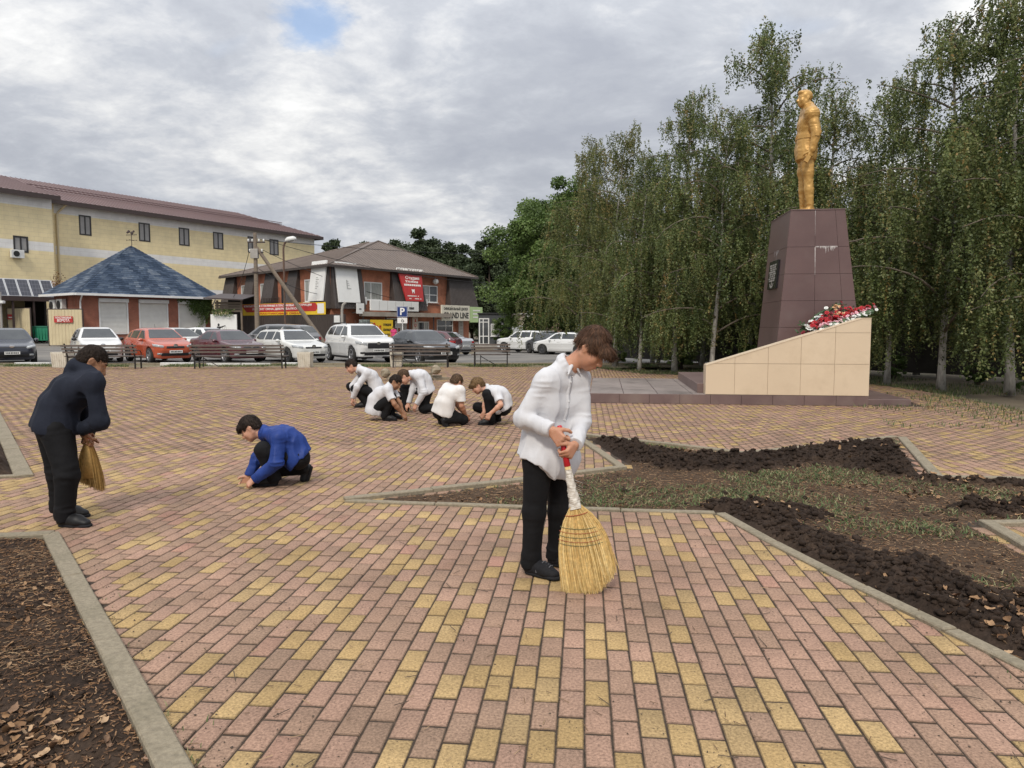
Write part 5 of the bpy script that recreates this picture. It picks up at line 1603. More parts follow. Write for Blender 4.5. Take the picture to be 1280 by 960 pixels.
# ------------------------------------------------------------------ anthracite booth, shop terrace and far garages
def booth():
    Y = 68.0; X = lambda px, y=Y: at(px, 408, y).x
    tz = -0.25
    ter = tag(MB().cbox((X(432, 66), 66.0, -1.0), (X(655, 66), 80, tz + 0.02), .03).obj('shop_terrace', M_grey_conc), kind='structure')
    A = Vector((X(598), Y, tz + .02)); w = X(640) - X(598)
    e = thing('kiosk_booth', 'small anthracite booth with a white glazed door and a side window', 'booth', A)
    h = zat(393, Y) - tz
    dx0, dx1 = .05, X(611.5) - X(598); wx0, wx1 = X(613.5) - X(598), X(630) - X(598)
    dz = zat(398, Y) - tz
    M = frame((0, 0, 0), (1, 0, 0))
    wall_with_holes('wall', e, M, 0, w, 0, h, [(dx0, dx1, .05, dz), (wx0, wx1, zat(420.5, Y) - tz, zat(405, Y) - tz)], M_anthr, .2)
    b = MB(); b.quad((0, 2.5, 0), (0, 0, 0), (0, 0, h), (0, 2.5, h)); b.quad((w, 0, 0), (w, 2.5, 0), (w, 2.5, h), (w, 0, h)); b.obj('side_wall', M_anthr, e)
    MB().cbox((-.08, -.1, h), (w + .08, 2.6, h + .12), .02).obj('roof', M_black, e)
    o = window(e, M, dx0, dx1, .05, dz, M_pvc, [M_glass, M_glass], (.42,), .1, name='door', hbar=.32)
    b = MB(); b.box((dx0 + .1, -.02, dz * .84), (dx1 - .1, .06, dz * .87)); b.obj('transom', M_pvc, o)
    window(e, M, wx0, wx1, zat(420.5, Y) - tz, zat(405, Y) - tz, M_pvc, [M_glass_light, M_glass], (.62,), .07, sill=M_pvc)
    Y2 = 90.0
    A = Vector((X(636, Y2), Y2, -.5))
    e = thing('concrete_garage', 'low pale concrete garage with a light grey gate behind the booth', 'garage', A); w = X(656, Y2) - X(636, Y2)
    MB().cbox((0, 0, 0), (w, 8, zat(393, Y2) + .5), .05).obj('wall', mat('old_garage_wall', (0.26, 0.22, 0.17), (0.34, 0.29, 0.22), 1.2, rough=0.9), e)
    b = MB(); wd = w - .6; n = 8
    for k in range(n): b.box((.4 + wd * k / n, -.06, .1), (.4 + wd * (k + 1) / n - .03, -.003, zat(407, Y2) + .5))
    b.obj('gate', mat('pale_gate', (0.42, 0.46, 0.47), (0.5, 0.53, 0.54), 1, rough=0.6), e)
    MB().box((-.15, -.25, zat(393, Y2) + .5), (w + .1, 8.1, zat(393, Y2) + .66)).obj('roof', M_grey_conc, e)
    A = Vector((X(656.5, Y2), Y2, -.5)); w = X(716, Y2) - X(656.5, Y2)
    e = thing('brick_garage', 'low brown brick garage with a white upper panel under the trees', 'garage', A)
    MB().cbox((0, -.02, 0), (w, 8, zat(404, Y2) + .5), .05).obj('wall', brick_mat('brown_brick', (0.25, 0.13, 0.085), (0.20, 0.10, 0.07), (0.25, 0.2, 0.17), .26, .08, .012), e)
    MB().cbox((.1, -.1, zat(403, Y2) + .5), (X(671, Y2) - X(656.5, Y2), 4, zat(389, Y2) + .5), .05).obj('upper_panel', M_sign_white, e)


booth()


# ------------------------------------------------------------------ poles, lamp, cables, parking sign
def poles():
    Y = 56.0; b0 = at(321.5, 408, Y); zt = zat(291, Y)
    e = thing('utility_pole', 'grey concrete utility pole with a slanting brace beside the dark fence', 'utility pole', (b0.x, Y, 0))
    MB().tube([(0, 0, -.1), (0.02, 0, zt)], [.19, .13], 10).obj('pole', M_wood, e)
    pA = Vector((.1, 0, zat(309, Y))); q = at(409, 434.5, Y + 1.0) - Vector((b0.x, Y, 0))
    MB().tube([pA, q], [.13, .19], 10).obj('brace', M_wood, e)
    b = MB(); b.box((-.55, -.06, zt - .75), (.75, .06, zt - .65)); b.box((-.45, -.06, zt - 1.5), (.6, .06, zt - 1.4)); b.box((-.18, -.2, zt - 3.0), (.2, .2, zt - 2.9)); b.obj('cross_arm', M_brown_trim, e)
    b = MB()
    for x in (-.5, -.2, .3, .65):
        b.lathe([(0, 0), (.07, .02), (.05, .08), (.08, .12), (.03, .2), (0, .2)], 8, 'Z', 0, Matrix.Translation((x, 0, zt - .65)))
    for x in (-.4, .5): b.lathe([(0, 0), (.07, .02), (.05, .08), (.08, .12), (.03, .2), (0, .2)], 8, 'Z', 0, Matrix.Translation((x, 0, zt - 1.4)))
    b.obj('insulator', M_ac, e)
    b = MB(); b.cbox((-.3, -.25, zt - 1.9), (.25, .1, zt - 1.2), .04); b.obj('junction_box', M_grey_conc, e)
    x = at(354, 408, Y).x; e = thing('street_lamp', 'thin brown street lamp with a hooded head right of the utility pole', 'street lamp', (x, Y + .5, 0)); zt2 = zat(302, Y)
    pts = [(0, 0, 0), (0, 0, zt2 - .6)] + [(.45 * (1 - math.cos(a)), -.15 * (1 - math.cos(a)), zt2 - .6 + .75 * math.sin(a)) for a in np.linspace(.2, 1.5, 6)]
    MB().tube(pts, .075, 8).obj('pole', mat('rusty_pole', (0.10, 0.06, 0.045), (0.14, 0.085, 0.06), 3, rough=0.7), e)
    b = MB(); Mx = Matrix.Translation((.62, -.2, zt2 + .2)) @ Matrix.Rotation(R(-12), 4, 'Y')
    b.lathe([(0, .22), (.2, .2), (.34, .08), (.38, -.1), (0, -.14)], 14, 'Z', 0, Mx @ Matrix.Scale(1.25, 4, (1, 0, 0)) @ Matrix.Scale(.6, 4, (0, 1, 0))); b.obj('lamp_head', M_ac, e, True)
    MB().lathe([(0, -.2), (.2, -.16), (.26, -.13), (0, -.12)], 12, 'Z', 0, Mx).obj('lens', M_glass_light, e)
    x = at(427.5, 408, 56).x; e = thing('gooseneck_post', 'short white gooseneck post at the end of the dark fence', 'post', (x, 56, 0)); zt3 = zat(378, 56)
    MB().tube([(0, 0, 0), (.02, 0, zt3 - .6), (.1, 0, zt3 - .2), (.3, 0, zt3)], .1, 8).obj('pole', M_grey_conc, e)
    MB().cbox((-.55, -.2, zt3 - 1.55), (-.12, .1, zt3 - 1.0), .03).obj('meter_box', M_ac, e)
    def cable(P, Q, sag, label):
        b = MB(); P, Q = Vector(P), Vector(Q); pts = []
        for k in range(17):
            t_ = k / 16; p = P.lerp(Q, t_); p.z -= sag * 4 * t_ * (1 - t_); pts.append(p - P)
        o = b.tube(pts, .022, 5).obj('overhead_cable', M_black, None, loc=P); tag(o, label, 'cable', 'overhead cables')
    top = Vector((b0.x, Y, 0))
    cable(top + Vector((.65, 0, zt - .5)), at(700, 353, 75), 1.2, 'upper black cable from the utility pole over the grey roof to the right')
    cable(top + Vector((.3, 0, zt - .5)), at(760, 312, 95), .8, 'highest black cable crossing the sky in front of the dark trees')
    cable(top + Vector((.5, 0, zt - 1.25)), at(565, 383, 71), .9, 'black cable sagging from the utility pole to the GRAND LINE end of the roof')
    cable(top + Vector((.1, 0, zt - 2.6)), at(400, 368, 60.5), .3, 'short black cable from the utility pole to the white advertising boards')
    cable(top + Vector((-.4, 0, zt - 1.2)), at(292, 371, 63), .4, 'black cable hanging from the utility pole down to the lean to')
    Yp = 45.0; p = at(503, 408, Yp); zb = lotz(p.x, Yp)
    e = thing('parking_sign', 'blue square parking sign with white P on a thin white post', 'road sign', (p.x, Yp, zb))
    zt = zat(383, Yp) - zb; s = .66
    MB().tube([(0, 0.04, 0), (0, 0.04, zt)], .035, 8).obj('post', M_white, e)
    b = MB(); b.cbox((-s / 2, -.02, zt - s), (s / 2, .02, zt), .008); b.obj('panel', mat('sign_blue', (0.012, 0.035, 0.16), rough=0.4), e)
    b = MB()
    for lo, hi in (((-s / 2 + .02, zt - s + .02), (s / 2 - .02, zt - s + .035)), ((-s / 2 + .02, zt - .035), (s / 2 - .02, zt - .02)), ((-s / 2 + .02, zt - s + .035), (-s / 2 + .035, zt - .035)), ((s / 2 - .035, zt - s + .035), (s / 2 - .02, zt - .035))):
        b.box((lo[0], -.026, lo[1]), (hi[0], -.02, hi[1]))
    b.obj('border', M_txt_white, e)
    put_text('P', e, frame((0, -.023, zt - s * .5), (1, 0, 0)), s * .66, M_txt_white, None, True, .004)
    b = MB(); b.cbox((-s * .45, -.02, zt - s - .36), (s * .45, .02, zt - s - .03), .006); pl_ = b.obj('sub_plate', M_txt_white, e)
    b = MB(); b.lathe([(.05, 0), (.085, 0), (.085, .006), (.05, .006), (.05, 0)], 14, 'Y', 0, Matrix.Translation((.02, -.028, zt - s - .22))); b.tube([(-.03, -.026, zt - s - .07), (-.02, -.026, zt - s - .16), (.07, -.026, zt - s - .17), (.11, -.026, zt - s - .27)], .012, 5); b.obj('wheelchair_symbol', M_txt_black, pl_)


poles()


# ------------------------------------------------------------------ monument
M_granite = mat('maroon_tile', (0.115, 0.070, 0.067), (0.142, 0.088, 0.083), 1.2, rough=0.32, spec=0.5, dirt=((0.16, 0.12, 0.11), 1.6, 0.35))
M_granite2 = mat('maroon_step_tile', (0.13, 0.085, 0.08), (0.17, 0.115, 0.105), 1.6, rough=0.45, dirt=((0.22, 0.17, 0.145), 1.8, 0.6))
M_plattop = mat('grey_paving_slab', (0.20, 0.165, 0.15), (0.27, 0.225, 0.205), 1.5, rough=0.5, dirt=((0.055, 0.045, 0.04), 0.9, 0.75))
M_beige = mat('beige_tile', (0.66, 0.535, 0.385), (0.61, 0.49, 0.35), 0.9, rough=0.4, dirt=((0.48, 0.37, 0.25), 2.2, 0.4))
M_grout = mat('dark_grout', (0.075, 0.048, 0.045), rough=1.0)
M_pale_grout = mat('pale_grout', (0.40, 0.31, 0.21), rough=1.0)
M_limescale = mat('lime_streak', (0.55, 0.53, 0.52), (0.35, 0.3, 0.29), 14, rough=0.8)


def monument():
    A = MON_A; u, v = mon_u, mon_v
    t = thing('monument', 'war memorial with a tapering maroon pedestal beige flank wall and stepped platform', 'monument', A)
    M = frame((0, 0, 0), u)
    PH = 0.19
    xw0 = (hit(883.5, A, MON_B) - A).dot(u); xw1 = (hit(1089, A, MON_B) - A).dot(u); xe = (MON_B - A).dot(u)
    gap = 0.003

    def tiles(nx, nz, lo, hi, face, m, name='tile', th=0.012, par=t, off=0.0):
        """rows of facing tiles on a box side; face gives the frame of that side"""
        for i in range(nx):
            for j in range(nz):
                a = lo[0] + (hi[0] - lo[0]) * i / nx + gap; c = lo[0] + (hi[0] - lo[0]) * (i + 1) / nx - gap
                e = lo[1] + (hi[1] - lo[1]) * j / nz + gap; g = lo[1] + (hi[1] - lo[1]) * (j + 1) / nz - gap
                MB().cbox((a, e, 0), (c, g, th + rnd.uniform(0, .002)), .002, face).obj(name, m, par)
    D = 4.4
    MB().box((0.012, 0.012, -.1), (xw1 - .02, D, PH - .012), M).obj('platform', M_grout, t)
    front = M @ Matrix.Translation((0, 0.012, 0)) @ Matrix.Rotation(R(90), 4, 'X')
    tiles(9, 1, (0.0, 0.0), (xw1, PH), front, M_granite2, 'riser_tile')
    left = M @ Matrix.Translation((0.012, D, 0)) @ Matrix.Rotation(R(-90), 4, 'Z') @ Matrix.Rotation(R(90), 4, 'X')
    tiles(7, 1, (0, 0), (D, PH), left, M_granite2, 'riser_tile')
    top = M @ Matrix.Translation((0, 0, PH - .012))
    for i in range(6):
        for j in range(7):
            a, c = .008 + .66 * i, .66 * (i + 1); e, g = .008 + .62 * j, .62 * (j + 1)
            if c > xw1 - .1: continue
            MB().cbox((a + gap, e + gap, 0), (c - gap, min(g, D) - gap, .012 + rnd.uniform(0, .003)), .003, top).obj('platform_slab', M_plattop, t)
    s2 = xw0 - .12; H2 = PH + .19
    MB().cbox((s2, .30, PH + .004), (xw1, D - .4, H2), .006, M).obj('upper_step', M_granite2, t)
    MB().cbox((xw1 + .002, .25, -.1), (xe, 3.2, .11), .008, M).obj('side_slab', M_granite2, t)
    z0 = PH + .0
    zl = zat(456.5, (A + u * xw0).y) ; zr = zat(397.5, (A + u * xw1).y); xk = (hit(1078, A, MON_B) - A).dot(u)
    zfun = lambda x: zl + (zr - zl) * min(1, (x - xw0) / (xk - xw0))
    th = .34
    b = MB(); prof = [(xw0 + .012, z0), (xw1 - .012, z0), (xw1 - .012, zr - .012), (xk, zr - .012), (xw0 + .012, zl - .012)]
    n = len(prof); vv = [M @ Vector((x, .014, z)) for x, z in prof] + [M @ Vector((x, th, z)) for x, z in prof]
    b.add(vv, [tuple(range(n)), tuple(range(2 * n - 1, n - 1, -1))] + [(k + n, (k + 1) % n + n, (k + 1) % n, k) for k in range(n)])
    b.obj('flank_wall', M_pale_grout, t)
    rows = [z0 + .004, z0 + .60, z0 + 1.19, z0 + 1.80]
    cols = [xw0 + (xw1 - xw0) * q for q in (0, .18, .385, .585, .79, 1.0)]
    for i in range(5):
        for j in range(3):
            a, c = cols[i] + gap, cols[i + 1] - gap; e, g = rows[j] + gap, rows[j + 1] - gap
            za, zc = min(g, zfun(a)), min(g, zfun(c))
            if zc - e < .01: continue
            if za < e + .004:
                xs = xw0 + (e + .004 - zl) / (zr - zl) * (xk - xw0); a = max(a, xs); za = min(g, zfun(a))
                if c - a < .02: continue
            pts = [(a, e), (c, e), (c, zc)]
            for q in (xk, xw0 + (g - zl) / (zr - zl) * (xk - xw0)):
                if a + .01 < q < c - .01: pts.append((q, min(g, zfun(q))))
            pts = pts[:3] + sorted(pts[3:], key=lambda p: -p[0]) + [(a, za)]
            k = len(pts); b = MB(); yy = rnd.uniform(0, .002)
            b.add([M @ Vector((x, -yy, z)) for x, z in pts] + [M @ Vector((x, .014, z)) for x, z in pts],
                  [tuple(range(k))] + [(q + k, (q + 1) % k + k, (q + 1) % k, q) for q in range(k)])
            b.obj('wall_tile', M_beige, t)
    b = MB()
    for (x0_, x1_) in ((xw0 + .004, xk), (xk, xw1)):
        b.add([M @ Vector(p) for p in ((x0_, -.008, zfun(x0_) - .012), (x1_, -.008, zfun(x1_) - .012), (x1_, th + .01, zfun(x1_) - .012), (x0_, th + .01, zfun(x0_) - .012),
                                       (x0_, -.008, zfun(x0_) + .004), (x1_, -.008, zfun(x1_) + .004), (x1_, th + .01, zfun(x1_) + .004), (x0_, th + .01, zfun(x0_) + .004))],
              [(4, 5, 6, 7), (0, 1, 5, 4), (2, 3, 7, 6), (3, 0, 4, 7), (1, 2, 6, 5)])
    b.obj('coping', M_beige, t)
    b = MB(); b.box((xw0, .0, z0 + .004), (xw0 + .012, th, zl - .014), M); b.box((xw1 - .012, .0, z0 + .004), (xw1, th, zr - .014), M); b.obj('end_tile', M_beige, t)
    b = MB(); y0, y1 = th + .004, 1.05
    b.add([M @ Vector(p) for p in ((xw0 + .1, y0, H2), (xw1 - .02, y0, H2), (xw1 - .02, y0, zr - .12), (xk, y0, zr - .12), (xw0 + .1, y0, zl - .12),
                                   (xw0 + .1, y1, H2), (xw1 - .02, y1, H2), (xw1 - .02, y1, zr - .12), (xk, y1, zr - .12), (xw0 + .1, y1, zl - .12))],
          [(0, 1, 2, 3, 4), (9, 8, 7, 6, 5), (4, 3, 8, 9), (3, 2, 7, 8), (1, 6, 7, 2), (0, 4, 9, 5)])
    b.obj('wreath_bed', M_granite2, t)
    yf = 1.08; A2 = A + v * yf; B2 = A2 + u
    px = lambda p: (hit(p, A2, B2) - A2).dot(u)
    Yf = lambda x: (A2 + u * x).y
    xa0, xa1 = px(975), px(1071); xb0, xb1 = px(985.5), px(1052.5)
    zt = zat(262, Yf(xb0)); zb = H2; zlow = zat(392, Yf(xa0))
    k_ = (zt - zb) / (zt - zlow)
    xa0 = xb0 + (xa0 - xb0) * k_; xa1 = xb1 + (xa1 - xb1) * k_
    tp = (xb0 - xa0) * .22; dep_t = 1.75
    ctr = Vector(((xb0 + xb1) / 2, yf + tp + dep_t / 2, 0))
    bot = [(xa0, yf), (xa1, yf), (xa1, yf + dep_t + 2 * tp), (xa0, yf + dep_t + 2 * tp)]
    topq = [(xb0, yf + tp), (xb1, yf + tp), (xb1, yf + tp + dep_t), (xb0, yf + tp + dep_t)]
    ins = .012
    sh = lambda q, d: [(x + (d if x < ctr.x else -d), y + (d if y < ctr.y else -d)) for x, y in q]
    b = MB(); b.add([M @ Vector((*p, zb)) for p in sh(bot, ins)] + [M @ Vector((*p, zt - ins)) for p in sh(topq, ins)], [(3, 2, 1, 0), (4, 5, 6, 7)] + [(q, (q + 1) % 4, 4 + (q + 1) % 4, 4 + q) for q in range(4)])
    b.obj('pedestal_core', M_grout, t)
    zs = [zb, zb + .55, zb + 1.1, zb + 1.64, zb + 2.18, zb + 2.72, zt]
    def face(i, ncol, fr_=None):
        j = (i + 1) % 4
        P = lambda s, z: Vector((*(Vector(bot[i]).lerp(Vector(bot[j]), s).lerp(Vector(topq[i]).lerp(Vector(topq[j]), s), (z - zb) / (zt - zb))), z))
        nrm = (P(1, zb) - P(0, zb)).cross(P(0, zt) - P(0, zb)).normalized()
        for r in range(6):
            cs = [0, .5, 1.0] if ncol == 2 else ([0, 1.0] if ncol == 1 else [0, .45, .82, 1.0])
            for a, c in zip(cs[:-1], cs[1:]):
                e, g = zs[r] + gap, zs[r + 1] - gap; w = (P(1, e) - P(0, e)).length; a2, c2 = a + gap / w, c - gap / w
                o_ = rnd.uniform(0, .002)
                q = [P(a2, e), P(c2, e), P(c2, g), P(a2, g)]
                f_ = [p + nrm * o_ for p in q]; bk = [p - nrm * .012 for p in q]
                MB().add([M @ p for p in f_ + bk], [(0, 1, 2, 3)] + [(4 + k, 4 + (k + 1) % 4, (k + 1) % 4, k) for k in range(4)]).obj('pedestal_tile', M_granite, t)
        return P, nrm
    P0, n0 = face(0, 3); P3, n3 = face(3, 1); face(1, 1); face(2, 2)
    MB().cbox((xb0 - .012, yf + tp - .012, zt - .01), (xb1 + .012, yf + tp + dep_t + .012, zt + .012), .004, M).obj('pedestal_cap', M_granite, t)
    b = MB()
    def streak(P, n_, s, z1, w, l):
        m = 5; pts = []
        q0, q1, q2 = P(s, z1), P(s, z1 - l), P(s + .001, z1)
        d = (P(s + .05, z1) - P(s, z1)).normalized() * w
        b.add([M @ (q0 - d + n_ * .006), M @ (q0 + d + n_ * .006), M @ (q1 + d * .25 + n_ * .006), M @ (q1 - d * .25 + n_ * .006)], [(3, 2, 1, 0)])
    for s in np.linspace(.46, .80, 26): streak(P0, n0, s + rnd.uniform(-.006, .006), zs[5] + .012, .010, rnd.choice((.03, .03, .04, .06, .10)))
    for s, l in ((.62, .14), (.66, .11), (.70, .08)): streak(P0, n0, s, zs[5] + .005, .008, l)
    streak(P0, n0, .452, zs[5] - .01, .010, .55); streak(P0, n0, .45, zt - .02, .004, .5)
    for s, l in ((.42, .12), (.52, .2), (.58, .1)): streak(P3, n3, s, zs[5] + .01, .02, l)
    tag(b.obj('lime_streak', M_limescale, t), kind='stuff')
    b = MB(); s0, s1 = .30, .74; za, zc = zat(361, Yf(xa0) + .7), zat(325.5, Yf(xa0) + .7)
    q = [P3(s0, za), P3(s1, za), P3(s1, zc), P3(s0, zc)]
    b.add([M @ (p + n3 * .045) for p in q] + [M @ (p + n3 * .002) for p in q], [(0, 1, 2, 3)] + [(4 + k, 4 + (k + 1) % 4, (k + 1) % 4, k) for k in range(4)])
    pq = b.obj('plaque', mat('black_granite', (0.013, 0.013, 0.014), rough=0.25), t)
    ml = mat('engraved_letters', (0.42, 0.40, 0.36), rough=0.6)
    for k in range(8):
        b = MB(); zz = zc - .09 - (zc - za) * .078 * k; x = s0 + .05 + .02 * (k % 3)
        while x < s1 - .06 - .03 * (k % 2):
            w = rnd.uniform(.012, .022); hh = .024
            qq = [P3(x, zz - hh), P3(x + w, zz - hh), P3(x + w, zz + hh * .5), P3(x, zz + hh * .5)]
            b.add([M @ (p + n3 * .049) for p in qq], [(0, 1, 2, 3)]); x += w + (.009 if rnd.random() < .8 else .025)
        tag(b.obj('inscription_line', ml, pq), kind='stuff')
    b = MB(); zc2 = za + (zc - za) * .16
    for sg in (-1, 1):
        for k in range(5):
            a = math.radians(200 + 32 * k) if sg < 0 else math.radians(-20 - 32 * k)
            c_ = .075 + .0 * k; x_ = (s0 + s1) / 2 + math.cos(a) * .085; z_ = zc2 + math.sin(a) * .10 + .04
            qq = [P3(x_ - .012, z_), P3(x_, z_ - .025), P3(x_ + .014, z_ + .012), P3(x_, z_ + .03)]
            b.add([M @ (p + n3 * .049) for p in qq], [(0, 1, 2, 3)])
    for sg in (-.014, .014):
        qq = [P3((s0 + s1) / 2 + sg - .008, zc2 - .02), P3((s0 + s1) / 2 + sg + .008, zc2 - .02), P3((s0 + s1) / 2 + sg * .3 + .003, zc2 + .1), P3((s0 + s1) / 2 + sg * .3 - .003, zc2 + .1)]
        b.add([M @ (p + n3 * .049) for p in qq], [(0, 1, 2, 3)])
    b.obj('laurel_emblem', ml, pq)
    return dict(M=M, t=t, zt=zt, ctr=ctr, zfun=zfun, xw0=xw0, xw1=xw1, xk=xk, A=A, th=th)


MON = monument()


# ------------------------------------------------------------------ wreaths and flowers
def flower_heads(name, parent, pts, rad, m, up=(0, 0, 1), petals=7, seed=1):
    """many small blooms, each with its own cupped petals, joined"""
    r = random.Random(seed); b = MB()
    for p in pts:
        rr = rad * r.uniform(.7, 1.2); q = Vector((r.uniform(-.5, .5), r.uniform(-1, .1), r.uniform(.3, 1))).normalized().to_track_quat('Z', 'Y').to_matrix().to_4x4()
        Mx = Matrix.Translation(p) @ q
        for ring, (ro, zt_, n) in enumerate(((1.0, .25, petals), (.6, .55, petals - 2))):
            for k in range(n):
                a = 2 * math.pi * (k + .5 * ring) / n; a1, a2 = a - .5, a + .5
                b.add([Mx @ Vector((0, 0, 0)), Mx @ Vector((math.cos(a1) * rr * ro * .8, math.sin(a1) * rr * ro * .8, rr * zt_ * .6)), Mx @ Vector((math.cos(a) * rr * ro, math.sin(a) * rr * ro, rr * zt_)), Mx @ Vector((math.cos(a2) * rr * ro * .8, math.sin(a2) * rr * ro * .8, rr * zt_ * .6))], [(0, 1, 2, 3)])
    return tag(b.obj(name, m, parent), kind='stuff')


def wreaths():
    M = MON['M']; A = MON['A']; xw0, xw1, xk, zf = MON['xw0'], MON['xw1'], MON['xk'], MON['zfun']
    cm = lambda n, c, c2: mat(n, c, c2, 25, rough=0.6)
    mw, mr, mp, mb, my, mdk = cm('white_petal', (.78, .78, .74), (.66, .68, .66)), cm('red_petal', (.50, .02, .03), (.36, .01, .02)), cm('pink_petal', (.72, .33, .40), (.80, .55, .60)), cm('pale_blue_petal', (.55, .62, .72), (.70, .74, .80)), cm('peach_petal', (.72, .42, .22), (.78, .55, .33)), cm('dark_red_petal', (.22, .015, .025), (.14, .01, .02))
    mg = cm('wreath_green', (.03, .07, .03), (.06, .11, .04))
    Y0 = A.y
    r = random.Random(4)

    WB = A + mon_u
    Yw = lambda px: hit(px, A, WB).y

    def wr(label, cx, cy, dy, rx, tilt, mats, nfl, frad, seed, lean=.35):
        """oval wreath lying against the slope"""
        c = at(cx, cy, Yw(cx) + dy); e = thing('wreath', label, 'wreath', c, 0, 'wreaths and flowers laid on the memorial')
        Mx = Matrix.Rotation(tilt, 4, 'Y') @ Matrix.Rotation(R(-60) * lean, 4, 'X')
        b = MB(); n = 18; ringp = [Mx @ Vector((rx * math.cos(2 * math.pi * k / n), 0.0, rx * .38 * math.sin(2 * math.pi * k / n))) for k in range(n + 1)]
        b.tube(ringp, rx * .11, 6, caps=False); b.obj('ring', mg, e)
        rr = random.Random(seed)
        g = MB()
        for k in range(160):
            a = rr.uniform(0, 6.283); s = rr.uniform(.45, 1.25); p = Mx @ Vector((rx * s * math.cos(a), rr.uniform(-.06, .02), rx * .38 * s * math.sin(a)))
            d = Vector((rr.uniform(-1, 1), rr.uniform(-1, .2), rr.uniform(-.4, 1))).normalized() * rx * .16; w = d.cross(Vector((0, 1, .3))).normalized() * rx * .035
            g.add([p, p + d * .5 + w, p + d, p + d * .5 - w], [(0, 1, 2, 3)])
        g.obj('foliage', mg, e)
        for i, m in enumerate(mats):
            pts = []
            for k in range(nfl):
                a = rr.uniform(0, 6.283) if i else rr.uniform(2.4, 5.5); s = rr.uniform(.15, 1.1)
                pts.append(Mx @ Vector((rx * s * math.cos(a), -.07 - rr.uniform(0, .05), rx * .40 * s * math.sin(a) + .02)))
            flower_heads('flowers', e, pts, frad, m, seed=seed + i)
        return e
    wr('wreath of pale blue and white flowers beside the dark red one', 1024, 399, .62, .23, R(-42), [mb, mw], 16, .042, 11)
    wr('dark red wreath with red and peach flowers leaning on the pedestal', 1040, 394, .8, .27, R(-48), [mr, my, mdk], 14, .042, 12)
    wr('bright red wreath lying behind the beige wall edge', 1034, 404, .45, .32, R(-20), [mr, mr, mdk], 24, .042, 14, .6)
    wr('wreath with peach and red flowers near the top of the slope', 1060, 394, .6, .26, R(-22), [my, mr], 18, .04, 15, .6)
    a = at(1024, 409, Yw(1024) + .25); bq = at(1091, 386, Yw(1091) + .40); e = thing('pink_wreath', 'long pink and white wreath lying highest along the sloping wall', 'wreath', a, 0, 'wreaths and flowers laid on the memorial')
    d = bq - a; pts = [d * (k / 60) + Vector((r.uniform(-.02, .02), r.uniform(-.05, .05), r.uniform(-.03, .04))) for k in range(61)]
    b = MB(); b.tube([Vector((0, 0, -.04)), d * .5 + Vector((0, 0, -.05)), d + Vector((0, 0, -.05))], .055, 8); b.obj('ring', mg, e)
    flower_heads('flowers', e, pts, .042, mp, seed=21); flower_heads('flowers', e, [p + Vector((r.uniform(-.03, .03), -.05, -.045)) for p in pts], .036, mw, seed=22)
    flower_heads('flowers', e, [p + Vector((0, .05, .06)) for p in pts[20:]], .04, mr, seed=23)
    c = at(1013, 409.5, Yw(1013) + .42); e = thing('bouquet', 'bunch of large white flowers at the lower end of the wreaths', 'bouquet', c, 0, 'wreaths and flowers laid on the memorial')
    for k, (x, y, z) in enumerate(((-.04, -.05, .0), (.06, -.06, -.03), (.01, -.02, .11), (-.1, 0, .02))):
        flower_heads('flower', e, [Vector((x, y, z))], .085, mw, petals=9, seed=30 + k)
    g = MB()
    for k in range(70):
        p = Vector((r.uniform(-.2, .16), r.uniform(-.05, .1), r.uniform(-.13, .1))); dd = Vector((r.uniform(-1, 1), r.uniform(-.5, .5), r.uniform(-.6, 1))).normalized() * .1; w = dd.cross(Vector((0, 1, 0))).normalized() * .02
        g.add([p, p + dd * .5 + w, p + dd, p + dd * .5 - w], [(0, 1, 2, 3)])
    g.obj('foliage', mg, e)
    flower_heads('flowers', e, [Vector((r.uniform(-.16, .02), -.03, r.uniform(-.14, -.06))) for _ in range(6)], .035, mdk, seed=40)


wreaths()


# ------------------------------------------------------------------ benches, white tubs, star-shaped plinth
M_slat = mat('bench_slat', (0.085, 0.066, 0.056), (0.145, 0.118, 0.10), 6, rough=0.6, stretch=(1, 6, 6))
M_iron = mat('bench_iron', (0.014, 0.013, 0.013), rough=0.45)


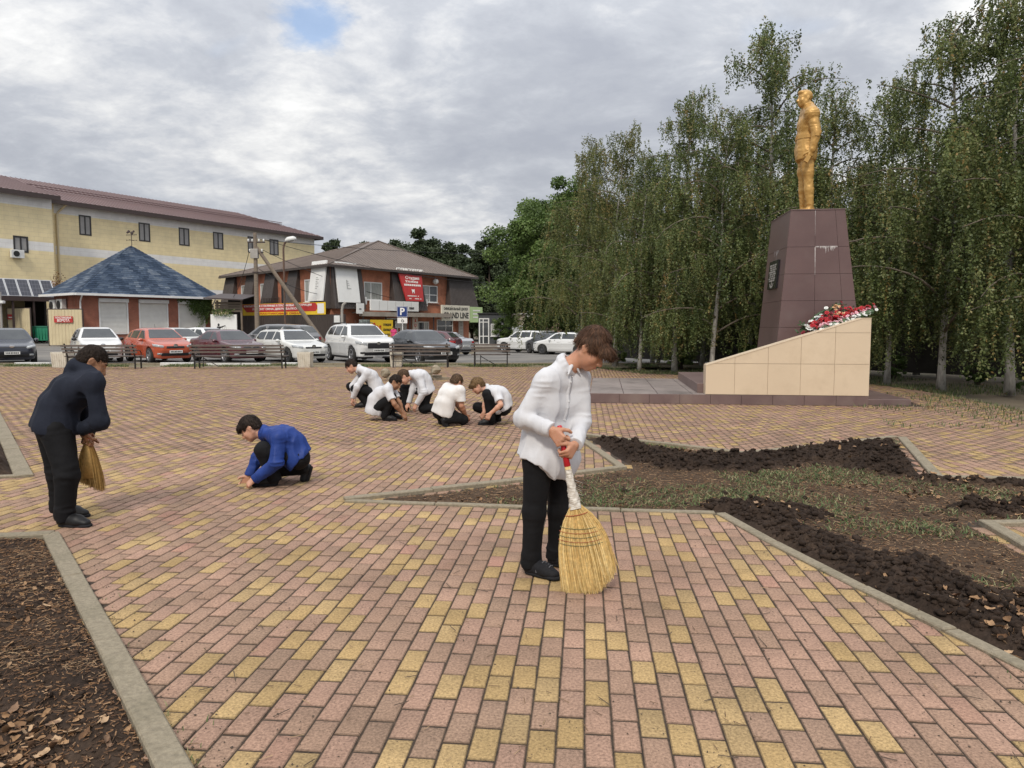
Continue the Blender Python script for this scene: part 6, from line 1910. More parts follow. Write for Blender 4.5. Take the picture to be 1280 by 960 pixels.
def bench(px0, px1, py, label):
    A, B = gp(px0, py), gp(px1, py); c = (A + B) / 2; w = (B - A).length
    if abs(B.x - A.x) < w: pass
    e = thing('park_bench', label, 'bench', (c.x, c.y, 0), math.atan2(B.y - A.y, B.x - A.x), 'benches along the edge of the square')
    x0, x1 = -w / 2, w / 2
    for k in range(5): MB().cbox((x0, .10 + .085 * k, .43), (x1, .165 + .085 * k, .465), .006).obj('seat_slat', M_slat, e)
    for k in range(3):
        y = .015 - .048 * k; MB().cbox((x0, y - .02, .56 + .115 * k), (x1, y + .012, .625 + .115 * k), .006).obj('backrest_slat', M_slat, e)
    for s in (x0 + .12, x0 + .34, x1 - .34, x1 - .12):
        if abs(s) > w / 2 - .2:
            b = MB(); b.box((s - .022, .06, 0), (s + .022, .10, .43)); b.box((s - .022, .48, 0), (s + .022, .52, .43)); b.box((s - .022, .10, .39), (s + .022, .48, .428))
            b.add([Vector(p) for p in ((s - .02, .10, .43), (s + .02, .10, .43), (s + .02, .065, .43), (s - .02, .065, .43), (s - .02, -.06, .90), (s + .02, -.06, .90), (s + .02, -.10, .90), (s - .02, -.10, .90))], [(0, 1, 5, 4), (1, 2, 6, 5), (2, 3, 7, 6), (3, 0, 4, 7), (4, 5, 6, 7)])
            b.obj('leg_frame', M_iron, e)
            b = MB(); b.tube([(s, .03, .64), (s, .2, .66), (s, .45, .64), (s, .53, .56), (s, .5, .42)], .018, 6); b.obj('armrest', M_iron, e)
    b = MB(); b.tube([(x0 + .34, .3, .05), (x0 + .34, .3, .42)], .016, 6); b.tube([(x0 + .34, .3, .38), (x0 + .9, .3, .06)], .016, 6); b.tube([(x0 + .12, .08, .22), (x1 - .12, .08, .22)], .016, 6); b.obj('cross_brace', M_iron, e)


bench(79, 172, 461.5, 'dark slatted bench in front of the white hatchback at the left')
bench(238, 356, 461, 'dark slatted bench in front of the maroon sedan')
bench(487, 563, 459.5, 'dark slatted bench in front of the black sedan')
bench(589, 638, 458.5, 'dark slatted bench standing alone right of the parked cars')

M_tub = mat('painted_concrete_tub', (0.66, 0.62, 0.53), (0.58, 0.54, 0.45), 5, rough=0.8, dirt=((0.35, 0.30, 0.22), 6, 0.6))


def tub(px0, px1, py, label):
    A, B = gp(px0, py), gp(px1, py); w = (B - A).length; c = (A + B) / 2
    e = thing('flower_tub', label, 'planter', (c.x, c.y + w / 2, 0), 0, 'white concrete tubs along the square edge')
    h = .56; s0, s1 = w * .44, w * .5
    b = MB(); b.add([Vector(p) for p in ((-s0, -s0, 0), (s0, -s0, 0), (s0, s0, 0), (-s0, s0, 0), (-s1, -s1, h), (s1, -s1, h), (s1, s1, h), (-s1, s1, h), (-s1 + .06, -s1 + .06, h), (s1 - .06, -s1 + .06, h), (s1 - .06, s1 - .06, h), (-s1 + .06, s1 - .06, h), (-s1 + .06, -s1 + .06, h - .1), (s1 - .06, -s1 + .06, h - .1), (s1 - .06, s1 - .06, h - .1), (-s1 + .06, s1 - .06, h - .1))],
                    [(3, 2, 1, 0), (0, 1, 5, 4), (1, 2, 6, 5), (2, 3, 7, 6), (3, 0, 4, 7), (4, 5, 9, 8), (5, 6, 10, 9), (6, 7, 11, 10), (7, 4, 8, 11), (8, 9, 13, 12), (9, 10, 14, 13), (10, 11, 15, 14), (11, 8, 12, 15)])
    b.obj('tub_body', M_tub, e)
    n = 7
    for k in range(n):
        x = -s0 * .9 + 2 * s0 * .9 * k / (n - 1); MB().add([Vector(p) for p in ((x - .022, -s0 - .012, .03), (x + .022, -s0 - .012, .03), (x * s1 / s0 + .022, -s1 - .012, h - .04), (x * s1 / s0 - .022, -s1 - .012, h - .04), (x - .03, -s0 + .02, .03), (x + .03, -s0 + .02, .03), (x * s1 / s0 + .03, -s1 + .02, h - .04), (x * s1 / s0 - .03, -s1 + .02, h - .04))], [(0, 1, 2, 3), (1, 5, 6, 2), (4, 0, 3, 7), (3, 2, 6, 7), (0, 4, 5, 1)]).obj('flute', M_tub, e)
    MB().box((-s1 + .061, -s1 + .061, h - .2), (s1 - .061, s1 - .061, h - .08)).obj('soil_fill', M_soil, e)


tub(63.5, 83, 459.5, 'white fluted concrete tub beside the leftmost bench')
tub(371.5, 388, 459.5, 'white fluted concrete tub in front of the white estate car')
tub(487.5, 502.5, 459, 'white fluted concrete tub in front of the white crossover')


def plinth():
    c = gp(517, 476); e = thing('low_plinth', 'low weathered star shaped concrete plinth with two lumps of stone', 'plinth', (c.x, c.y + .35, 0))
    m = mat('weathered_plinth', (0.25, 0.21, 0.15), (0.33, 0.285, 0.21), 5, rough=0.95, bump=0.5, dirt=((0.13, 0.11, 0.08), 4, 0.6))
    S = c.y / 920
    for k, (w, d, z0, z1) in enumerate(((44, .55, 0, .07), (34, .42, .074, .13), (22, .3, .134, .2))):
        pts = [];
        for i in range(10):
            a = 2 * math.pi * i / 10 + .15; r = 1.0 if i % 2 == 0 else .62; pts.append((w * S * r * math.cos(a), d * r * math.sin(a) * 1.2))
        MB().prism(pts, z0, z1).obj('step', m, e)
    r = random.Random(3)
    for x, z in ((-36, .06), (27, .16)):
        bm = MB(); prof = []
        V, Fq = [], []
        for i in range(5):
            for k in range(8):
                a = 2 * math.pi * k / 8; rr = math.sin(math.pi * (i + .5) / 5) * .14 * r.uniform(.75, 1.2); V.append((x * S + rr * math.cos(a), -.2 + rr * math.sin(a), z + .14 - .14 * math.cos(math.pi * (i + .5) / 5)))
        for i in range(4):
            for k in range(8): Fq.append((i * 8 + k, i * 8 + (k + 1) % 8, (i + 1) * 8 + (k + 1) % 8, (i + 1) * 8 + k))
        Fq += [tuple(range(7, -1, -1)), tuple(range(32, 40))]
        bm.add(V, Fq); bm.obj('stone', m, e)


plinth()
# ------------------------------------------------------------------ parked cars
def paint(name, c, rough=0.28, metal=0.0):
    return mat(name, c, tuple(x * 0.93 for x in c), 0.8, rough=rough, metal=metal, coat=0.6, dirt=(tuple(x * 0.75 + 0.04 for x in c), 1.4, 0.5))


M_car_glass = mat('car_glass', (0.02, 0.023, 0.025), (0.05, 0.055, 0.055), 1.2, rough=0.05, spec=0.8)
M_tyre = mat('tyre_rubber', (0.018, 0.018, 0.018), (0.035, 0.033, 0.03), 6, rough=0.9)
M_rim = mat('alloy_rim', (0.42, 0.42, 0.43), (0.34, 0.34, 0.35), 4, rough=0.35, metal=0.7)
M_rim_dark = mat('dark_rim', (0.10, 0.10, 0.105), rough=0.4, metal=0.6)
M_plastic = mat('car_black_plastic', (0.018, 0.018, 0.02), rough=0.5)
M_headlamp = mat('headlamp_lens', (0.45, 0.47, 0.48), (0.25, 0.26, 0.27), 9, rough=0.12, spec=0.8)
M_taillamp = mat('tail_lamp_lens', (0.34, 0.015, 0.015), (0.22, 0.01, 0.01), 9, rough=0.15)
M_plate = mat('number_plate', (0.72, 0.72, 0.70), rough=0.4)
M_chrome = mat('chrome', (0.62, 0.62, 0.63), rough=0.2, metal=0.9)
M_under = mat('underbody', (0.012, 0.012, 0.012), rough=1.0)

PROFILES = {
    'sedan': dict(up=[(0.0, .34), (.004, .47), (.03, .52), (.10, .575), (.27, .655), (.40, .945), (.47, .99), (.56, 1.0), (.66, .975), (.80, .755), (.86, .735), (.965, .715), (.995, .62), (1.0, .45), (.995, .30)],
                  base=(.265, .42, .64, .815), side=[(.315, .665), (.425, .915), (.50, .945), (.62, .93), (.755, .72), (.74, .69)], pil=(.49, .70), rear=(.67, .80)),
    'hatch': dict(up=[(0.0, .36), (.004, .49), (.03, .54), (.10, .60), (.235, .67), (.39, .95), (.46, .99), (.58, 1.0), (.78, .965), (.86, .92), (.955, .70), (.99, .64), (1.0, .45), (.99, .28)],
                  base=(.235, .40, .85, .96), side=[(.29, .675), (.41, .92), (.50, .945), (.74, .925), (.82, .88), (.875, .74), (.80, .69)], pil=(.52, .76), rear=(.855, .955)),
    'wagon': dict(up=[(0.0, .36), (.004, .48), (.03, .53), (.10, .585), (.27, .66), (.39, .945), (.46, .99), (.60, 1.0), (.85, .985), (.905, .95), (.965, .70), (.985, .62), (1.0, .45), (.99, .28)],
                  base=(.26, .40, .90, .97), side=[(.31, .67), (.415, .92), (.50, .945), (.84, .93), (.885, .89), (.915, .71), (.88, .68)], pil=(.51, .70), rear=(.905, .965)),
    'suv': dict(up=[(0.0, .40), (.004, .54), (.03, .60), (.10, .64), (.255, .685), (.37, .94), (.45, .99), (.60, 1.0), (.82, .975), (.90, .93), (.965, .70), (.99, .62), (1.0, .45), (.985, .30)],
                base=(.25, .38, .89, .965), side=[(.30, .685), (.395, .915), (.48, .945), (.80, .93), (.865, .885), (.90, .73), (.84, .69)], pil=(.50, .70), rear=(.895, .965)),
}


def car(name, label, kind, L, W, H, col, loc, heading, rim=None, h=0.032, grille='bar', clear=0.17, wheel_r=0.315, rails=False, plate=True, spoiler=False, dark_skirt=False, handles=None):
    """body as one surface; glass, lamps, grille, doors and trim are cut conformally from the same body.
    Local frame: nose towards -Y, X to the car's left when looking from the front (right of picture for a car facing us)."""
    pr = PROFILES[kind]
    t = thing(name, label, 'car', loc, heading)
    nx, ny, nz = int(W / h) + 9, int(L / h) + 9, int(H / h) + 7
    lo = np.array([-(nx - 1) / 2 * h, -L / 2 - 4 * h, clear - 4 * h + 0.0])
    xs = lo[0] + h * np.arange(nx); ys = lo[1] + h * np.arange(ny); zs = lo[2] + h * np.arange(nz)
    s = ys + L / 2                                        # distance from the nose
    poly = [(f * L, z * H) for f, z in pr['up']] + [(L * .97, clear + .03), (L * .5, clear), (L * .03, clear + .02)]
    SY, SZ = np.meshgrid(s, zs, indexing='ij')
    Dp = poly_sdf(SY, SZ, poly)
    fs = s / L
    plan = np.interp(fs, [-.05, 0, .02, .06, .14, .3, .6, .82, .93, .985, 1.0, 1.05], [.60, .68, .80, .90, .965, 1, 1, .985, .95, .86, .78, .7]) * W / 2
    zf = zs / H
    th = np.interp(zf, [0, .12, .2, .38, .52, .64, .70, .96, 1.02], [.9, .93, .965, 1.0, .995, .965, .92, .70, .62])
    hw = plan[:, None] * th[None, :]
    Dx = (np.abs(xs)[:, None, None] - hw[None]) * 0.93
    D = smaxf(np.broadcast_to(Dp[None], Dx.shape), Dx, 0.11)
    crease = 0.012 * np.exp(-((SZ - .50 * H) / .05) ** 2) - 0.012 * np.exp(-((SZ - .36 * H) / .10) ** 2) * ((SY > .2 * L) & (SY < .85 * L))
    D = D - crease[None] * (np.abs(xs)[:, None, None] > W * .3)
    shell = D.copy()
    ax_f, ax_r = L * .185, L * .80
    if kind in ('suv', 'hatch'): ax_f, ax_r = L * .19, L * .815
    for a in (ax_f, ax_r):
        c = np.hypot(SY - a, SZ - wheel_r) - (wheel_r + .055)
        arch = np.maximum(c[None], (W / 2 - .27) - np.abs(xs)[:, None, None])
        D = np.maximum(D, -arch)
    def emit(Fv, nm, m, par=t, smooth=True):
        V, Q = surfnet(Fv.astype(np.float32), lo, h)
        if len(Q) == 0: return None
        return link(nm, np_mesh(nm, V, Q, m, smooth), par)
    body = emit(D, 'body', col)
    AX = np.abs(xs)[:, None, None]; X3 = xs[:, None, None]

    def skin(region, out, depth=.07):
        return np.maximum(np.maximum(shell - out, -(shell + depth)), region)
    def band(s0, s1, z0, z1):
        """box region in side view as signed distance"""
        return np.maximum(np.maximum(s0 - SY, SY - s1), np.maximum(z0 - SZ, SZ - z1))[None]
    side = [(f * L, z * H) for f, z in pr['side']]; Ds = poly_sdf(SY, SZ, side)[None]
    p1, p2 = pr['pil'][0] * L, pr['pil'][1] * L
    f0 = min(f for f, z in pr['side']) * L - .1; f1 = max(f for f, z in pr['side']) * L + .1
    for sg in (-1, 1):
        sd = .22 - sg * X3
        for (a, b) in ((f0, p1 - .035), (p1 + .035, p2 - .03), (p2 + .03, f1)):
            emit(skin(np.maximum(np.maximum(Ds, sd), np.maximum(a - SY, SY - b)[None]), .006), 'window', M_car_glass)
    b0, b1, b2, b3 = [f * L for f in pr['base']]
    zc = pr['up'][4][1] * H; zt = .955 * H
    wlim = (AX - (hw[None] - .085))
    emit(skin(np.maximum(np.maximum(wlim, band(b0 + .04, b1 + .25, zc + .02, zt)), (SY - (b1 + .02) - (SZ - .955 * H) * .0)[None]), .006), 'windscreen', M_car_glass)
    r0, r1 = pr['rear'][0] * L, pr['rear'][1] * L
    emit(skin(np.maximum(wlim + .01, band(r0 + .02, L, (.72 if kind != 'sedan' else .765) * H, .935 * H)), .006), 'rear_window', M_car_glass)
    if dark_skirt or kind == 'suv':
        emit(skin(np.maximum(band(-.1, L + .1, 0, clear + .11), .2 - AX), .012), 'sill_trim', M_plastic)
    fr = (SY - .30)[None]
    zg = H * (.47 if kind == 'suv' else .44)
    if grille == 'big':
        gr = np.maximum(np.maximum(AX - W * .27, np.abs(SZ - H * .45)[None] - H * .075), fr)
    elif grille == 'thin':
        gr = np.maximum(np.maximum(AX - W * .30, np.abs(SZ - H * .475)[None] - H * .022), fr)
    else:
        gr = np.maximum(np.maximum(AX - W * .22, np.abs(SZ - H * .455)[None] - H * .035), fr)
    go = emit(skin(gr, .010), 'grille', M_plastic)
    emit(skin(np.maximum(np.maximum(AX - W * .33, np.abs(SZ - H * .245)[None] - H * .045), fr), .010), 'lower_intake', M_plastic)
    for sg in (-1, 1):
        hl = np.maximum(np.maximum(np.abs(sg * X3 - W * .365) - W * .10, np.abs(SZ - H * (.50 if kind == 'suv' else .485) - (sg * X3 - W * .36) * .22) - H * .042), (SY - .50)[None])
        emit(skin(hl, .010), 'headlight', M_headlamp)
        fl = np.maximum(np.maximum(np.abs(sg * X3 - W * .36) - W * .05, np.abs(SZ - H * .27)[None] - H * .03), fr)
        emit(skin(fl, .012), 'fog_lamp', M_headlamp if grille != 'big' else M_plastic)
        rr = (L - .42 - SY)[None]
        tl = np.maximum(np.maximum(np.abs(sg * X3 - W * .38) - W * .11, np.abs(SZ - H * .555)[None] - H * .05), rr)
        emit(skin(tl, .010), 'tail_light', M_taillamp)
    emit(skin(np.maximum(np.maximum(AX - W * .40, np.abs(SZ - H * .215)[None] - H * .05), (L - .25 - SY)[None]), .010), 'rear_bumper_trim', M_plastic)
    zd0, zd1 = clear + .14, H * .635
    for sg in (-1, 1):
        for a, b in ((.305 * L, p1 - .012), (p1 + .012, .715 * L)):
            dr = np.maximum(np.maximum(.22 - sg * X3, band(a, b, zd0, zd1)), -(np.hypot(SY - ax_r, SZ - wheel_r) - wheel_r - .12)[None])
            d = emit(skin(dr, .0045), 'door', col)
            if d is None: continue
            hwd = float(np.interp(b, s, hw[:, np.argmin(np.abs(zs - H * .56))]))
            MB().cbox((sg * hwd - .012 if sg > 0 else sg * hwd - .02, b - L / 2 - .24, H * .555), (sg * hwd + .02 if sg > 0 else sg * hwd + .012, b - L / 2 - .06, H * .575), .004).obj('handle', handles or col, d)
        zm = H * .66; ym = .335 * L - L / 2; xm = sg * W * .49
        V = [];
        b = MB(); b.lathe([(0, -.07), (.055, -.05), (.075, 0), (.06, .045), (0, .06)], 10, 'Y', 0, Matrix.Translation((xm + sg * .075, ym, zm)) @ Matrix.Scale(1.35, 4, (1, 0, 0)))
        b.tube([(xm - sg * .08, ym + .01, zm - .05), (xm + sg * .04, ym, zm - .02)], .022, 6); b.obj('mirror', col if handles is None else handles, t, True)
    rimm = rim or M_rim
    for a in (ax_f, ax_r):
        for sg in (-1, 1):
            y = a - L / 2; xw = sg * (W / 2 - .115); Mw = Matrix.Translation((xw, y, wheel_r)) @ Matrix.Scale(sg, 4, (1, 0, 0))
            b = MB(); r = wheel_r; b.lathe([(r * .66, -.10), (r * .93, -.10), (r * .995, -.075), (r, 0), (r * .995, .075), (r * .93, .10), (r * .66, .09)], 22, 'X', 0, Mw); o = b.obj('wheel', M_tyre, t, True)
            q = MB(); q.lathe([(r * .66, .085), (r * .62, .06), (r * .56, .03), (0, .03)], 22, 'X', 0, Mw); q.obj('wheel_well', M_rim_dark, o)
            q = MB(); q.lathe([(r * .68, -.09), (r * .68, .092), (r * .62, .096), (r * .60, .06)], 22, 'X', 0, Mw); q.lathe([(0, .085), (r * .16, .08), (r * .17, .05)], 12, 'X', 0, Mw)
            for k in range(5):
                an = 2 * math.pi * k / 5 + .3; ca, sa = math.cos(an), math.sin(an)
                w_ = r * .085
                q.add([Mw @ Vector(p) for p in ((.08, ca * r * .1 - sa * w_, sa * r * .1 + ca * w_), (.08, ca * r * .1 + sa * w_, sa * r * .1 - ca * w_), (.088, ca * r * .63 + sa * w_ * 1.3, sa * r * .63 - ca * w_ * 1.3), (.088, ca * r * .63 - sa * w_ * 1.3, sa * r * .63 + ca * w_ * 1.3))], [(0, 1, 2, 3)])
            q.obj('rim', rimm, o, True)
    b = MB(); b.box((-W / 2 + .28, -L / 2 + .25, clear + .02), (W / 2 - .28, L / 2 - .25, clear + .3)); b.obj('underbody', M_under, t)
    if plate:
        for yy, zz, sg in ((-L / 2 - .028, H * .325, -1), (L / 2 + .018, H * .40, 1)):
            b = MB(); b.cbox((-.26, min(yy, yy + sg * .02), zz - .056), (.26, max(yy, yy + sg * .02), zz + .056), .004); o = b.obj('number_plate', M_plate, t)
            q = MB(); yq = yy + sg * .022
            for k in range(8):
                x = -.22 + k * .056; q.box((x, min(yq, yq - sg * .004), zz - .032), (x + .034 + .006 * (k % 2), max(yq, yq - sg * .004), zz + .034))
            q.obj('plate_characters', M_plastic, o)
    b = MB(); b.lathe([(0, 0), (.06, 0), (.06, .012), (0, .018)], 12, 'Y', 0, Matrix.Translation((0, -L / 2 - (.005 if grille != 'big' else .0), H * .505)) @ Matrix.Scale(-1, 4, (0, 1, 0)) @ Matrix.Scale(1.5, 4, (1, 0, 0))); b.obj('badge', M_chrome, t)
    if rails:
        for sg in (-1, 1):
            x = sg * W * .335; yr0, yr1 = .46 * L - L / 2, .86 * L - L / 2
            MB().tube([(x, yr0, H - .02), (x, yr0 + .12, H + .045), (x, yr1 - .12, H + .035), (x, yr1, H - .03)], .018, 6).obj('roof_rail', M_plastic, t)
    if spoiler:
        MB().cbox((-W * .34, L * .83 - L / 2, H * .955), (W * .34, L * .925 - L / 2, H * .975), .008).obj('spoiler', col, t)
    MB().tube([(0.1, L * .62 - L / 2, H - .01), (.1, L * .62 - L / 2 + .07, H + .16)], .006, 4).obj('aerial', M_plastic, t)
    return t


def place(px, Y):
    p = at(px, 408, Y); return (p.x, Y, lotz(p.x, Y) - .03)


def parked_cars():
    wht = paint('white_car_paint', (0.70, 0.70, 0.69)); wht2 = paint('off_white_car_paint', (0.66, 0.66, 0.63)); red = paint('orange_red_car_paint', (0.46, 0.085, 0.035), .25)
    mar = paint('maroon_car_paint', (0.085, 0.018, 0.026), .25); nav = paint('navy_car_paint', (0.018, 0.022, 0.036), .22); blk = paint('black_car_paint', (0.013, 0.014, 0.016), .2)
    gry = paint('grey_car_paint', (0.17, 0.17, 0.175), .3, .3); sil = paint('silver_car_paint', (0.42, 0.43, 0.45), .3, .4); dk = paint('dark_grey_car_paint', (0.06, 0.065, 0.075), .3)
    G = lambda o: tag(o, group='cars parked along the square')
    H_ = lambda d: R(d)                       # heading: 0 = nose straight at us, positive = nose swung to the right of the picture
    G(car('parked_car', 'dark navy sedan cut off by the left edge of the picture', 'sedan', 4.6, 1.8, 1.47, nav, place(8, 31.0), H_(38), M_rim, grille='thin'))
    G(car('parked_car', 'white compact hatchback behind the leftmost bench', 'hatch', 3.95, 1.68, 1.50, wht, place(119, 32.4), H_(37), M_rim_dark, grille='thin', handles=M_plastic))
    G(car('parked_car', 'orange red hatchback between the white hatchback and the maroon sedan', 'hatch', 4.12, 1.70, 1.47, red, place(196, 32.2), H_(45), M_rim, grille='bar'))
    G(car('parked_car', 'maroon sedan with its side in view right of the orange red hatchback', 'sedan', 4.45, 1.70, 1.40, mar, place(283, 32.4), H_(47), M_rim, grille='bar'))
    G(car('parked_car', 'off white estate car with black roof rails', 'wagon', 4.5, 1.70, 1.42, wht2, place(362, 32.6), H_(42), M_rim_dark, grille='bar', rails=True))
    G(car('parked_car', 'tall white crossover with a big black grille', 'suv', 4.6, 1.88, 1.70, wht, place(448, 33.2), H_(33), M_rim, grille='big', clear=.2, wheel_r=.36, rails=True))
    G(car('parked_car', 'glossy black sedan right of the white crossover', 'sedan', 4.6, 1.80, 1.45, blk, place(525, 32.6), H_(35), M_rim, grille='bar'))
    G(car('parked_car', 'white sedan mostly hidden behind the orange red hatchback', 'sedan', 4.5, 1.75, 1.47, wht2, place(219, 38.5), H_(70), M_rim_dark))
    G(car('parked_car', 'white hatchback roof showing behind the maroon sedan', 'hatch', 4.0, 1.7, 1.48, wht, place(258, 40.0), H_(60), M_rim_dark))
    G(car('parked_car', 'grey crossover seen from behind over the white estate car', 'suv', 4.55, 1.83, 1.66, gry, place(345, 38.5), H_(-108), M_rim, clear=.2, wheel_r=.35))
    G(car('parked_car', 'dark red hatchback tail showing above the black sedan', 'hatch', 4.1, 1.72, 1.5, mar, place(532, 43), H_(-105), M_rim_dark))
    G(car('parked_car', 'silver sedan seen from behind right of the black sedan', 'sedan', 4.5, 1.78, 1.45, sil, place(553, 47), H_(-135), M_rim_dark))
    G(car('parked_car', 'white crossover with a sloping roof standing in front of the garages', 'suv', 4.7, 1.92, 1.64, wht, place(659, 54), H_(-128), M_rim, clear=.2, wheel_r=.37, spoiler=True))
    G(car('parked_car', 'dark grey hatchback tail between two white cars at the right', 'hatch', 4.2, 1.75, 1.5, dk, place(686, 51.5), H_(-150), M_rim_dark))
    G(car('parked_car', 'white hatchback half hidden by the sweeping boy', 'hatch', 4.1, 1.72, 1.47, wht, place(706, 48.5), H_(-118), M_rim_dark))


parked_cars()
# ------------------------------------------------------------------ trees
M_birch_bark = mat('birch_bark', (0.50, 0.48, 0.44), (0.30, 0.28, 0.25), 3, rough=0.9, stretch=(6, 6, 1.2), bump=0.4, bscale=12, dirt=((0.035, 0.03, 0.026), 2.6, 0.95))
M_branch = mat('grey_branch_bark', (0.10, 0.082, 0.062), (0.17, 0.14, 0.11), 6, rough=0.9)
M_bark = mat('dark_bark', (0.055, 0.042, 0.032), (0.09, 0.07, 0.055), 6, rough=1.0, stretch=(1, 1, .3), bump=0.5)
M_birch_leaf = tint_mat('birch_leaf', [(0, (0.050, 0.074, 0.022)), (0.3, (0.100, 0.136, 0.042)), (0.55, (0.165, 0.200, 0.068)), (0.78, (0.235, 0.260, 0.105)), (0.93, (0.27, 0.235, 0.09)), (1, (0.32, 0.22, 0.08))],
                        rough=0.5, noise=(0.9, 0.34), translucent=0.34, spec=0.45)
M_birch_leaf2 = tint_mat('yellowing_birch_leaf', [(0, (0.065, 0.088, 0.028)), (0.35, (0.13, 0.155, 0.05)), (0.75, (0.22, 0.225, 0.08)), (1, (0.30, 0.22, 0.08))],
                         rough=0.5, noise=(0.9, 0.34), translucent=0.34, spec=0.4)
M_maple_leaf = tint_mat('maple_leaf', [(0, (0.06, 0.10, 0.026)), (0.5, (0.125, 0.19, 0.052)), (1, (0.21, 0.28, 0.085))], rough=0.5, noise=(0.9, 0.28), translucent=0.3, spec=0.4)
M_far_leaf = tint_mat('dark_tree_leaf', [(0, (0.034, 0.052, 0.025)), (0.5, (0.066, 0.09, 0.044)), (1, (0.11, 0.138, 0.065))], rough=0.6, noise=(0.5, 0.3), translucent=0.2, spec=0.3)


def leaf_cloud(P, size, r, tint, hang=0.6, asp=0.62):
    """one small pointed leaf per point"""
    n = len(P)
    a = r.uniform(0, 2 * np.pi, n); el = r.normal(-hang, 0.55, n)
    d = np.stack([np.cos(a) * np.cos(el), np.sin(a) * np.cos(el), np.sin(el)], 1)
    b = r.normal(0, 1, (n, 3)); b -= d * (b * d).sum(1)[:, None]; b /= np.linalg.norm(b, axis=1)[:, None]
    s = size * r.uniform(.65, 1.25, n)[:, None]
    V = np.stack([P, P + d * s * .45 + b * s * asp * .5, P + d * s, P + d * s * .45 - b * s * asp * .5], 1).reshape(-1, 3)
    return V, np.arange(4 * n).reshape(-1, 4), tint


def birch_meshes(seed, nleaf, H=10.0, R0=2.5, zlow=1.35, hangmul=1.1):
    r = np.random.default_rng(seed); rr = random.Random(seed)
    tb = MB(); pts = []; lean = Vector((rr.uniform(-.5, .5), rr.uniform(-.5, .5), 0))
    tp = lambda z: Vector((0, 0, z)) + lean * (z / H) ** 2 + Vector((math.sin(z * .9 + seed) * .06, math.cos(z * .7 + seed) * .06, 0))
    zs = np.linspace(0, H * .97, 16)
    tb.tube([tp(z) for z in zs], [.088 * (1 - z / H) ** 1.1 + .010 + (.03 if z < .05 else 0) for z in zs], 9)
    bb = MB(); starts = []; nb = 34
    for k in range(nb):
        q = (k + .5) / nb; z = zlow + (H * .95 - zlow) * q ** .9
        az = k * 2.399 + rr.uniform(-.5, .5)
        L = (R0 * (1 - q ** 1.6) + .55) * rr.uniform(.65, 1.2); up = rr.uniform(.35, .95) * (1 - .2 * q) + (.5 if q > .75 else 0)
        o = tp(z); br = []; dro = .36 + .3 * rr.random()
        for j in range(9):
            t = j / 8; x = L * t; zz = up * x - dro * (t ** 2.4) * L * .9
            w = az + .35 * math.sin(t * 2.5 + k)
            br.append(o + Vector((math.cos(w) * x, math.sin(w) * x, zz)))
        bb.tube(br, [.042 * (1 - .55 * q) * (1 - .85 * j / 8) + .004 for j in range(9)], 5, caps=False)
        starts.append((br, L, q))
    PP, TT = [], []; per = nleaf / sum(s[1] for s in starts)
    for br, L, q in starts:
        want = int(per * L); got = 0; tone = r.uniform(-.12, .12)
        while got < want:
            t = min(1, r.uniform(.04, 1.0) ** .85); i = min(7, int(t * 8)); p = br[i].lerp(br[i + 1], t * 8 - i)
            ln = r.uniform(.25, 1.0) * (1.9 if q < .7 else .9) * hangmul * (.5 + .5 * t) * (1.25 if q < .3 else 1)
            n = max(6, int(ln * 46)); s = np.sort(r.random(n)) * ln
            dr = r.normal(0, .16, 2); off = r.normal(0, .16, 3)
            x = p.x + off[0] + dr[0] * s + r.normal(0, .022, n); y = p.y + off[1] + dr[1] * s + r.normal(0, .022, n); z = p.z + off[2] * .6 + .05 - s * .96
            PP.append(np.stack([x, y, z], 1)); st = r.normal(.43, .23) + tone
            TT.append(np.clip(st + r.normal(0, .12, n) + (r.random(n) < .03) * .4, 0, 1)); got += n
    P = np.concatenate(PP); T = np.concatenate(TT); k = P[:, 2] > .45 + .8 * r.random(len(P)) ** 2
    return tb, bb, P[k], T[k], r


def make_birch(seed, nleaf, lm, **kw):
    tb, bb, P, T, r = birch_meshes(seed, nleaf, **kw)
    V, Fq, T = leaf_cloud(P, .068, r, T)
    return (tb.mesh('trunk', M_birch_bark, True), bb.mesh('branches', M_branch, True), np_mesh('crown', V, Fq, lm, attr={'tint': T}))


BIRCH = [make_birch(3, 62000, M_birch_leaf), make_birch(8, 62000, M_birch_leaf, R0=2.2, zlow=1.7), make_birch(15, 56000, M_birch_leaf2, R0=2.3, zlow=1.5), make_birch(23, 60000, M_birch_leaf, R0=2.8, zlow=1.4, hangmul=1.1)]


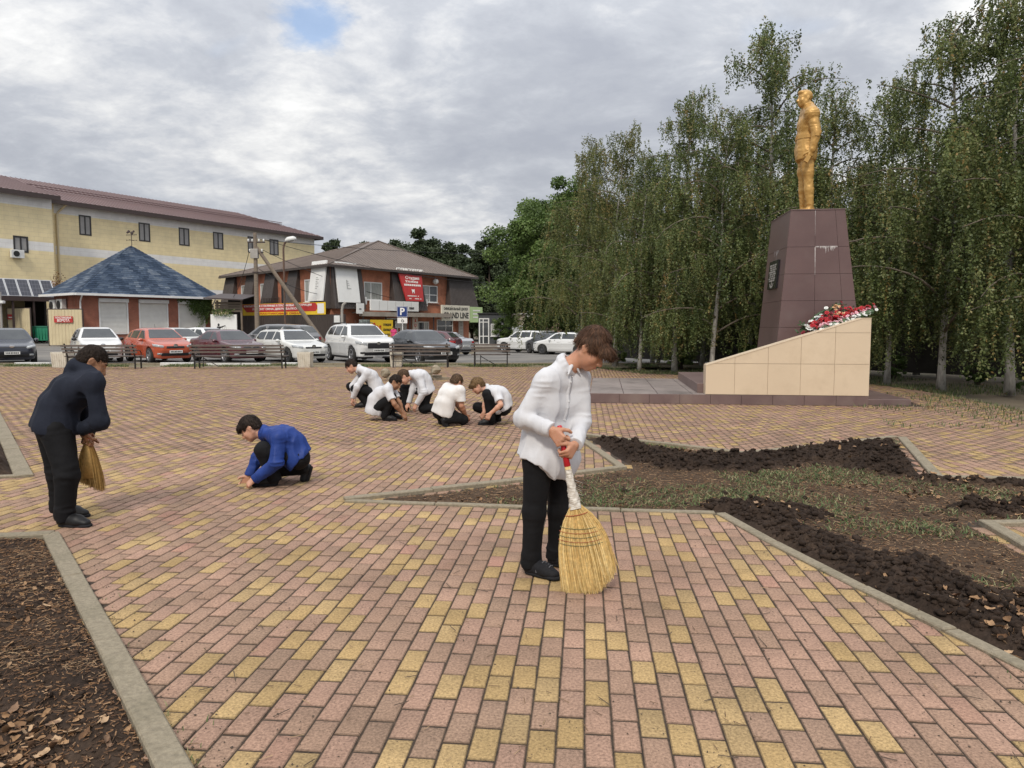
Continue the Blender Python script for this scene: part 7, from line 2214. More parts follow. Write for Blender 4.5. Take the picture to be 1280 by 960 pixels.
def make_broad(seed, nleaf, lm, leaf=.17, H=10., RX=3.2, z0=2.2, nclump=70, fill=.5):
    r = np.random.default_rng(seed); rr = random.Random(seed)
    tb = MB(); tb.tube([(0, 0, 0), (.05, .03, H * .3), (.1, -.05, H * .6), (.05, 0, H * .9)], [.24, .19, .11, .02], 9)
    bb = MB(); PP, TT = [], []
    for k in range(nclump):
        d = r.normal(0, 1, 3); d /= np.linalg.norm(d); zz = d[2]
        rad = (fill + (1 - fill) * r.random()) * (1 + .22 * math.sin(3 * math.atan2(d[1], d[0]) + seed) * (1 - abs(zz)))
        c = np.array([d[0] * RX * rad * (1 - .25 * max(0, zz)), d[1] * RX * rad * (1 - .25 * max(0, zz)), z0 + (H - z0) * (.5 + .5 * zz * rad)])
        c[2] = min(c[2], H - .4); c[:2] *= min(1, RX * 1.05 / (np.hypot(c[0], c[1]) + 1e-6)) * (1 if c[2] < H * .8 else .6)
        cr = r.uniform(.45, 1.0) * RX * .30; n = int(nleaf / nclump * r.uniform(.6, 1.4))
        g = r.normal(0, 1, (n, 3)); g /= np.linalg.norm(g, axis=1)[:, None]; g *= (r.random(n) ** .45)[:, None] * cr * np.array([1, 1, .75])
        PP.append(c + g); TT.append(np.clip(r.normal(.45, .13) + r.normal(0, .13, n), 0, 1))
        if k % 3 == 0:
            st = Vector((.05, 0, max(H * .25, min(c[2] - 1, H * .8)))); bb.tube([st, st.lerp(Vector(c), .5) + Vector((0, 0, .25)), Vector(c)], [.07, .045, .012], 5, caps=False)
    P = np.concatenate(PP); V, Fq, T = leaf_cloud(P, leaf, r, np.concatenate(TT), hang=.2, asp=.75)
    return (tb.mesh('trunk', M_bark, True), bb.mesh('branches', M_bark, True), np_mesh('crown', V, Fq, lm, attr={'tint': T}))


MAPLE = make_broad(5, 56000, M_maple_leaf, .13, 8.0, 2.7, .7, 110)
FAR = [make_broad(9, 36000, M_far_leaf, .30, 12.0, 4.2, 1.5, 80), make_broad(12, 36000, M_far_leaf, .30, 13.0, 3.6, 1.2, 90)]
SHRUB = make_broad(17, 9000, M_maple_leaf, .10, 2.6, 1.0, .1, 40)


def tree(kind, px, Y, top, H0, name, label, group, rz, squash=1.0, z=None):
    p = at(px, 408, Y); z = (lotz(p.x, Y) - .05) if z is None else z
    k = (zat(top, Y) - z) / H0
    e = thing(name, label, 'tree', (p.x, Y, z), rz, group); e.scale = (k * squash, k * squash, k)
    for nm, me in zip(('trunk', 'branches', 'crown'), kind): link(nm, me, e)
    return e


g1 = 'birches in a row behind the memorial'
for i, (px, Y, top, v, sq, lab) in enumerate((
        (728, 31.0, 172, 2, 1.05, 'yellowing birch at the left end of the row nearest the parked cars'),
        (768, 28.2, 150, 2, 1.0, 'yellowing birch with bare pale limbs standing second in the row'),
        (800, 25.4, 185, 0, .95, 'birch with a white trunk showing over the left end of the memorial platform'),
        (845, 24.4, 100, 1, 1.0, 'birch with a pointed top left of the pedestal'),
        (893, 22.4, 122, 3, 1.0, 'drooping birch close to the left side of the pedestal'),
        (962, 22.8, 22, 0, 1.0, 'tallest birch rising behind the golden statue'),
        (1040, 20.6, 108, 1, 1.05, 'birch just right of the golden statue with sky showing through'),
        (1110, 19.6, 92, 3, .95, 'birch behind the right end of the beige wall'),
        (1183, 17.4, -8, 0, 1.0, 'tall birch with a bare white lower trunk right of the memorial'),
        (1262, 16.6, -60, 1, 1.05, 'tall birch at the right edge of the picture'),
        (1355, 15.2, -110, 3, 1.0, 'birch mostly outside the right edge of the picture'))):
    tree(BIRCH[v], px, Y, top, 10.0, 'birch_tree', lab, g1, 1.3 * i + .4, sq)
g2 = 'birches of the second row'
for i, (px, Y, top, v, lab) in enumerate((
        (815, 31, 225, 3, 'dark birch of the back row seen between the two leftmost white trunks'),
        (880, 28.5, 190, 0, 'dark birch of the back row left of the pedestal'),
        (940, 27.5, 150, 3, 'dark birch of the back row behind the pedestal'),
        (1005, 26.0, 180, 1, 'dark birch of the back row behind the statue'),
        (1075, 25.0, 190, 0, 'dark birch of the back row right of the statue'),
        (1150, 23.5, 150, 3, 'dark birch of the back row behind the beige wall'),
        (1225, 22.0, 110, 1, 'dark birch of the back row near the right edge'),
        (1300, 20.5, 60, 3, 'dark birch of the back row beyond the right edge'))):
    tree(BIRCH[v], px, Y, top, 10.0, 'birch_tree', lab, g2, 2.1 * i + 1.7, 1.15)
tree(MAPLE, 672, 62, 244, 8.0, 'maple_tree', 'bright green maple at the left end of the birch row', None, .3, 1.0)
tree(MAPLE, 712, 66, 215, 8.0, 'maple_tree', 'green maple half hidden between the birches and the bright maple', None, 2.3, .9)
g3 = 'dark trees beyond the brick building'
for i, (px, Y, top, v, sq, lab) in enumerate((
        (418, 112, 300, 0, .9, 'dark tree showing just right of the yellow building roof'), (455, 115, 303, 1, 1, 'small dark tree top above the ridge of the brown roof'),
        (498, 108, 300, 0, .9, 'dark tree left of the tallest crown above the brown roof'), (528, 102, 286, 1, 1.1, 'tallest dark crown above the brown roof'),
        (560, 100, 303, 0, 1, 'dark tree above the right slope of the brown roof'), (590, 96, 312, 1, 1.1, 'dark tree right of the brick building behind the booth'),
        (612, 94, 296, 0, 1, 'dark tree with a pointed crown over the booth'), (640, 98, 302, 1, 1.15, 'dark tree over the low concrete garage'),
        (668, 98, 310, 0, 1.2, 'dark tree behind the brick garage'), (705, 95, 300, 1, 1.2, 'dark tree behind the bright green maple'),
        (478, 118, 306, 0, 1.1, 'dark tree low over the middle of the brown roof ridge'), (576, 104, 306, 1, 1.2, 'dark tree between the tallest crown and the booth'), (650, 104, 298, 0, 1.3, 'broad dark tree behind the low concrete garage'),
        (560, 88, 350, 0, .8, 'low dark tree beside the right gable of the brick building'), (600, 86, 345, 1, .9, 'low dark tree directly behind the booth'), (632, 96, 350, 0, .9, 'low dark tree over the garage roofs'),
        (760, 60, 300, 0, 1.1, 'dark tree behind the birches at the left'), (840, 52, 280, 1, 1.2, 'dark tree behind the birches left of the pedestal'), (920, 46, 270, 0, 1.2, 'dark tree behind the pedestal'),
        (1010, 42, 260, 1, 1.2, 'dark tree behind the statue plinth'), (1110, 38, 240, 0, 1.2, 'dark tree behind the beige wall'), (1200, 36, 230, 1, 1.2, 'dark tree behind the tall birch at the right'), (1300, 33, 220, 0, 1.2, 'dark tree behind the right edge birches'))):
    tree(FAR[v], px, Y, top, 12.0 if v == 0 else 13.0, 'broadleaf_tree', lab, g3, 1.9 * i, sq)
e = tree(SHRUB, 629, 67.3, 393, 2.6, 'shrub', 'round green shrub beside the anthracite booth', None, .4, 1.0, -.22); e['category'] = 'shrub'
e = tree(SHRUB, 650, 95, 398, 2.6, 'shrub', 'green shrub over the corner of the concrete garage', None, 1.4, 1.3); e['category'] = 'shrub'
for i, (px, Y, top, lab) in enumerate(((770, 30, 425, 'low dark shrub under the birches nearest the boy in white'), (850, 26.5, 420, 'low dark shrub under the birches left of the platform'), (930, 24.5, 425, 'low dark shrub left of the upper step'),
                                       (1120, 22, 440, 'low dark shrub right of the beige wall'), (1225, 19.5, 450, 'low dark shrub right of the white trunk'), (1270, 17.6, 465, 'low leafy shrub at the right edge under the birches'))):
    e = tree(SHRUB, px, Y, top, 2.6, 'shrub', lab, 'shrubs under the birches', i * 1.1, 1.3); e['category'] = 'shrub'


# creeper on the kiosk
def creeper():
    f = kio; r = np.random.default_rng(8); u, v = f.u, Vector((-f.u.y, f.u.x, 0))
    base = f.A + u * f.x(222)
    e = thing('creeper', 'green creeper hanging from the kiosk eaves over the third roller shutter', 'climbing plant', (base.x, base.y, 0))
    P, T = [], []
    b = MB(); w = f.x(262) - f.x(222)
    for k in range(46):
        x = w * r.random() ** .8; ln = r.uniform(.3, 1.0) * (.5 + 2.3 * (x / w) ** 1.5)
        n = int(ln * 90); s = r.random(n) * ln
        p = np.array(u)[None] * (x + r.normal(0, .12, n) + .25 * s * r.normal())[:, None] + np.array(v)[None] * (-.22 + r.normal(0, .07, n))[:, None]; p[:, 2] = 3.95 - s
        P.append(p); T.append(np.clip(r.normal(.4, .15, n), 0, 1)); q = u * x - v * .15; b.tube([q + Vector((0, 0, 3.9)), q + u * .05 + Vector((0, 0, 3.9 - ln))], .012, 4)
    V, Fq, T = leaf_cloud(np.concatenate(P), .13, r, np.concatenate(T)); link('leaves', np_mesh('leaves', V, Fq, M_maple_leaf, attr={'tint': T}), e); b.obj('stems', M_branch, e)
    X0 = at(268, 408, 62).x; X1 = at(293, 408, 62).x; e2 = thing('creeper', 'short green creeper fringe over the white lawyer panel', 'climbing plant', (X0, 61.9, 0)); zt = zat(392, 62)
    n = 420; p = np.stack([r.random(n) * (X1 - X0), r.normal(-.08, .08, n), zt + .35 - r.random(n) ** 1.8 * .55], 1)
    V, Fq, T = leaf_cloud(p, .13, r, np.clip(r.normal(.4, .15, n), 0, 1)); link('leaves', np_mesh('leaves', V, Fq, M_maple_leaf, attr={'tint': T}), e2)
    # rust-brown plant by the downpipe of the yellow building
    q = at(72, 357, 71.5); e3 = thing('dry_vine', 'dry brown vine tuft on the downpipe of the yellow building', 'climbing plant', (q.x, q.y, q.z - 1)); n = 500
    p = np.stack([r.normal(0, .28, n), r.normal(0, .2, n), 1 + r.normal(0, .5, n)], 1); V, Fq, T = leaf_cloud(p, .16, r, r.random(n)); link('leaves', np_mesh('leaves', V, Fq, M_leaf_dead, attr={'tint': T}), e3)
    MB().tube([(0, 0, -4), (0.05, 0, 1.5)], .04, 5).obj('stem', M_branch, e3)


creeper()


# dark fence behind the birches
def back_fence():
    A = Vector((at(735, 408, 36).x, 36, 0)); B = Vector((at(1420, 408, 18.6).x, 18.6, 0)); L_ = (B - A).length; n = int(L_ / 2.2)
    e = thing('back_fence', 'long dark panel fence behind the birches', 'fence', A); M = Matrix.Translation(-A) @ wall_frame(A, B)
    m = mat('dark_fence_panel', (0.045, 0.04, 0.035), (0.065, 0.058, 0.05), 2, rough=0.9)
    for k in range(n):
        x0, x1 = L_ * k / n + .06, L_ * (k + 1) / n - .06
        b = MB()
        b.box((x0, 0.02, .05), (x1, .04, 2.02), M)
        for q in range(4): b.cbox((x0, 0, .05 + .5 * q), (x1, .019, .53 + .5 * q), .004, M)
        b.obj('fence_panel', m, e)
        MB().box((x1, -.03, -.1), (x1 + .12, .09, 2.15), M).obj('fence_post', m, e)


back_fence()
# ------------------------------------------------------------------ people
def skin_mat(name, c, dark):
    return mat(name, c, dark, 9, rough=0.55, sss=0.12, spec=0.35, bump=0.06, bscale=220)


M_skin = skin_mat('skin', (0.52, 0.27, 0.17), (0.44, 0.21, 0.13))
M_skin_pale = skin_mat('pale_skin', (0.60, 0.34, 0.24), (0.52, 0.27, 0.18))
M_skin_tan = skin_mat('tanned_skin', (0.36, 0.19, 0.11), (0.30, 0.15, 0.085))
M_lip = mat('lips', (0.42, 0.15, 0.12), rough=0.5)
M_eyewhite = mat('eye', (0.38, 0.35, 0.32), rough=0.2)
M_iris = mat('iris', (0.03, 0.02, 0.015), rough=0.15)


def cloth(name, c, c2, weave=55, rough=0.85, bump=0.10, sheen=0.2):
    return mat(name, c, c2, 6, rough=rough, bump=bump, bscale=weave, sheen=0.0, spec=0.25)


M_shirt = cloth('white_cotton', (0.61, 0.61, 0.63), (0.56, 0.56, 0.58))
M_shirt_warm = cloth('warm_white_cotton', (0.70, 0.68, 0.66), (0.64, 0.62, 0.60))
M_shirt_blue = cloth('blue_satin_shirt', (0.012, 0.035, 0.175), (0.018, 0.048, 0.225), rough=0.55)
M_hoodie = cloth('navy_fleece', (0.011, 0.014, 0.024), (0.016, 0.019, 0.031), weave=55, bump=0.12)
M_trouser = cloth('black_trouser_cloth', (0.0055, 0.0055, 0.0065), (0.009, 0.009, 0.0105), bump=0.1, sheen=0.08)
M_shoe = mat('black_shoe_leather', (0.008, 0.008, 0.009), (0.014, 0.014, 0.015), 20, rough=0.5, spec=.3)
M_sneaker = mat('black_sneaker_mesh', (0.009, 0.009, 0.011), (0.016, 0.016, 0.019), 60, spec=.25, rough=0.75, bump=0.2, bscale=300)
M_sole = mat('dark_rubber_sole', (0.018, 0.018, 0.02), rough=0.8, spec=.2)
M_stripe = mat('dark_grey_stripe', (0.13, 0.13, 0.14), rough=0.5)
M_tie = cloth('dark_tie', (0.012, 0.013, 0.02), (0.02, 0.02, 0.03), rough=0.6)
M_button = mat('shirt_button', (0.62, 0.62, 0.62), rough=0.3)


def hair_mat(name, c):
    d = tuple(x * 0.45 for x in c); l = tuple(x * 1.7 for x in c)
    return tint_mat(name, [(0, d), (.5, c), (1, l)], rough=0.6, noise=(40, .25), spec=0.2, island=True), mat(name + '_base', d, c, 60, rough=0.75, spec=.15)


H_brown = hair_mat('brown_hair', (0.070, 0.034, 0.018)); H_dark = hair_mat('dark_hair', (0.022, 0.014, 0.010)); H_blond = hair_mat('dark_blond_hair', (0.155, 0.095, 0.045)); H_lbrown = hair_mat('light_brown_hair', (0.085, 0.052, 0.030))
VV = lambda v: np.array(v, float)
UP = np.array([0, 0, 1.0])


def nrm(v):
    v = np.asarray(v, float); return v / (np.linalg.norm(v) + 1e-9)


def rot_about(v, axis, a):
    axis = nrm(axis); return v * math.cos(a) + np.cross(axis, v) * math.sin(a) + axis * np.dot(axis, v) * (1 - math.cos(a))


def hand(F, w, d, n, side, curl=(.5, .6, .4), s=1.0, spread=0.06, thumb_close=0.5):
    """palm, four bent fingers of unequal length and a thumb leaving the side of the palm"""
    d = nrm(d); n = nrm(n - d * np.dot(n, d)); lat = np.cross(d, n) * (1 if side == 'R' else -1)
    offs = (.029, .0105, -.009, -.027); lens = ((.040, .024, .019), (.044, .027, .020), (.040, .025, .019), (.031, .019, .017)); pl_ = (.083, .087, .083, .076)
    F.rc(w - d * .02 * s, w + d * .02 * s, .021 * s, .023 * s, .015, flat=(n, .72))
    for i in range(4):
        kn = w + d * pl_[i] * s + lat * offs[i] * s
        F.rc(w + d * .018 * s + lat * offs[i] * .65 * s, kn, .0155 * s, .0115 * s, .008)
        a = spread * (offs[i] / .029); dd = nrm(d + lat * a * 1.5); ax = np.cross(dd, n); p = kn; r0 = (.0092, .0095, .009, .008)[i] * s
        for j in range(3):
            dd = rot_about(dd, ax, curl[j] * (1 + .12 * i))
            q = p + dd * lens[i][j] * s; F.rc(p, q, r0 * (1 - .10 * j), r0 * (1 - .10 * (j + 1)), .0035); p = q
    b = w + d * .022 * s + lat * .022 * s; td = nrm(d * .62 + lat * .72 + n * .35)
    p = b + td * .038 * s; F.rc(b, p, .0165 * s, .0125 * s, .010)
    ax = np.cross(td, nrm(n + d * .25 - lat * .6))
    for j, L in enumerate((.031, .025)):
        td = rot_about(td, ax, thumb_close * (.8 if j else .5)); q = p + td * L * s; F.rc(p, q, (.0112 - .001 * j) * s, (.0105 - .0015 * j) * s, .004); p = q


def head(F, c, f, u, s=1.0, fine=True):
    f = nrm(f); u = nrm(u - f * np.dot(u, f)); r = np.cross(f, u)
    A = np.stack([r, u, f]); P = lambda x, y, z: c + (r * x + u * y + f * z) * s
    E = lambda x, y, z, rr, k=.02, op='u': F.ell(P(x, y, z), np.array(rr) * s, A, k * s, op)
    E(0, .030, -.014, (.073, .084, .092)); E(0, -.030, .026, (.060, .080, .064), .03)
    F.rc(P(-.030, -.072, .030), P(.030, -.072, .030), .028 * s, None, .03 * s); F.rc(P(.055, -.045, -.005), P(.012, -.092, .056), .020 * s, .018 * s, .025 * s); F.rc(P(-.055, -.045, -.005), P(-.012, -.092, .056), .020 * s, .018 * s, .025 * s)
    E(0, -.094, .060, (.022, .018, .020), .02)
    for g in (-1, 1):
        E(g * .036, -.034, .060, (.024, .024, .022), .025)
        F.rc(P(g * .010, .024, .081), P(g * .046, .018, .062), .011 * s, .009 * s, .014 * s)
        if fine:
            E(g * .030, .004, .094, (.017, .012, .015), .012, 's')
            E(g * .030, .002, .074, (.0145, .0135, .0125), .004)
        E(g * .073, -.006, -.010, (.009, .032, .020), .008)
        F.rc(P(g * .079, .018, -.016), P(g * .083, -.004, -.026), .007 * s, .006 * s, .004 * s); F.rc(P(g * .083, -.004, -.026), P(g * .076, -.030, -.006), .006 * s, .007 * s, .004 * s)
    F.rc(P(0, .006, .084), P(0, -.038, .108), .009 * s, .0135 * s, .012 * s)
    for g in (-1, 1): E(g * .012, -.042, .096, (.010, .008, .011), .008)
    E(0, -.066, .080, (.026, .018, .016), .018)
    if fine:
        F.rc(P(-.020, -.068, .086), P(.020, -.068, .086), .0055 * s, None, .004 * s); F.rc(P(0, -.066, .091), P(0, -.066, .091), .0062 * s, None, .006 * s)
        F.rc(P(-.016, -.0785, .085), P(.016, -.0785, .085), .0065 * s, None, .004 * s)
    return P, A


class Person:
    def __init__(s, label, J, f, head_f, head_u, scale=1.0, h=.010, cat='boy', name='person', group=None, hands=None, feet=None, back=None):
        s.J = {k: VV(v) for k, v in J.items()}; s.f = nrm(f); s.hf = nrm(head_f); s.hu = nrm(head_u); s.s = scale; s.h = h
        j = s.J; s.P = (j['hipL'] + j['hipR']) / 2; s.S = (j['shL'] + j['shR']) / 2; s.r = nrm(j['shR'] - j['shL'])
        s.up = nrm(s.S - s.P); s.back = VV(back) if back is not None else np.zeros(3)
        s.C = s.P + (s.S - s.P) * .68 + s.back * .8; s.W = s.P + (s.S - s.P) * .33 + s.back
        s.N = j['neck']; s.hands = hands or {}; s.feet = feet or {}
        pts = np.array(list(j.values())); s.lo = pts.min(0) - .20 * scale; s.hi = pts.max(0) + .20 * scale; s.lo[2] = max(s.lo[2], -.02)
        s.org = np.array([s.P[0], s.P[1], 0.0])
        s.t = thing(name, label, cat, tuple(s.org), 0, group)

    def field(s, h=None): return Field(s.lo, s.hi, h or s.h)

    def emit(s, F, name, m, par=None):
        return link(name, F.mesh(name, m, True, s.org), par or s.t)

    def torso(s, F, i, k=.05):
        q = s.s; j = s.J; r = s.r; hr = nrm(j['hipR'] - j['hipL'])
        F.rc(s.C - r * .075 * q, s.C + r * .075 * q, .094 * q + i, None, k)
        F.rc(s.S - r * .085 * q - s.up * .02, s.S + r * .085 * q - s.up * .02, .066 * q + i, None, k)
        for g in (-1, 1):
            a = s.C + r * g * .068 * q; b = s.W + (r + hr) / 2 * g * .062 * q; c = s.P + hr * g * .068 * q
            F.rc(a, b, .092 * q + i, .083 * q + i, k); F.rc(b, c, .083 * q + i, .094 * q + i, k)
        for g in ('L', 'R'):
            sg = -1 if g == 'L' else 1
            F.rc(j['sh' + g], s.C + r * sg * .06 * q, .054 * q + i, .08 * q + i, k)
            F.rc(s.N, j['sh' + g], .046 * q + i * .6, .050 * q + i, .035)

    def body(s, skin, fine=True, thin=False):
        F = s.field(); j = s.J; q = s.s
        s.torso(F, -.012 * q)
        for g in ('L', 'R'):
            k_ = .68 if thin else 1.0
            F.rc(j['sh' + g], j['el' + g], .045 * q * k_, .036 * q * k_, .03); F.rc(j['el' + g], j['el' + g] + (j['wr' + g] - j['el' + g]) * .3, .037 * q * k_, .038 * q * k_, .02); F.rc(j['el' + g] + (j['wr' + g] - j['el' + g]) * .3, j['wr' + g], .038 * q * k_, .0245 * q, .02)
            F.rc(j['hip' + g], j['knee' + g], .066 * q, .042 * q, .04); F.rc(j['knee' + g], j['ank' + g], .046 * q, .034 * q, .03)
            fd, fn = s.footdir(g); F.rc(j['ank' + g] - fn * .03 * q, j['ank' + g] - fn * .045 * q + fd * .12 * q, .03 * q, .022 * q, .02)
            hd = s.hands.get(g, {}); d = hd.get('d', j['wr' + g] - j['el' + g]); n = hd.get('n', -UP)
            hand(F, j['wr' + g], VV(d), VV(n), g, hd.get('curl', (.5, .6, .4)), q * hd.get('s', 1.0), hd.get('spread', .06), hd.get('thumb', .5))
        hc = j['head']; base = hc + (-s.hu * .055 - s.hf * .012) * q
        F.rc(s.N - s.up * .03, base, .053 * q, .050 * q, .03)
        s.HP, s.HA = head(F, hc, s.hf, s.hu, q, fine)
        o = s.emit(F, 'body', skin)
        P = s.HP
        if fine:
            for g in (-1, 1):
                e = MB(); c0 = Vector(P(g * .030, -.002, .0725) - s.org); rad = .0132 * q
                M_ = Matrix.Translation(c0) @ Vector(s.hf).to_track_quat('Z', 'Y').to_matrix().to_4x4()
                e.lathe([(0, -rad), (rad * .7, -rad * .7), (rad, 0), (rad * .7, rad * .7), (rad * .42, rad * .91), (0, rad)], 14, 'Z', 0, M_)
                ob = e.obj('eye', M_eyewhite, s.t, True)
                e = MB(); e.lathe([(rad * .5, rad * .87), (rad * .3, rad * .97), (0, rad * 1.02)], 12, 'Z', 0, M_ @ Matrix.Rotation(R(14), 4, 'X')); e.obj('iris', M_iris, ob, True)
                e = MB()
                e.tube([Vector(P(g * x, y, z) - s.org) for x, y, z in ((.012, .024, .0915), (.028, .030, .087), (.044, .025, .073))], [.0032 * q, .0042 * q, .002 * q], 6); e.obj('eyebrow', s.hairm[1], s.t)
            e = MB(); e.tube([Vector(P(x, y, z) - s.org) for x, y, z in ((-.020, -.072, .0895), (-.010, -.0715, .0955), (0, -.0725, .0975), (.010, -.0715, .0955), (.020, -.072, .0895))], [.002 * q, .0042 * q, .0048 * q, .0042 * q, .002 * q], 6); e.obj('lips', M_lip, s.t, True)
        return o

    def hair(s, thick=(.010, .012, .010), fringe=.0, nape=-.045, strands=900, slen=.035, flow=(0, -.2, 1), top=0.0, face=(.070, .085, .085), seed=1, width=.0016):
        q = s.s; P, A = s.HP, s.HA; c = s.J['head']; r, u, f = A
        ext = .17 * q; F = Field(c - ext, c + ext, min(s.h, .006))
        F.ell(P(0, .032 + top * .5, -.014), np.array((.073 + thick[0], .084 + thick[1] + top, .092 + thick[2])) * q, A, .01)
        if nape < -.03: F.ell(P(0, -.012, -.045), np.array((.064 + thick[0] * .6, .075, .064 + thick[2] * .5)) * q, A, .02)
        if fringe:
            F.ell(P(.0, .052, .062 + fringe * .3), np.array((.064, .038, .038 + fringe)) * q, A, .02)
            F.ell(P(.012, .034, .082 + fringe * .4), np.array((.048, .028, .020 + fringe * .4)) * q, A, .02)
        F.ell(P(0, -.062, .092), np.array(face) * q, A, .012, 's')
        for g in (-1, 1):
            F.ell(P(g * .085, -.014, .004), np.array((.034, .038, .036)) * q, A, .008, 's'); F.ell(P(g * .075, -.055, .02), np.array((.045, .045, .055)) * q, A, .008, 's')
        F.cut(P(0, nape, -.05), -u + f * .35)
        F.ruffle(.0035 * q, 70 / q, seed, ridged=True); F.ruffle(.004 * q, 26 / q, seed + 3)
        o = s.emit(F, 'hair', s.hairm[1])
        me = o.data; nv = len(me.vertices)
        if nv == 0 or strands == 0: return o
        co = np.zeros(nv * 3, np.float32); me.vertices.foreach_get('co', co); co = co.reshape(-1, 3)
        no = np.zeros(nv * 3, np.float32); me.vertex_normals.foreach_get('vector', no); no = no.reshape(-1, 3)
        g_ = np.random.default_rng(seed); pk = g_.integers(0, nv, strands); p = co[pk]; n = no[pk]
        relu = (co[pk] + s.org - c) @ np.stack([r, u, f]).T / q
        okp = (relu[:, 1] > np.where(relu[:, 2] < -.02, nape + .02, np.where(np.abs(relu[:, 0]) > .05, .012, -.2)))
        p = p[okp]; n = n[okp]; strands = len(p)
        fl = r * flow[0] + u * flow[1] + f * flow[2]
        rel = (p + s.org - c) @ np.stack([r, u, f]).T / q
        side = np.clip(np.abs(rel[:, 0]) / .08, 0, 1)[:, None]; backw = np.clip(-rel[:, 2] / .09, 0, 1)[:, None]
        d = fl[None] * (1 - .6 * side) * (1 - backw) - u[None] * (.5 * side + backw) + g_.normal(0, .22, (strands, 3))
        V = []; w0 = width * q
        pts = [p + n * .001]
        dd = d
        for k in range(3):
            dd = dd - n * (dd * n).sum(1)[:, None] * .8; dd = dd / (np.linalg.norm(dd, axis=1)[:, None] + 1e-6)
            pts.append(pts[-1] + (dd * (slen / 3) + n * (.0016 - .0014 * k) - (p * 0 + UP * .0012 * k)) * q * g_.uniform(.7, 1.3, (strands, 1)))
        sd = np.cross(dd, n); sd /= np.linalg.norm(sd, axis=1)[:, None] + 1e-6
        for k, pp in enumerate(pts):
            ww = w0 * (1, 1.1, .8, .15)[k]; V += [pp - sd * ww, pp + sd * ww]
        V = np.stack(V, 1).reshape(-1, 3); fq = np.array([(0, 1, 3, 2), (2, 3, 5, 4), (4, 5, 7, 6)])
        link('hair_locks', np_mesh('hair_locks', V, (fq[None] + (np.arange(strands) * 8)[:, None, None]).reshape(-1, 4), s.hairm[0], True), s.t)
        return o

    def shirt(s, m, sleeve='long', hem=None, inflate=.014, fold=.006, seed=1, collar=True, loose=1.0, name='shirt', cuff=.0, hood=False, sleeve_r=1.0, hemr=.125):
        F = s.field(); j = s.J; q = s.s; i = inflate * q
        s.torso(F, i)
        if hem is not None:
            dn, hd, hl = hem['dir'], hem.get('len', .12) * q, hem.get('lean', 0)
            dn = nrm(dn); hr = nrm(j['hipR'] - j['hipL']); R_ = hemr * q
            for g in (-1, 1): F.rc(s.W + hr * g * .06 * q, s.P + hr * g * .075 * q + dn * hl, R_ * .86, R_, .05)
            F.rc(s.P - hr * .07 * q + dn * hd, s.P + hr * .07 * q + dn * hd, R_, None, .05)
            cp = s.P + dn * (hd + hem.get('off', 0)); cn = nrm(dn + VV(hem.get('tilt', (0, 0, 0))))
            if hem.get('curve'):
                # shirt-tail: the hem curves up over the hips
                idx = np.argwhere(F.F < .03); Pp = F.lo + idx * F.h; x = (Pp - cp) @ hr
                D = (Pp - cp) @ cn + hem['curve'] * np.clip(np.abs(x) / (R_ * 1.25), 0, 1) ** 2.2
                F.F[tuple(idx.T)] = np.maximum(F.F[tuple(idx.T)], D)
            else: F.cut(cp, cn)
        else:
            F.cut(s.P + s.up * .045 * q, -s.up)
        for g in ('L', 'R'):
            a, b, c = j['sh' + g], j['el' + g], j['wr' + g]; rr = sleeve_r * q
            if sleeve == 'long':
                F.rc(a, b, .055 * rr, .053 * rr, .035); F.rc(b, c - (c - b) * .04, .053 * rr, .041 * rr, .02)
                F.rc(c - (c - b) * .16, c - (c - b) * .02, .0385 * rr, .038 * rr, .004)
                F.cut_local(c - nrm(c - b) * .004 * q, c - b, .075 * q)
            else:
                e = a + (b - a) * .72; F.rc(a, e + (b - a) * .1, .066 * rr, .066 * rr, .035); F.cut_local(e, b - a, .095 * q)
        if fold:
            F.ruffle(fold * 1.35 * q, 12 / q, seed, (1.2, 1.2, .22), ridged=True); F.ruffle(fold * .45 * q, 24 / q, seed + 4, (1.1, 1.1, .22), ridged=True)
            jts = [j['el' + g] for g in 'LR'] + [j['sh' + g] - s.up * .05 * q for g in 'LR']
            near = lambda P: sum(np.exp(-((P - e) ** 2).sum(-1) / (.075 * q) ** 2) for e in jts).clip(0, 1)
            F.ruffle(fold * 1.6 * q, 17 / q, seed + 7, (.55, .55, 1.5), ridged=True, mask=near)
        if collar:
            nd = nrm(s.J['head'] - s.N); c0 = s.N + nd * .020 * q; x = nrm(np.cross(nd, s.f)); y = np.cross(x, nd)
            rr = .060 * q; n = 14; ring = [c0 + (x * math.cos(2 * math.pi * k / n) + y * math.sin(2 * math.pi * k / n) * 1.0) * rr - nd * .010 * q * math.sin(2 * math.pi * k / n) for k in range(n)]
            for k in range(n): F.rc(ring[k], ring[(k + 1) % n], .0155 * q, None, .008); F.rc(ring[k] - nd * .02 * q, ring[(k + 1) % n] - nd * .02 * q, .016 * q, None, .012)
            F.rc(c0 - nd * .03 * q, c0 + nd * .09 * q, .049 * q, None, .004, 's')
            fr = c0 + s.f * .058 * q
            for g in (-1, 1): F.rc(fr + s.r * g * .016 * q - nd * .004, fr + s.r * g * .046 * q - s.up * .048 * q + s.f * .010 * q, .011 * q, .006 * q, .006)
        if hood:
            nd = nrm(s.J['head'] - s.N); bk = s.N - s.f * .085 * q
            for g in (-1, 1): F.rc(bk + s.r * g * .02, bk + s.r * g * .085 * q + s.f * .06 * q + nd * .015, .045 * q, .028 * q, .03)
            F.rc(bk - s.up * .05 * q, bk + nd * .01, .05 * q, .04 * q, .04)
        s.shirt_o = s.emit(F, name, m); return s.shirt_o

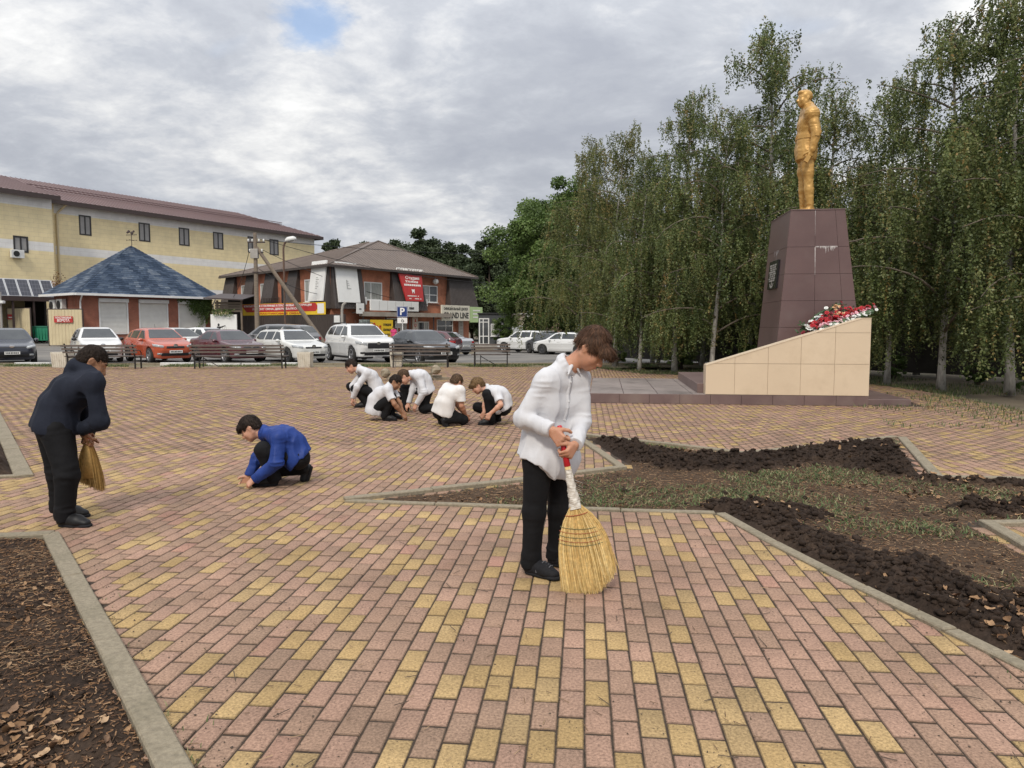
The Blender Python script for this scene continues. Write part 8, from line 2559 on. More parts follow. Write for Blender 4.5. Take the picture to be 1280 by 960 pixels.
    def trousers(s, m, fold=.005, seed=5, r=1.0, top=.085):
        F = s.field(); j = s.J; q = s.s; hr = nrm(j['hipR'] - j['hipL'])
        F.rc(s.P - hr * .06 * q, s.P + hr * .06 * q, .106 * q, None, .05); F.rc(s.P + s.up * .07 * q - hr * .05 * q, s.P + s.up * .07 * q + hr * .05 * q, .096 * q, None, .05)
        F.cut(s.P + s.up * (top + .03) * q, s.up)
        for g in ('L', 'R'):
            a, b, c = j['hip' + g], j['knee' + g], j['ank' + g]
            F.rc(a, b, .093 * r * q, .068 * r * q, .045); F.rc(b, c, .066 * r * q, .056 * r * q, .03); F.rc(c + (b - c) * .10, c - nrm(b - c) * .025 * q, .056 * r * q, .060 * r * q, .02)
            fd, fn = s.footdir(g); F.cut_local(c - nrm(b - c) * .038 * q, c - b, .095 * q)
        if fold:
            F.ruffle(fold * .8 * q, 10 / q, seed, (1.1, 1.1, .25), ridged=True)
            jts = [j['knee' + g] for g in 'LR'] + [j['hip' + g] for g in 'LR'] + [j['ank' + g] for g in 'LR']
            near = lambda P: sum(np.exp(-((P - e) ** 2).sum(-1) / (.10 * q) ** 2) for e in jts).clip(0, 1)
            F.ruffle(fold * 1.4 * q, 16 / q, seed + 1, (.5, .5, 1.5), ridged=True, mask=near)
        F.cut((0, 0, .006), (0, 0, -1))
        return s.emit(F, 'trousers', m)

    def footdir(s, g):
        fd = s.feet.get(g, {}); d = nrm(VV(fd.get('d', (s.f[0], s.f[1], 0)))); n = nrm(VV(fd.get('n', (0, 0, 1)))); n = nrm(n - d * np.dot(n, d)); return d, n

    def shoes(s, m, sole=None, stripes=False):
        q = s.s
        for g in ('L', 'R'):
            d, n = s.footdir(g); A = s.J['ank' + g]; H = A - n * .082 * q - d * .045 * q; T = H + d * .255 * q; x = np.cross(d, n)
            def mk(h): return Field(np.minimum(np.minimum(H, T), A) - .09 * q, np.maximum(np.maximum(H, T), A + n * .04) + .09 * q, h)
            F = mk(min(s.h, .007)); M_ = (H + T) / 2
            F.rc(H + d * .04 * q + n * .045 * q, A - n * .01 * q, .041 * q, .043 * q, .03); F.rc(H + d * .042 * q + n * .032 * q, M_ + d * .03 * q + n * .036 * q, .038 * q, .042 * q, .03)
            F.rc(M_ + d * .02 * q + n * .036 * q, T - d * .045 * q + n * .028 * q, .042 * q, .034 * q, .03, flat=(n, .85)); F.rc(A - n * .02 * q + d * .01, M_ + d * .015 * q + n * .052 * q, .04 * q, .034 * q, .03)
            F.cut(H + n * .018 * q, -n); F.cut(A + n * .03 * q, n)
            o = s.emit(F, 'shoe', m)
            F = mk(min(s.h, .007)); F.rc(H + d * .045 * q + n * .012 * q, M_ + n * .012 * q, .040 * q, .039 * q, .02); F.rc(M_ + n * .012 * q, T - d * .043 * q + n * .012 * q, .039 * q, .041 * q, .02)
            F.cut(H + n * .001, -n); F.cut(H + n * .022 * q, n); s.emit(F, 'sole', sole or M_sole, o)
            if stripes:
                for sg in (-1, 1):
                    b = MB()
                    for k in range(3):
                        c0 = M_ + d * (-.012 + .022 * k) * q + x * sg * .0445 * q + n * .030 * q; c1 = c0 + (n * .030 - d * .012 - x * sg * .009) * q
                        b.tube([Vector(c0 - s.org), Vector((c0 + c1) / 2 + x * sg * .003 - s.org), Vector(c1 - s.org)], .0045 * q, 5)
                    b.obj('side_stripe', M_stripe, o)
                b = MB()
                for k in range(4):
                    c0 = M_ + d * (.012 + .016 * k) * q + n * (.089 - .006 * k) * q; b.tube([Vector(c0 - x * .02 * q - s.org), Vector(c0 + n * .006 - s.org), Vector(c0 + x * .02 * q - s.org)], .003 * q, 5)
                b.obj('lace', M_stripe, o)

    def tie(s, m, hang=None):
        q = s.s; top = s.N + s.f * .068 * q - s.up * .0; mid = s.C + s.f * .118 * q; end = s.W + s.f * .125 * q + (VV(hang) if hang is not None else 0)
        b = MB(); pts = [top, top - s.up * .035 + s.f * .012, mid, end]; w = [.014, .017, .024, .034]
        for k in range(3):
            a, c = pts[k], pts[k + 1]; r = s.r
            b.add([Vector(p - s.org) for p in (a - r * w[k] * q, a + r * w[k] * q, c + r * w[k + 1] * q, c - r * w[k + 1] * q, a - r * w[k] * q + s.f * .008, a + r * w[k] * q + s.f * .008, c + r * w[k + 1] * q + s.f * .008, c - r * w[k + 1] * q + s.f * .008)],
                  [(0, 1, 2, 3), (7, 6, 5, 4), (0, 4, 5, 1), (1, 5, 6, 2), (2, 6, 7, 3), (3, 7, 4, 0)])
        b.obj('tie', m, s.t)


def bones(nm, p):
    j = p.J; L = lambda a, b: round(float(np.linalg.norm(j[a] - j[b])), 2)
    print('BONES', nm, 'arm', [(L('sh' + g, 'el' + g), L('el' + g, 'wr' + g)) for g in 'LR'], 'leg', [(L('hip' + g, 'knee' + g), L('knee' + g, 'ank' + g)) for g in 'LR'], 'sh', L('shL', 'shR'), 'spine', round(float(np.linalg.norm(p.S - p.P)), 2), 'neck', L('neck', 'head'), 'ank z', round(float(j['ankL'][2]), 2), round(float(j['ankR'][2]), 2))


def at_(Y): return lambda px, py, dy=0.0: VV(at(px, py, Y + dy))


# ---- the boy in white sweeping in front
def sweeper():
    q = at_(4.40)
    J = dict(hipR=q(673, 572, -.06), hipL=q(700, 570, .06), kneeR=q(668, 640, -.05), kneeL=q(699, 636, .10), ankR=q(664, 703, -.03), ankL=q(694, 699, .13),
             shR=q(681, 477, -.10), shL=q(724, 472, .08), elR=q(655, 523, -.12), elL=q(727, 526, .02), wrR=q(689, 545, -.215), wrL=q(718, 553, -.18),
             neck=q(706, 458, .0), head=q(738, 436, -.02))
    f = (.62, -.78, -.05)
    hf = nrm((.72, -.30, -.62)); hu = nrm((.60, -.18, .78))
    ax0 = q(699.5, 534, -.235); ax1 = q(741, 741, -.33); axd = nrm(ax1 - ax0)
    J['ankR'][2] = max(J['ankR'][2], .085); J['ankL'][2] = .085
    gR = ax0 + axd * .070; gL = ax0 + axd * .150
    dR, nR = nrm((.52, -.45, -.55)), nrm((.50, .80, -.15)); dL, nL = nrm((-.45, -.62, -.55)), nrm((-.70, .55, .0))
    nR = nrm(nR - dR * np.dot(nR, dR)); nL = nrm(nL - dL * np.dot(nL, dL))
    J['wrR'] = gR - dR * .072 - nR * .030; J['wrL'] = gL - dL * .072 - nL * .030
    p = Person('boy in a loose white shirt and black trousers sweeping in the foreground', J, f, hf, hu, 1.0, .0052,
               hands={'R': dict(d=dR, n=nR, curl=(1.05, 1.25, .7), thumb=.8), 'L': dict(d=dL, n=nL, curl=(1.05, 1.25, .7), thumb=.8)},
               feet={'R': dict(d=(.80, -.60, 0)), 'L': dict(d=(.92, -.38, 0))}, back=(-.02, .02, 0))
    p.hairm = H_brown
    p.body(M_skin, True, True); p.hair((.001, .016, .001), .030, -.012, 6500, .052, (.10, -.30, 1), .010, (.070, .092, .086), 3, .0013)
    p.shirt(M_shirt, 'long', dict(dir=(-.05, .0, -1), len=.05, curve=.085, off=.045, tilt=(-.20, .16, 0)), .005, .0055, 3, sleeve_r=1.02, hemr=.133)
    p.trousers(M_trouser, .0045, 8, .98, .03); p.shoes(M_sneaker, None, True)
    bones('sweeper', p)
    me = p.shirt_o.data
    from mathutils.bvhtree import BVHTree
    bv = BVHTree.FromPolygons([v.co for v in me.vertices], [tuple(x.vertices) for x in me.polygons])
    pts = []
    for k in range(15):
        t = k / 14; c = p.N - p.up * .05 + (p.P - p.up * .03 - (p.N - p.up * .05)) * t
        o = Vector(c - p.org) + Vector(p.f) * .6
        hit_ = bv.ray_cast(o, -Vector(p.f))
        if hit_[0] is None: continue
        dep = (hit_[0] - Vector(c - p.org)).dot(Vector(p.f))
        if dep > .21 or hit_[1].dot(Vector(p.f)) < .2 or k > 9: break
        pts.append((hit_[0], hit_[1]))
    b = MB(); r = Vector(p.r)
    for (a, na), (c, nc) in zip(pts[:-1], pts[1:]):
        w = .014
        b.add([a - r * w + na * .002, a + r * w + na * .003, c + r * w + nc * .003, c - r * w + nc * .002, a - r * w - na * .006, a + r * w - na * .006, c + r * w - nc * .006, c - r * w - nc * .006], [(0, 1, 2, 3), (1, 5, 6, 2), (4, 0, 3, 7)])
    pk = b.obj('placket', M_shirt, p.t, True)
    for k in (1, 4, 7, 10, 13):
        if k < len(pts):
            a, na = pts[k]; MB().lathe([(0, .0045), (.0055, .004), (.0055, .001), (0, .001)], 12, 'Z', 0, Matrix.Translation(a + na * .002) @ na.to_track_quat('Z', 'Y').to_matrix().to_4x4()).obj('button', M_button, pk)
    return ax0, axd, ax1, p


def broom_materials():
    global M_straw_b, M_straw_d, M_grip, M_wrap
    M_straw_b = tint_mat('broom_straw', [(0, (0.52, 0.35, 0.12)), (.4, (0.70, 0.51, 0.21)), (.8, (0.80, 0.63, 0.31)), (1, (0.58, 0.36, 0.12))], rough=.6, noise=(60, .25), island=True)
    M_straw_d = tint_mat('old_broom_straw', [(0, (0.28, 0.16, 0.045)), (.5, (0.43, 0.26, 0.08)), (1, (0.54, 0.36, 0.14))], rough=.7, noise=(60, .25), island=True)
    M_grip = mat('red_grip', (0.52, 0.012, 0.022), (0.44, 0.01, 0.018), 8, rough=.35)
    M_wrap = mat('pale_plastic_wrap', (0.66, 0.62, 0.55), (0.52, 0.47, 0.40), 30, rough=.3, stretch=(1, 1, 4), bump=.5, bscale=30)


broom_materials()


def straws_fan(parent, A, d, x, y, L, w0, w1, th0, th1, n, m, seed, bow=.0, bottom=None, wid=.0016, pw=2.3):
    """bundle of stalks fanning out from A along d; x: fan direction, y: thickness direction"""
    r = np.random.default_rng(seed); u = r.uniform(-1, 1, n); v = r.uniform(-1, 1, n)
    k = np.sqrt(np.clip(1 - u * u * .75, .2, 1)); v = v * k
    ts = np.linspace(0, 1, 7); ln = L * (r.uniform(.90, 1.03, n)) * ((1 - .10 * u * u) if bottom is None else bottom(u))
    ph = r.normal(0, 1, (n, 2))
    prof = lambda t: w0 + (w1 - w0) * (1 - (1 - t) ** pw)
    P = []
    for t in ts:
        w = prof(t); th = th0 + (th1 - th0) * t
        off = (u * w)[:, None] * x + (v * th)[:, None] * y + (ph[:, :1] * .010 * t * t) * x + (ph[:, 1:] * .006 * t * t) * y
        P.append(A + d * (ln * t)[:, None] + off + bow * t * t * y)
    V = []
    tw = r.uniform(0, 6.28, n); s = (x[None] * np.cos(tw)[:, None] + y[None] * np.sin(tw)[:, None])
    for i, pp in enumerate(P):
        w = wid * (1 if i < 6 else .5); V += [pp - s * w, pp + s * w]
    V = np.stack(V, 1).reshape(-1, 3); q = np.array([(2 * i, 2 * i + 1, 2 * i + 3, 2 * i + 2) for i in range(6)])
    return tag(link('bristles', np_mesh('bristles', V, (q[None] + (np.arange(n) * 14)[:, None, None]).reshape(-1, 4), m, True), parent), kind='stuff')


def front_broom(ax0, axd, ax1):
    o = VV((ax1[0], ax1[1], 0)); t = thing('broom', 'straw broom with red grip and plastic wrapped handle held by the boy in front', 'broom', tuple(o))
    q = lambda p: Vector(p - o); L = np.linalg.norm(ax1 - ax0); d = axd
    view = nrm(ax1 - VV((0, 0, 1.5))); x = nrm(np.cross(d, view)); y = np.cross(d, x)
    if x[0] < 0: x = -x
    P = lambda s: ax0 + d * s
    MB().tube([q(P(-.01)), q(P(.0)), q(P(.05)), q(P(.12)), q(P(.225)), q(P(.23))], [.012, .0155, .017, .0165, .019, .012], 14).obj('grip', M_grip, t, True)
    MB().tube([q(P(.228)), q(P(.25))], [.0175, .018], 12).obj('handle_tip', M_straw_b, t)
    b = MB(); V, Fq = [], []; n, m = 20, 22; rr = random.Random(5)
    for i in range(m):
        s = .245 + (.47 - .245) * i / (m - 1); rad = .020 + .016 * (i / (m - 1)) ** 1.4
        for k in range(n):
            a = 2 * math.pi * k / n; r_ = rad * (1 + .10 * math.sin(3 * a + i * .9) + .08 * math.sin(5 * a - i * 1.4) + rr.uniform(-.05, .05))
            V.append(q(P(s) + x * math.cos(a) * r_ + y * math.sin(a) * r_))
    for i in range(m - 1):
        for k in range(n): Fq.append((i * n + k, i * n + (k + 1) % n, (i + 1) * n + (k + 1) % n, (i + 1) * n + k))
    b.add(V, Fq); b.obj('plastic_wrap', M_wrap, t, True)
    b = MB()
    for k in range(9):
        s0 = P(.31 + .012 * k) + x * .024; e = s0 + x * rr.uniform(.02, .05) + d * rr.uniform(.01, .05); w = VV(y) * rr.uniform(.006, .012)
        b.add([q(s0 - w), q(s0 + w), q(e + w * .4), q(e - w * .4)], [(0, 1, 2, 3)])
    b.obj('wrap_flap', M_wrap, t)
    A = P(.455); LL = L - .455
    bt = lambda u: 1.0 - .05 * (u + .3) ** 2 - .13 * np.maximum(0, u) ** 1.6
    straws_fan(t, A - o, d, x, y, LL, .030, .150, .026, .040, 4600, M_straw_b, 4, 0, bt, .0016, 3.3)
    # solid heart of the brush so that it is not see-through
    b = MB(); V, Fq = [], []
    for i in range(8):
        tt = i / 7; w = .026 + (.140 - .028) * (1 - (1 - tt) ** 3.3); th = .022 + .012 * tt; s = LL * (.01 + .80 * tt)
        for k in range(16):
            a = 2 * math.pi * k / 16; V.append(q(A + d * (s - (.05 * math.cos(a) ** 2 * tt) * 1) + x * math.cos(a) * w * .93 + y * math.sin(a) * th * .8))
    for i in range(7):
        for k in range(16): Fq.append((i * 16 + k, i * 16 + (k + 1) % 16, (i + 1) * 16 + (k + 1) % 16, (i + 1) * 16 + k))
    b.add(V, Fq); b.obj('brush_core', M_straw_b, t, True)
    mr_ = mat('red_thread', (0.34, 0.09, 0.04), rough=.7); mg_ = mat('green_thread', (0.10, 0.12, 0.06), rough=.7)
    def stitch(tt, m, n=26, rad=.0015, dip=.035):
        w = (.030 + (.150 - .030) * (1 - (1 - tt) ** 3.3)) * 1.01; th = .026 + .014 * tt + .003
        for side in (-1, 1):
            b = MB(); pts = []
            for k in range(n):
                a = math.pi * k / (n - 1); c, s_ = math.cos(a), math.sin(a)
                wob = .0022 * (1 if k % 2 else -1)
                pts.append(q(A + d * (LL * tt * (1 - .10 * c * c) + dip * (-c) * .9) + x * c * w + y * side * (s_ ** .7 * th + wob)))
            b.tube(pts, rad, 5).obj('stitching', m, t)
    stitch(.10, mr_, rad=.0026, dip=.0)
    for k, (tt, m) in enumerate(((.26, mg_), (.31, mr_), (.36, mg_), (.41, mr_), (.45, mg_))): stitch(tt, m, dip=-.02)


sw = sweeper()
front_broom(*sw[:3])


# ---- the boy in the navy hoodie at the left
def hoodie_boy():
    q = at_(5.55)
    J = dict(hipR=q(71, 537, -.08), hipL=q(65, 534, .12), kneeR=q(84, 592, -.12), kneeL=q(73, 590, .14), ankR=q(80, 646, -.10), ankL=q(76, 637, .16),
             shR=q(117, 478, -.10), shL=q(104, 474, .19), elR=q(124, 527, -.12), elL=q(112, 524, .20), wrR=q(108, 546, .0), wrL=q(104, 543, .16), neck=q(109, 465, .06), head=q(116, 452, .09))
    J['ankR'][2] = .085; J['ankL'][2] = .085
    f = (.80, .25, -.55); hf = nrm((.70, .42, -.57)); hu = nrm((.48, .28, .83))
    g0 = q(108.5, 536, .06); g1 = q(114, 606, .10); gd = nrm(g1 - g0)
    dR, nR = nrm((-.25, .45, -.80)), nrm((.45, .75, .1)); dL, nL = nrm((.1, -.45, -.8)), nrm((.55, -.6, .1))
    nR = nrm(nR - dR * np.dot(nR, dR)); nL = nrm(nL - dL * np.dot(nL, dL))
    J['wrR'] = g0 + gd * .05 - dR * .075 - nR * .028; J['wrL'] = g0 + gd * .10 - dL * .075 - nL * .028
    p = Person('boy in a navy hooded top and black trousers bending over with a short broom', J, f, hf, hu, 1.06, .0075,
               hands={'R': dict(d=dR, n=nR, curl=(1.0, 1.1, .7), thumb=.7), 'L': dict(d=dL, n=nL, curl=(1.0, 1.1, .7), thumb=.7)}, feet={'R': dict(d=(.97, -.12, 0)), 'L': dict(d=(.98, .08, 0))}, back=(-.05, .0, .05))
    p.hairm = H_dark
    p.body(M_skin_tan, True, True); p.hair((.002, .003, .002), .0, -.045, 1600, .012, (0, -.1, 1), .0, (.068, .082, .082), 5, .0013)
    p.shirt(M_hoodie, 'long', dict(dir=(-.22, 0, -1), len=-.02, off=.03), .020, .006, 13, collar=False, name='hooded_top', hood=True, sleeve_r=1.08, hemr=.132)
    p.trousers(M_trouser, .008, 18, 1.12); p.shoes(M_shoe)
    bones('hoodie', p)
    o = VV((g1[0], g1[1], 0)); t = thing('broom', 'short worn straw broom with a red handle held by the boy in the hooded top', 'broom', tuple(o)); L = np.linalg.norm(g1 - g0)
    Q = lambda s: Vector(g0 + gd * s - o)
    MB().tube([Q(-.02), Q(0), Q(.09), Q(.10)], [.014, .019, .020, .014], 12).obj('grip', M_grip, t, True)
    MB().tube([Q(.09), Q(.13), Q(.19)], [.022, .027, .033], 12).obj('binding', M_straw_d, t, True)
    x = nrm((1, .15, -.1)); x = nrm(x - gd * np.dot(x, gd)); y = np.cross(gd, x)
    straws_fan(t, g0 + gd * .12 - o, gd, x, y, .33, .028, .085, .024, .05, 2000, M_straw_d, 6, 0, lambda u: 1 + .14 * u, .0018)
    b = MB(); b.tube([Q(.12), Q(.22), Q(.38)], [.026, .040, .058], 12).obj('brush_core', M_straw_d, t, True)


hoodie_boy()


# ---- the boy in the blue shirt
def blue_boy():
    q = at_(6.95)
    J = dict(hipL=q(373, 573, -.08), hipR=q(371, 570, .12), kneeL=q(328, 562, -.15), kneeR=q(340, 598, .20), ankL=q(342, 597, -.10), ankR=q(380, 587, .12),
             shL=q(348, 547, -.17), shR=q(338, 544, .14), elL=q(346, 578, -.26), elR=q(322, 574, .10), wrL=q(318, 599, -.22), wrR=q(312, 595, .06), neck=q(330, 541, .0), head=q(313, 535, -.02))
    J['ankL'][2] = .085; J['kneeR'][2] = .075; J['ankR'][2] = .13
    f = (-.85, -.12, -.5); hf = nrm((-.80, -.10, -.58)); hu = nrm((-.52, -.02, .85))
    p = Person('boy in a bright blue shirt crouching and picking at the paving', J, f, hf, hu, .98, .0072,
               hands={'L': dict(d=(-.75, .05, -.65), n=(.2, .5, -.5), curl=(.6, .7, .4)), 'R': dict(d=(-.6, -.25, -.75), n=(-.1, -.5, -.3), curl=(.7, .7, .5))},
               feet={'L': dict(d=(-.98, -.15, 0)), 'R': dict(d=(-.30, .0, -.95), n=(-.95, 0, .30))}, back=(.03, 0, .06))
    p.hairm = H_dark
    p.body(M_skin_pale, True, True); p.hair((.006, .009, .006), .010, -.045, 2600, .030, (0, -.3, 1), .003, (.069, .090, .086), 6, .0014)
    p.shirt(M_shirt_blue, 'long', dict(dir=-p.up, len=.0, off=.03), .017, .008, 23, sleeve_r=1.10, hemr=.13)
    p.trousers(M_trouser, .006, 28, 1.05); p.shoes(M_shoe)
    bones('blue', p)
    a = q(306, 602, -.2); b = q(301, 607, -.22)
    a = p.J['wrL'] + nrm((-.75, .05, -.65)) * .13; c = a + VV((-.05, .0, -.05)); c[2] = max(c[2], .01)
    MB().tube([Vector((0, 0, 0)), Vector(c - a)], .004, 5).obj('stick', M_branch, None, loc=tuple(a))
    tag(bpy.data.objects['stick'], 'small brown stick held by the boy in the blue shirt', 'stick')


blue_boy()


# ---- the five crouching boys further back
def group():
    def common(p, skin, hair, hk, shirt, skw, seed, tie=False):
        p.hairm = hair; p.body(skin, False, skw.get('sleeve') == 'long'); p.hair(**hk, seed=seed); p.shirt(shirt, seed=seed, **skw); p.trousers(M_trouser, .007, seed + 3, 1.04); p.shoes(M_shoe)
        if tie: p.tie(M_tie)
    hk = dict(thick=(.008, .010, .008), fringe=.010, nape=-.05, strands=900, slen=.028, width=.0022)
    q = at_(13.7); Y = 13.7
    J = dict(hipL=q(472, 491, -.10), hipR=q(473, 489, .12), kneeL=q(444, 486, -.16), kneeR=q(438, 483, .16), ankL=q(458, 502, -.10), ankR=q(460, 500, .14), shL=q(459, 466, -.17), shR=q(454, 464, .14),
             elL=q(446, 484, -.26), elR=q(441, 483, .05), wrL=q(441, 498, -.20), wrR=q(443, 497, .05), neck=q(449, 461, 0), head=q(439, 457.5, 0))
    for k in ('ankL', 'ankR'): J[k][2] = .085
    p = Person('boy in long sleeved white shirt and dark tie squatting furthest left in the group', J, (-.80, -.25, -.5), (-.80, -.15, -.58), (-.55, 0, .84), 1.08, .0105, group='boys in white shirts crouching together',
               hands={g: dict(d=(-.3, 0, -.95), n=(.7, .3, 0), curl=(.6, .7, .4)) for g in 'LR'}, feet={g: dict(d=(-.95, -.1, 0)) for g in 'LR'}, back=(.03, 0, .04))
    common(p, M_skin_pale, H_dark, dict(hk, thick=(.005, .007, .005), fringe=.0), M_shirt, dict(hem=dict(dir=-p.up, len=.0, off=.01), sleeve='long'), 41, True); bones('A', p)
    q = at_(11.75)
    J = dict(hipR=q(468, 511, -.10), hipL=q(470, 510, .12), kneeR=q(490, 496, -.16), kneeL=q(497, 495, .16), ankR=q(481, 517, -.10), ankL=q(488, 514, .16), shR=q(484, 487, -.17), shL=q(488, 485, .14),
             elR=q(493, 505, -.24), elL=q(499, 503, .06), wrR=q(503, 517, -.14), wrL=q(503, 513, .04), neck=q(487, 483, 0), head=q(494.5, 477.5, 0))
    for k in ('ankL', 'ankR'): J[k][2] = .085
    p = Person('boy in short sleeved white shirt hanging out squatting at the front of the group', J, (.85, -.15, -.45), (.82, -.15, -.55), (.5, 0, .86), .98, .0105, group='boys in white shirts crouching together',
               hands={g: dict(d=(.6, 0, -.8), n=(-.6, .4, -.2), curl=(.5, .6, .4)) for g in 'LR'}, feet={g: dict(d=(.98, -.1, 0)) for g in 'LR'}, back=(-.06, 0, .03))
    common(p, M_skin_tan, H_dark, dict(hk, thick=(.005, .007, .005), fringe=.0), M_shirt, dict(hem=dict(dir=(-.25, 0, -1), len=.07, off=.02), sleeve='short', hemr=.14), 51); bones('B', p)
    q = at_(12.75)
    J = dict(hipL=q(533, 489, -.08), hipR=q(533, 487, .12), kneeL=q(529, 511, -.12), kneeR=q(505, 486, .14), ankL=q(547, 508, -.10), ankR=q(508, 508, .16), shL=q(524, 470, -.17), shR=q(518, 468, .14),
             elL=q(530, 490, -.26), elR=q(516, 487, .05), wrL=q(521, 505, -.22), wrR=q(511, 504, .02), neck=q(515, 468, 0), head=q(505, 471, -.02))
    J['kneeL'][2] = .08; J['ankL'][2] = .11; J['ankR'][2] = .085
    p = Person('boy in long sleeved white shirt kneeling on one knee in the middle of the group', J, (-.80, -.25, -.55), (-.68, -.15, -.72), (-.65, 0, .76), 1.06, .0105, group='boys in white shirts crouching together',
               hands={g: dict(d=(-.5, 0, -.85), n=(.5, .5, 0), curl=(.5, .6, .4)) for g in 'LR'}, feet={'R': dict(d=(-.95, -.1, 0)), 'L': dict(d=(-.35, 0, -.93), n=(-.93, 0, .35))}, back=(.02, 0, .07))
    common(p, M_skin_pale, H_lbrown, hk, M_shirt, dict(hem=dict(dir=-p.up, len=.02, off=.03), sleeve='long', hemr=.135), 61); bones('C', p)
    q = at_(11.15)
    J = dict(hipL=q(549, 515, .05), hipR=q(558, 516, -.12), kneeL=q(566, 521, .32), kneeR=q(579, 525, -.02), ankL=q(553, 527, .10), ankR=q(558, 529, -.16), shL=q(559, 485, .12), shR=q(575, 488, -.12),
             elL=q(572, 506, .22), elR=q(577, 507, -.14), wrL=q(581, 518, .22), wrR=q(582, 519, .0), neck=q(566, 486, .03), head=q(571, 477.5, .07))
    J['kneeL'][2] = .085; J['kneeR'][2] = .085; J['ankL'][2] = .11; J['ankR'][2] = .11
    p = Person('boy in short sleeved white shirt kneeling with his back turned to the camera', J, (.60, .65, -.45), (.55, .62, -.56), (.35, .35, .87), 1.02, .0105, group='boys in white shirts crouching together',
               hands={g: dict(d=(.4, .3, -.85), n=(-.3, .5, 0), curl=(.5, .6, .4)) for g in 'LR'}, feet={'L': dict(d=(.3, .2, -.93), n=(.8, .4, .3)), 'R': dict(d=(.3, .2, -.93), n=(.8, .4, .3))}, back=(-.02, -.04, .03))
    common(p, M_skin, H_lbrown, dict(hk, thick=(.006, .008, .006), fringe=.0), M_shirt_warm, dict(hem=dict(dir=-p.up, len=.02, off=.03), sleeve='short'), 71); bones('D', p)
    q = at_(11.25)
    J = dict(hipL=q(629, 511, -.10), hipR=q(631, 509, .12), kneeL=q(609, 492, -.14), kneeR=q(597, 509, .18), ankL=q(614, 525, -.10), ankR=q(622, 523, .12), shL=q(621, 491, -.17), shR=q(615, 488, .13),
             elL=q(626, 506, -.30), elR=q(606, 505, .1), wrL=q(613, 517, -.28), wrR=q(605, 516, .02), neck=q(609, 486, 0), head=q(597, 482, -.02))
    J['ankL'][2] = .085; J['ankR'][2] = .10; J['kneeR'][2] = max(J['kneeR'][2], .22)
    p = Person('fair haired boy in short sleeved white shirt squatting rightmost in the group', J, (-.80, -.20, -.5), (-.82, -.12, -.54), (-.5, 0, .86), 1.0, .0105, group='boys in white shirts crouching together',
               hands={g: dict(d=(-.5, .1, -.8), n=(.2, .6, 0), curl=(.6, .7, .4)) for g in 'LR'}, feet={'L': dict(d=(-.98, -.1, 0)), 'R': dict(d=(-.9, 0, -.25), n=(-.25, 0, .9))}, back=(.04, 0, .06))
    common(p, M_skin_pale, H_blond, dict(hk, thick=(.012, .015, .011), fringe=.016, strands=1400), M_shirt, dict(hem=dict(dir=-p.up, len=.0, off=.01), sleeve='short'), 81, True); bones('E', p)


group()


# ---- woman in pink at the shop door
def woman():
    Y = 62.0; q = at_(Y); b = VV((at(492, 408, Y).x, Y, lotz(at(492, 408, Y).x, Y) - .03)); o = lambda x, y, z: b + VV((x, y, z))
    J = dict(hipL=o(.09, 0, .86), hipR=o(-.09, 0, .86), kneeL=o(.10, -.03, .47), kneeR=o(-.09, -.02, .47), ankL=o(.10, 0, .085), ankR=o(-.10, 0, .085), shL=o(.17, 0, 1.33), shR=o(-.17, 0, 1.33), elL=o(.23, -.02, 1.06), elR=o(-.24, 0, 1.06), wrL=o(.17, -.2, .98), wrR=o(-.24, -.08, .84), neck=o(0, 0, 1.40), head=o(0, -.02, 1.54))
    p = Person('woman in a bright pink top standing at the shop door', J, (0, -1, 0), (.2, -1, -.1), (0, 0, 1), 1.05, .018, cat='woman')
    p.hairm = H_dark; p.body(M_skin, False); p.hair((.014, .016, .018), .0, -.09, 0, .03)
    p.shirt(cloth('pink_top', (0.62, 0.07, 0.20), (0.55, 0.06, 0.17)), 'short', dict(dir=(0, 0, -1), len=.0, off=.02), .01, 0, 91, collar=False, name='top'); p.trousers(M_trouser, 0); p.shoes(M_shoe)


woman()


# ---- golden statue
M_gold = mat('gold_paint', (0.56, 0.335, 0.105), (0.49, 0.28, 0.08), 2.2, rough=0.42, metal=0.3, spec=0.5, bump=0.15, bscale=18, dirt=((0.26, 0.14, 0.04), 2.5, 0.5))


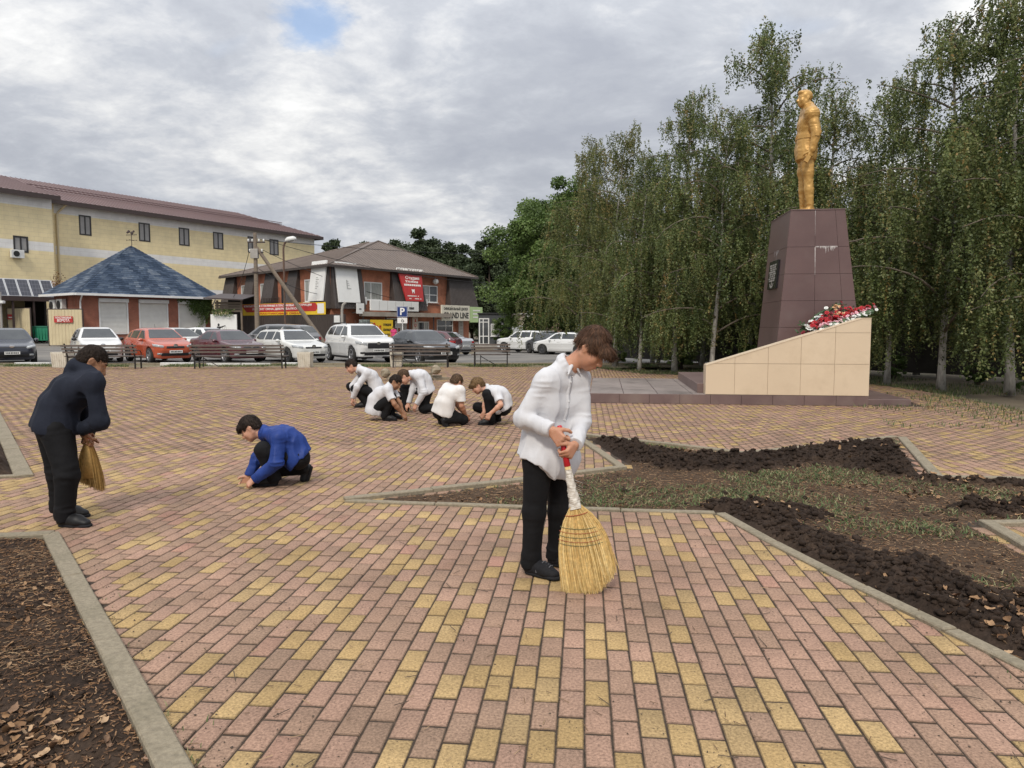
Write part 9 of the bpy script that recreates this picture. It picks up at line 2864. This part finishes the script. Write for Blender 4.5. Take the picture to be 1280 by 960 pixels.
def statue():
    M = MON['M']; A = MON['A']; c = MON['ctr']; zt = MON['zt'] + .012
    w = M @ Vector((c.x, c.y, 0)) + A; Y = w.y; q = at_(Y); S = 1.50
    bz = zt; dyn = VV((0, 0, 0))
    px0 = at(1008, 258, Y)
    def g(px, py, dy=0): return VV(at(px, py, Y + dy))
    J = dict(hipL=g(1009, 189, -.14), hipR=g(1006, 189, .14), kneeL=g(1010.5, 225, -.15), kneeR=g(1003.5, 225, .15), ankL=g(1013, 253, -.14), ankR=g(1005, 253, .16),
             shL=g(1015, 142, -.33), shR=g(1009, 141, .30), elL=g(1020.5, 166, -.40), elR=g(1015, 166, .38), wrL=g(1015.5, 187, -.38), wrR=g(1011, 187, .34), neck=g(1010.5, 135, 0), head=g(1006, 123.5, 0))
    J['ankL'][2] = zt + .135; J['ankR'][2] = zt + .135
    f = nrm((-.99, -.10, 0)); org = VV((w.x, w.y, zt))
    t = thing('statue', 'golden painted statue of a standing soldier in tunic and boots on the pedestal', 'statue', tuple(org))
    P = Person.__new__(Person); P.J = {k: VV(v) for k, v in J.items()}; P.f = f; P.hf = nrm((-1, -.12, .02)); P.hu = nrm((-.02, 0, 1)); P.s = S; P.h = .014; P.hands = {}; P.feet = {}
    j = P.J; P.P = (j['hipL'] + j['hipR']) / 2; P.S = (j['shL'] + j['shR']) / 2; P.r = nrm(j['shR'] - j['shL']); P.up = nrm(P.S - P.P); P.back = np.zeros(3)
    P.C = P.P + (P.S - P.P) * .68 - f * .03 * -1 * .0; P.W = P.P + (P.S - P.P) * .33; P.N = j['neck']; P.org = org; P.t = t
    pts = np.array(list(j.values())); lo = pts.min(0) - .32; hi = pts.max(0) + .32; lo[2] = zt
    F = Field(lo, hi, .0135)
    P.torso(F, .043 * S)
    F.rc(P.C + f * .025 * S - P.r * .04 * S, P.C + f * .025 * S + P.r * .04 * S, .08 * S, None, .08); F.rc(P.C + f * .02 * S, P.W + f * .02 * S, .10 * S, None, .08)
    for sg in (-1, 1):
        F.rc(P.W + P.r * sg * .05 * S, P.P - VV((0, 0, .13)) + P.r * sg * .065 * S, .120 * S, .138 * S, .05)
    F.cut_local(P.P - VV((0, 0, .215)), (-.06, 0, -1), .42)
    for gg, sg in (('L', -1), ('R', 1)):
        a, b, c2 = j['hip' + gg], j['knee' + gg], j['ank' + gg]
        F.rc(a - VV((0, 0, .1)), b + (a - b) * .25, .090 * S, .080 * S, .02); F.rc(b + (a - b) * .3, b, .080 * S, .062 * S, .02)   # breeches
        F.rc(b - VV((0, 0, .02)), b + (c2 - b) * .35, .060 * S, .064 * S, .008); F.rc(b + (c2 - b) * .35, c2, .064 * S, .048 * S, .015)     # boots
        d = nrm(f + P.r * sg * .12); F.rc(c2 - VV((0, 0, .06)) - d * .03, c2 - VV((0, 0, .09)) + d * .20, .052 * S, .040 * S, .03); F.rc(c2 - VV((0, 0, .09)), c2 - VV((0, 0, .1)) + d * .24, .04 * S, .03 * S, .03)
        F.rc(j['sh' + gg], j['el' + gg], .070 * S, .060 * S, .014); F.rc(j['el' + gg], j['wr' + gg], .060 * S, .046 * S, .012); F.rc(j['wr' + gg] + (j['el' + gg] - j['wr' + gg]) * .22, j['wr' + gg], .046 * S, .045 * S, .008)
        hand(F, j['wr' + gg], nrm((-.25, 0, -1)), nrm((-.2, 1 if gg == 'L' else -1, 0)), gg, (.9, 1.0, .6), S * 1.02)
    nd = nrm(j['head'] - P.N); x = nrm(np.cross(nd, f)); y = np.cross(x, nd); c0 = P.N + nd * .03
    for k in range(12):
        a0, a1 = 2 * math.pi * k / 12, 2 * math.pi * (k + 1) / 12; F.rc(c0 + (x * math.cos(a0) + y * math.sin(a0)) * .058 * S, c0 + (x * math.cos(a1) + y * math.sin(a1)) * .058 * S, .022 * S, None, .01)
    F.rc(P.N - P.up * .03, j['head'] - P.hu * .05 * S, .062 * S, .058 * S, .03)
    for gg in 'LR': F.rc(P.N + P.up * .02, j['sh' + gg], .062 * S, .062 * S, .05)
    F.ruffle(.008, 6, 3, (1, 1, .45), ridged=True); F.ruffle(.006, 13, 5, (.8, .8, 1.2), ridged=True)
    HP, HA = head(F, j['head'], P.hf, P.hu, S * 1.02, True)
    F.ell(HP(0, .036, -.012), np.array((.079, .088, .098)) * S, HA, .01); F.ell(HP(0, .075, .05), np.array((.06, .035, .05)) * S, HA, .02)
    F2 = Field(lo, hi, .0135)
    body = link('figure', F.mesh('figure', M_gold, True, org), t)
    hr = P.r
    b = MB()
    me = body.data
    from mathutils.bvhtree import BVHTree
    bv = BVHTree.FromPolygons([v.co for v in me.vertices], [tuple(p_.vertices) for p_ in me.polygons])
    def wrap(center, nrm_, n=40, out=.012, maxd=.32):
        c_ = Vector(center - org); a = Vector(nrm(np.cross(nrm_, f))); bb = Vector(nrm(np.cross(nrm_, VV(a)))); res = []
        for k in range(n):
            t_ = 2 * math.pi * k / n; dd = a * math.cos(t_) + bb * math.sin(t_)
            h_ = bv.ray_cast(c_ + dd * maxd, -dd)
            if h_[0] is None: continue
            res.append(h_[0] + dd * out)
        return res
    bp = wrap(P.W - P.up * .01, P.up, out=.0, maxd=.245)
    q_ = MB()
    for k in range(len(bp)):
        a, c_ = bp[k], bp[(k + 1) % len(bp)]; u = Vector((0, 0, .038)); ca = Vector(P.W - org)
        oa = Vector((a.x - ca.x, a.y - ca.y, 0)).normalized() * .018; oc = Vector((c_.x - ca.x, c_.y - ca.y, 0)).normalized() * .018
        q_.add([a - u + oa, c_ - u + oc, c_ + u + oc, a + u + oa, a - u - oa, c_ - u - oc, c_ + u - oc, a + u - oa], [(0, 1, 2, 3), (3, 2, 6, 7), (4, 5, 1, 0)])
    q_.obj('belt', M_gold, t, False)
    MB().cbox((-.035, -.025, -.15), (.045, .025, .0), .012, Matrix.Translation(Vector(j['wrL'] - org) + Vector((-.08, -.03, -.12))) @ Matrix.Rotation(R(28), 4, 'Y')).obj('gloves', M_gold, t)
    MB().cbox((-.27, -.30, 0.0), (.27, .30, .035), .01, Matrix.Translation((0, 0, .001))).obj('base', M_gold, t)


statue()
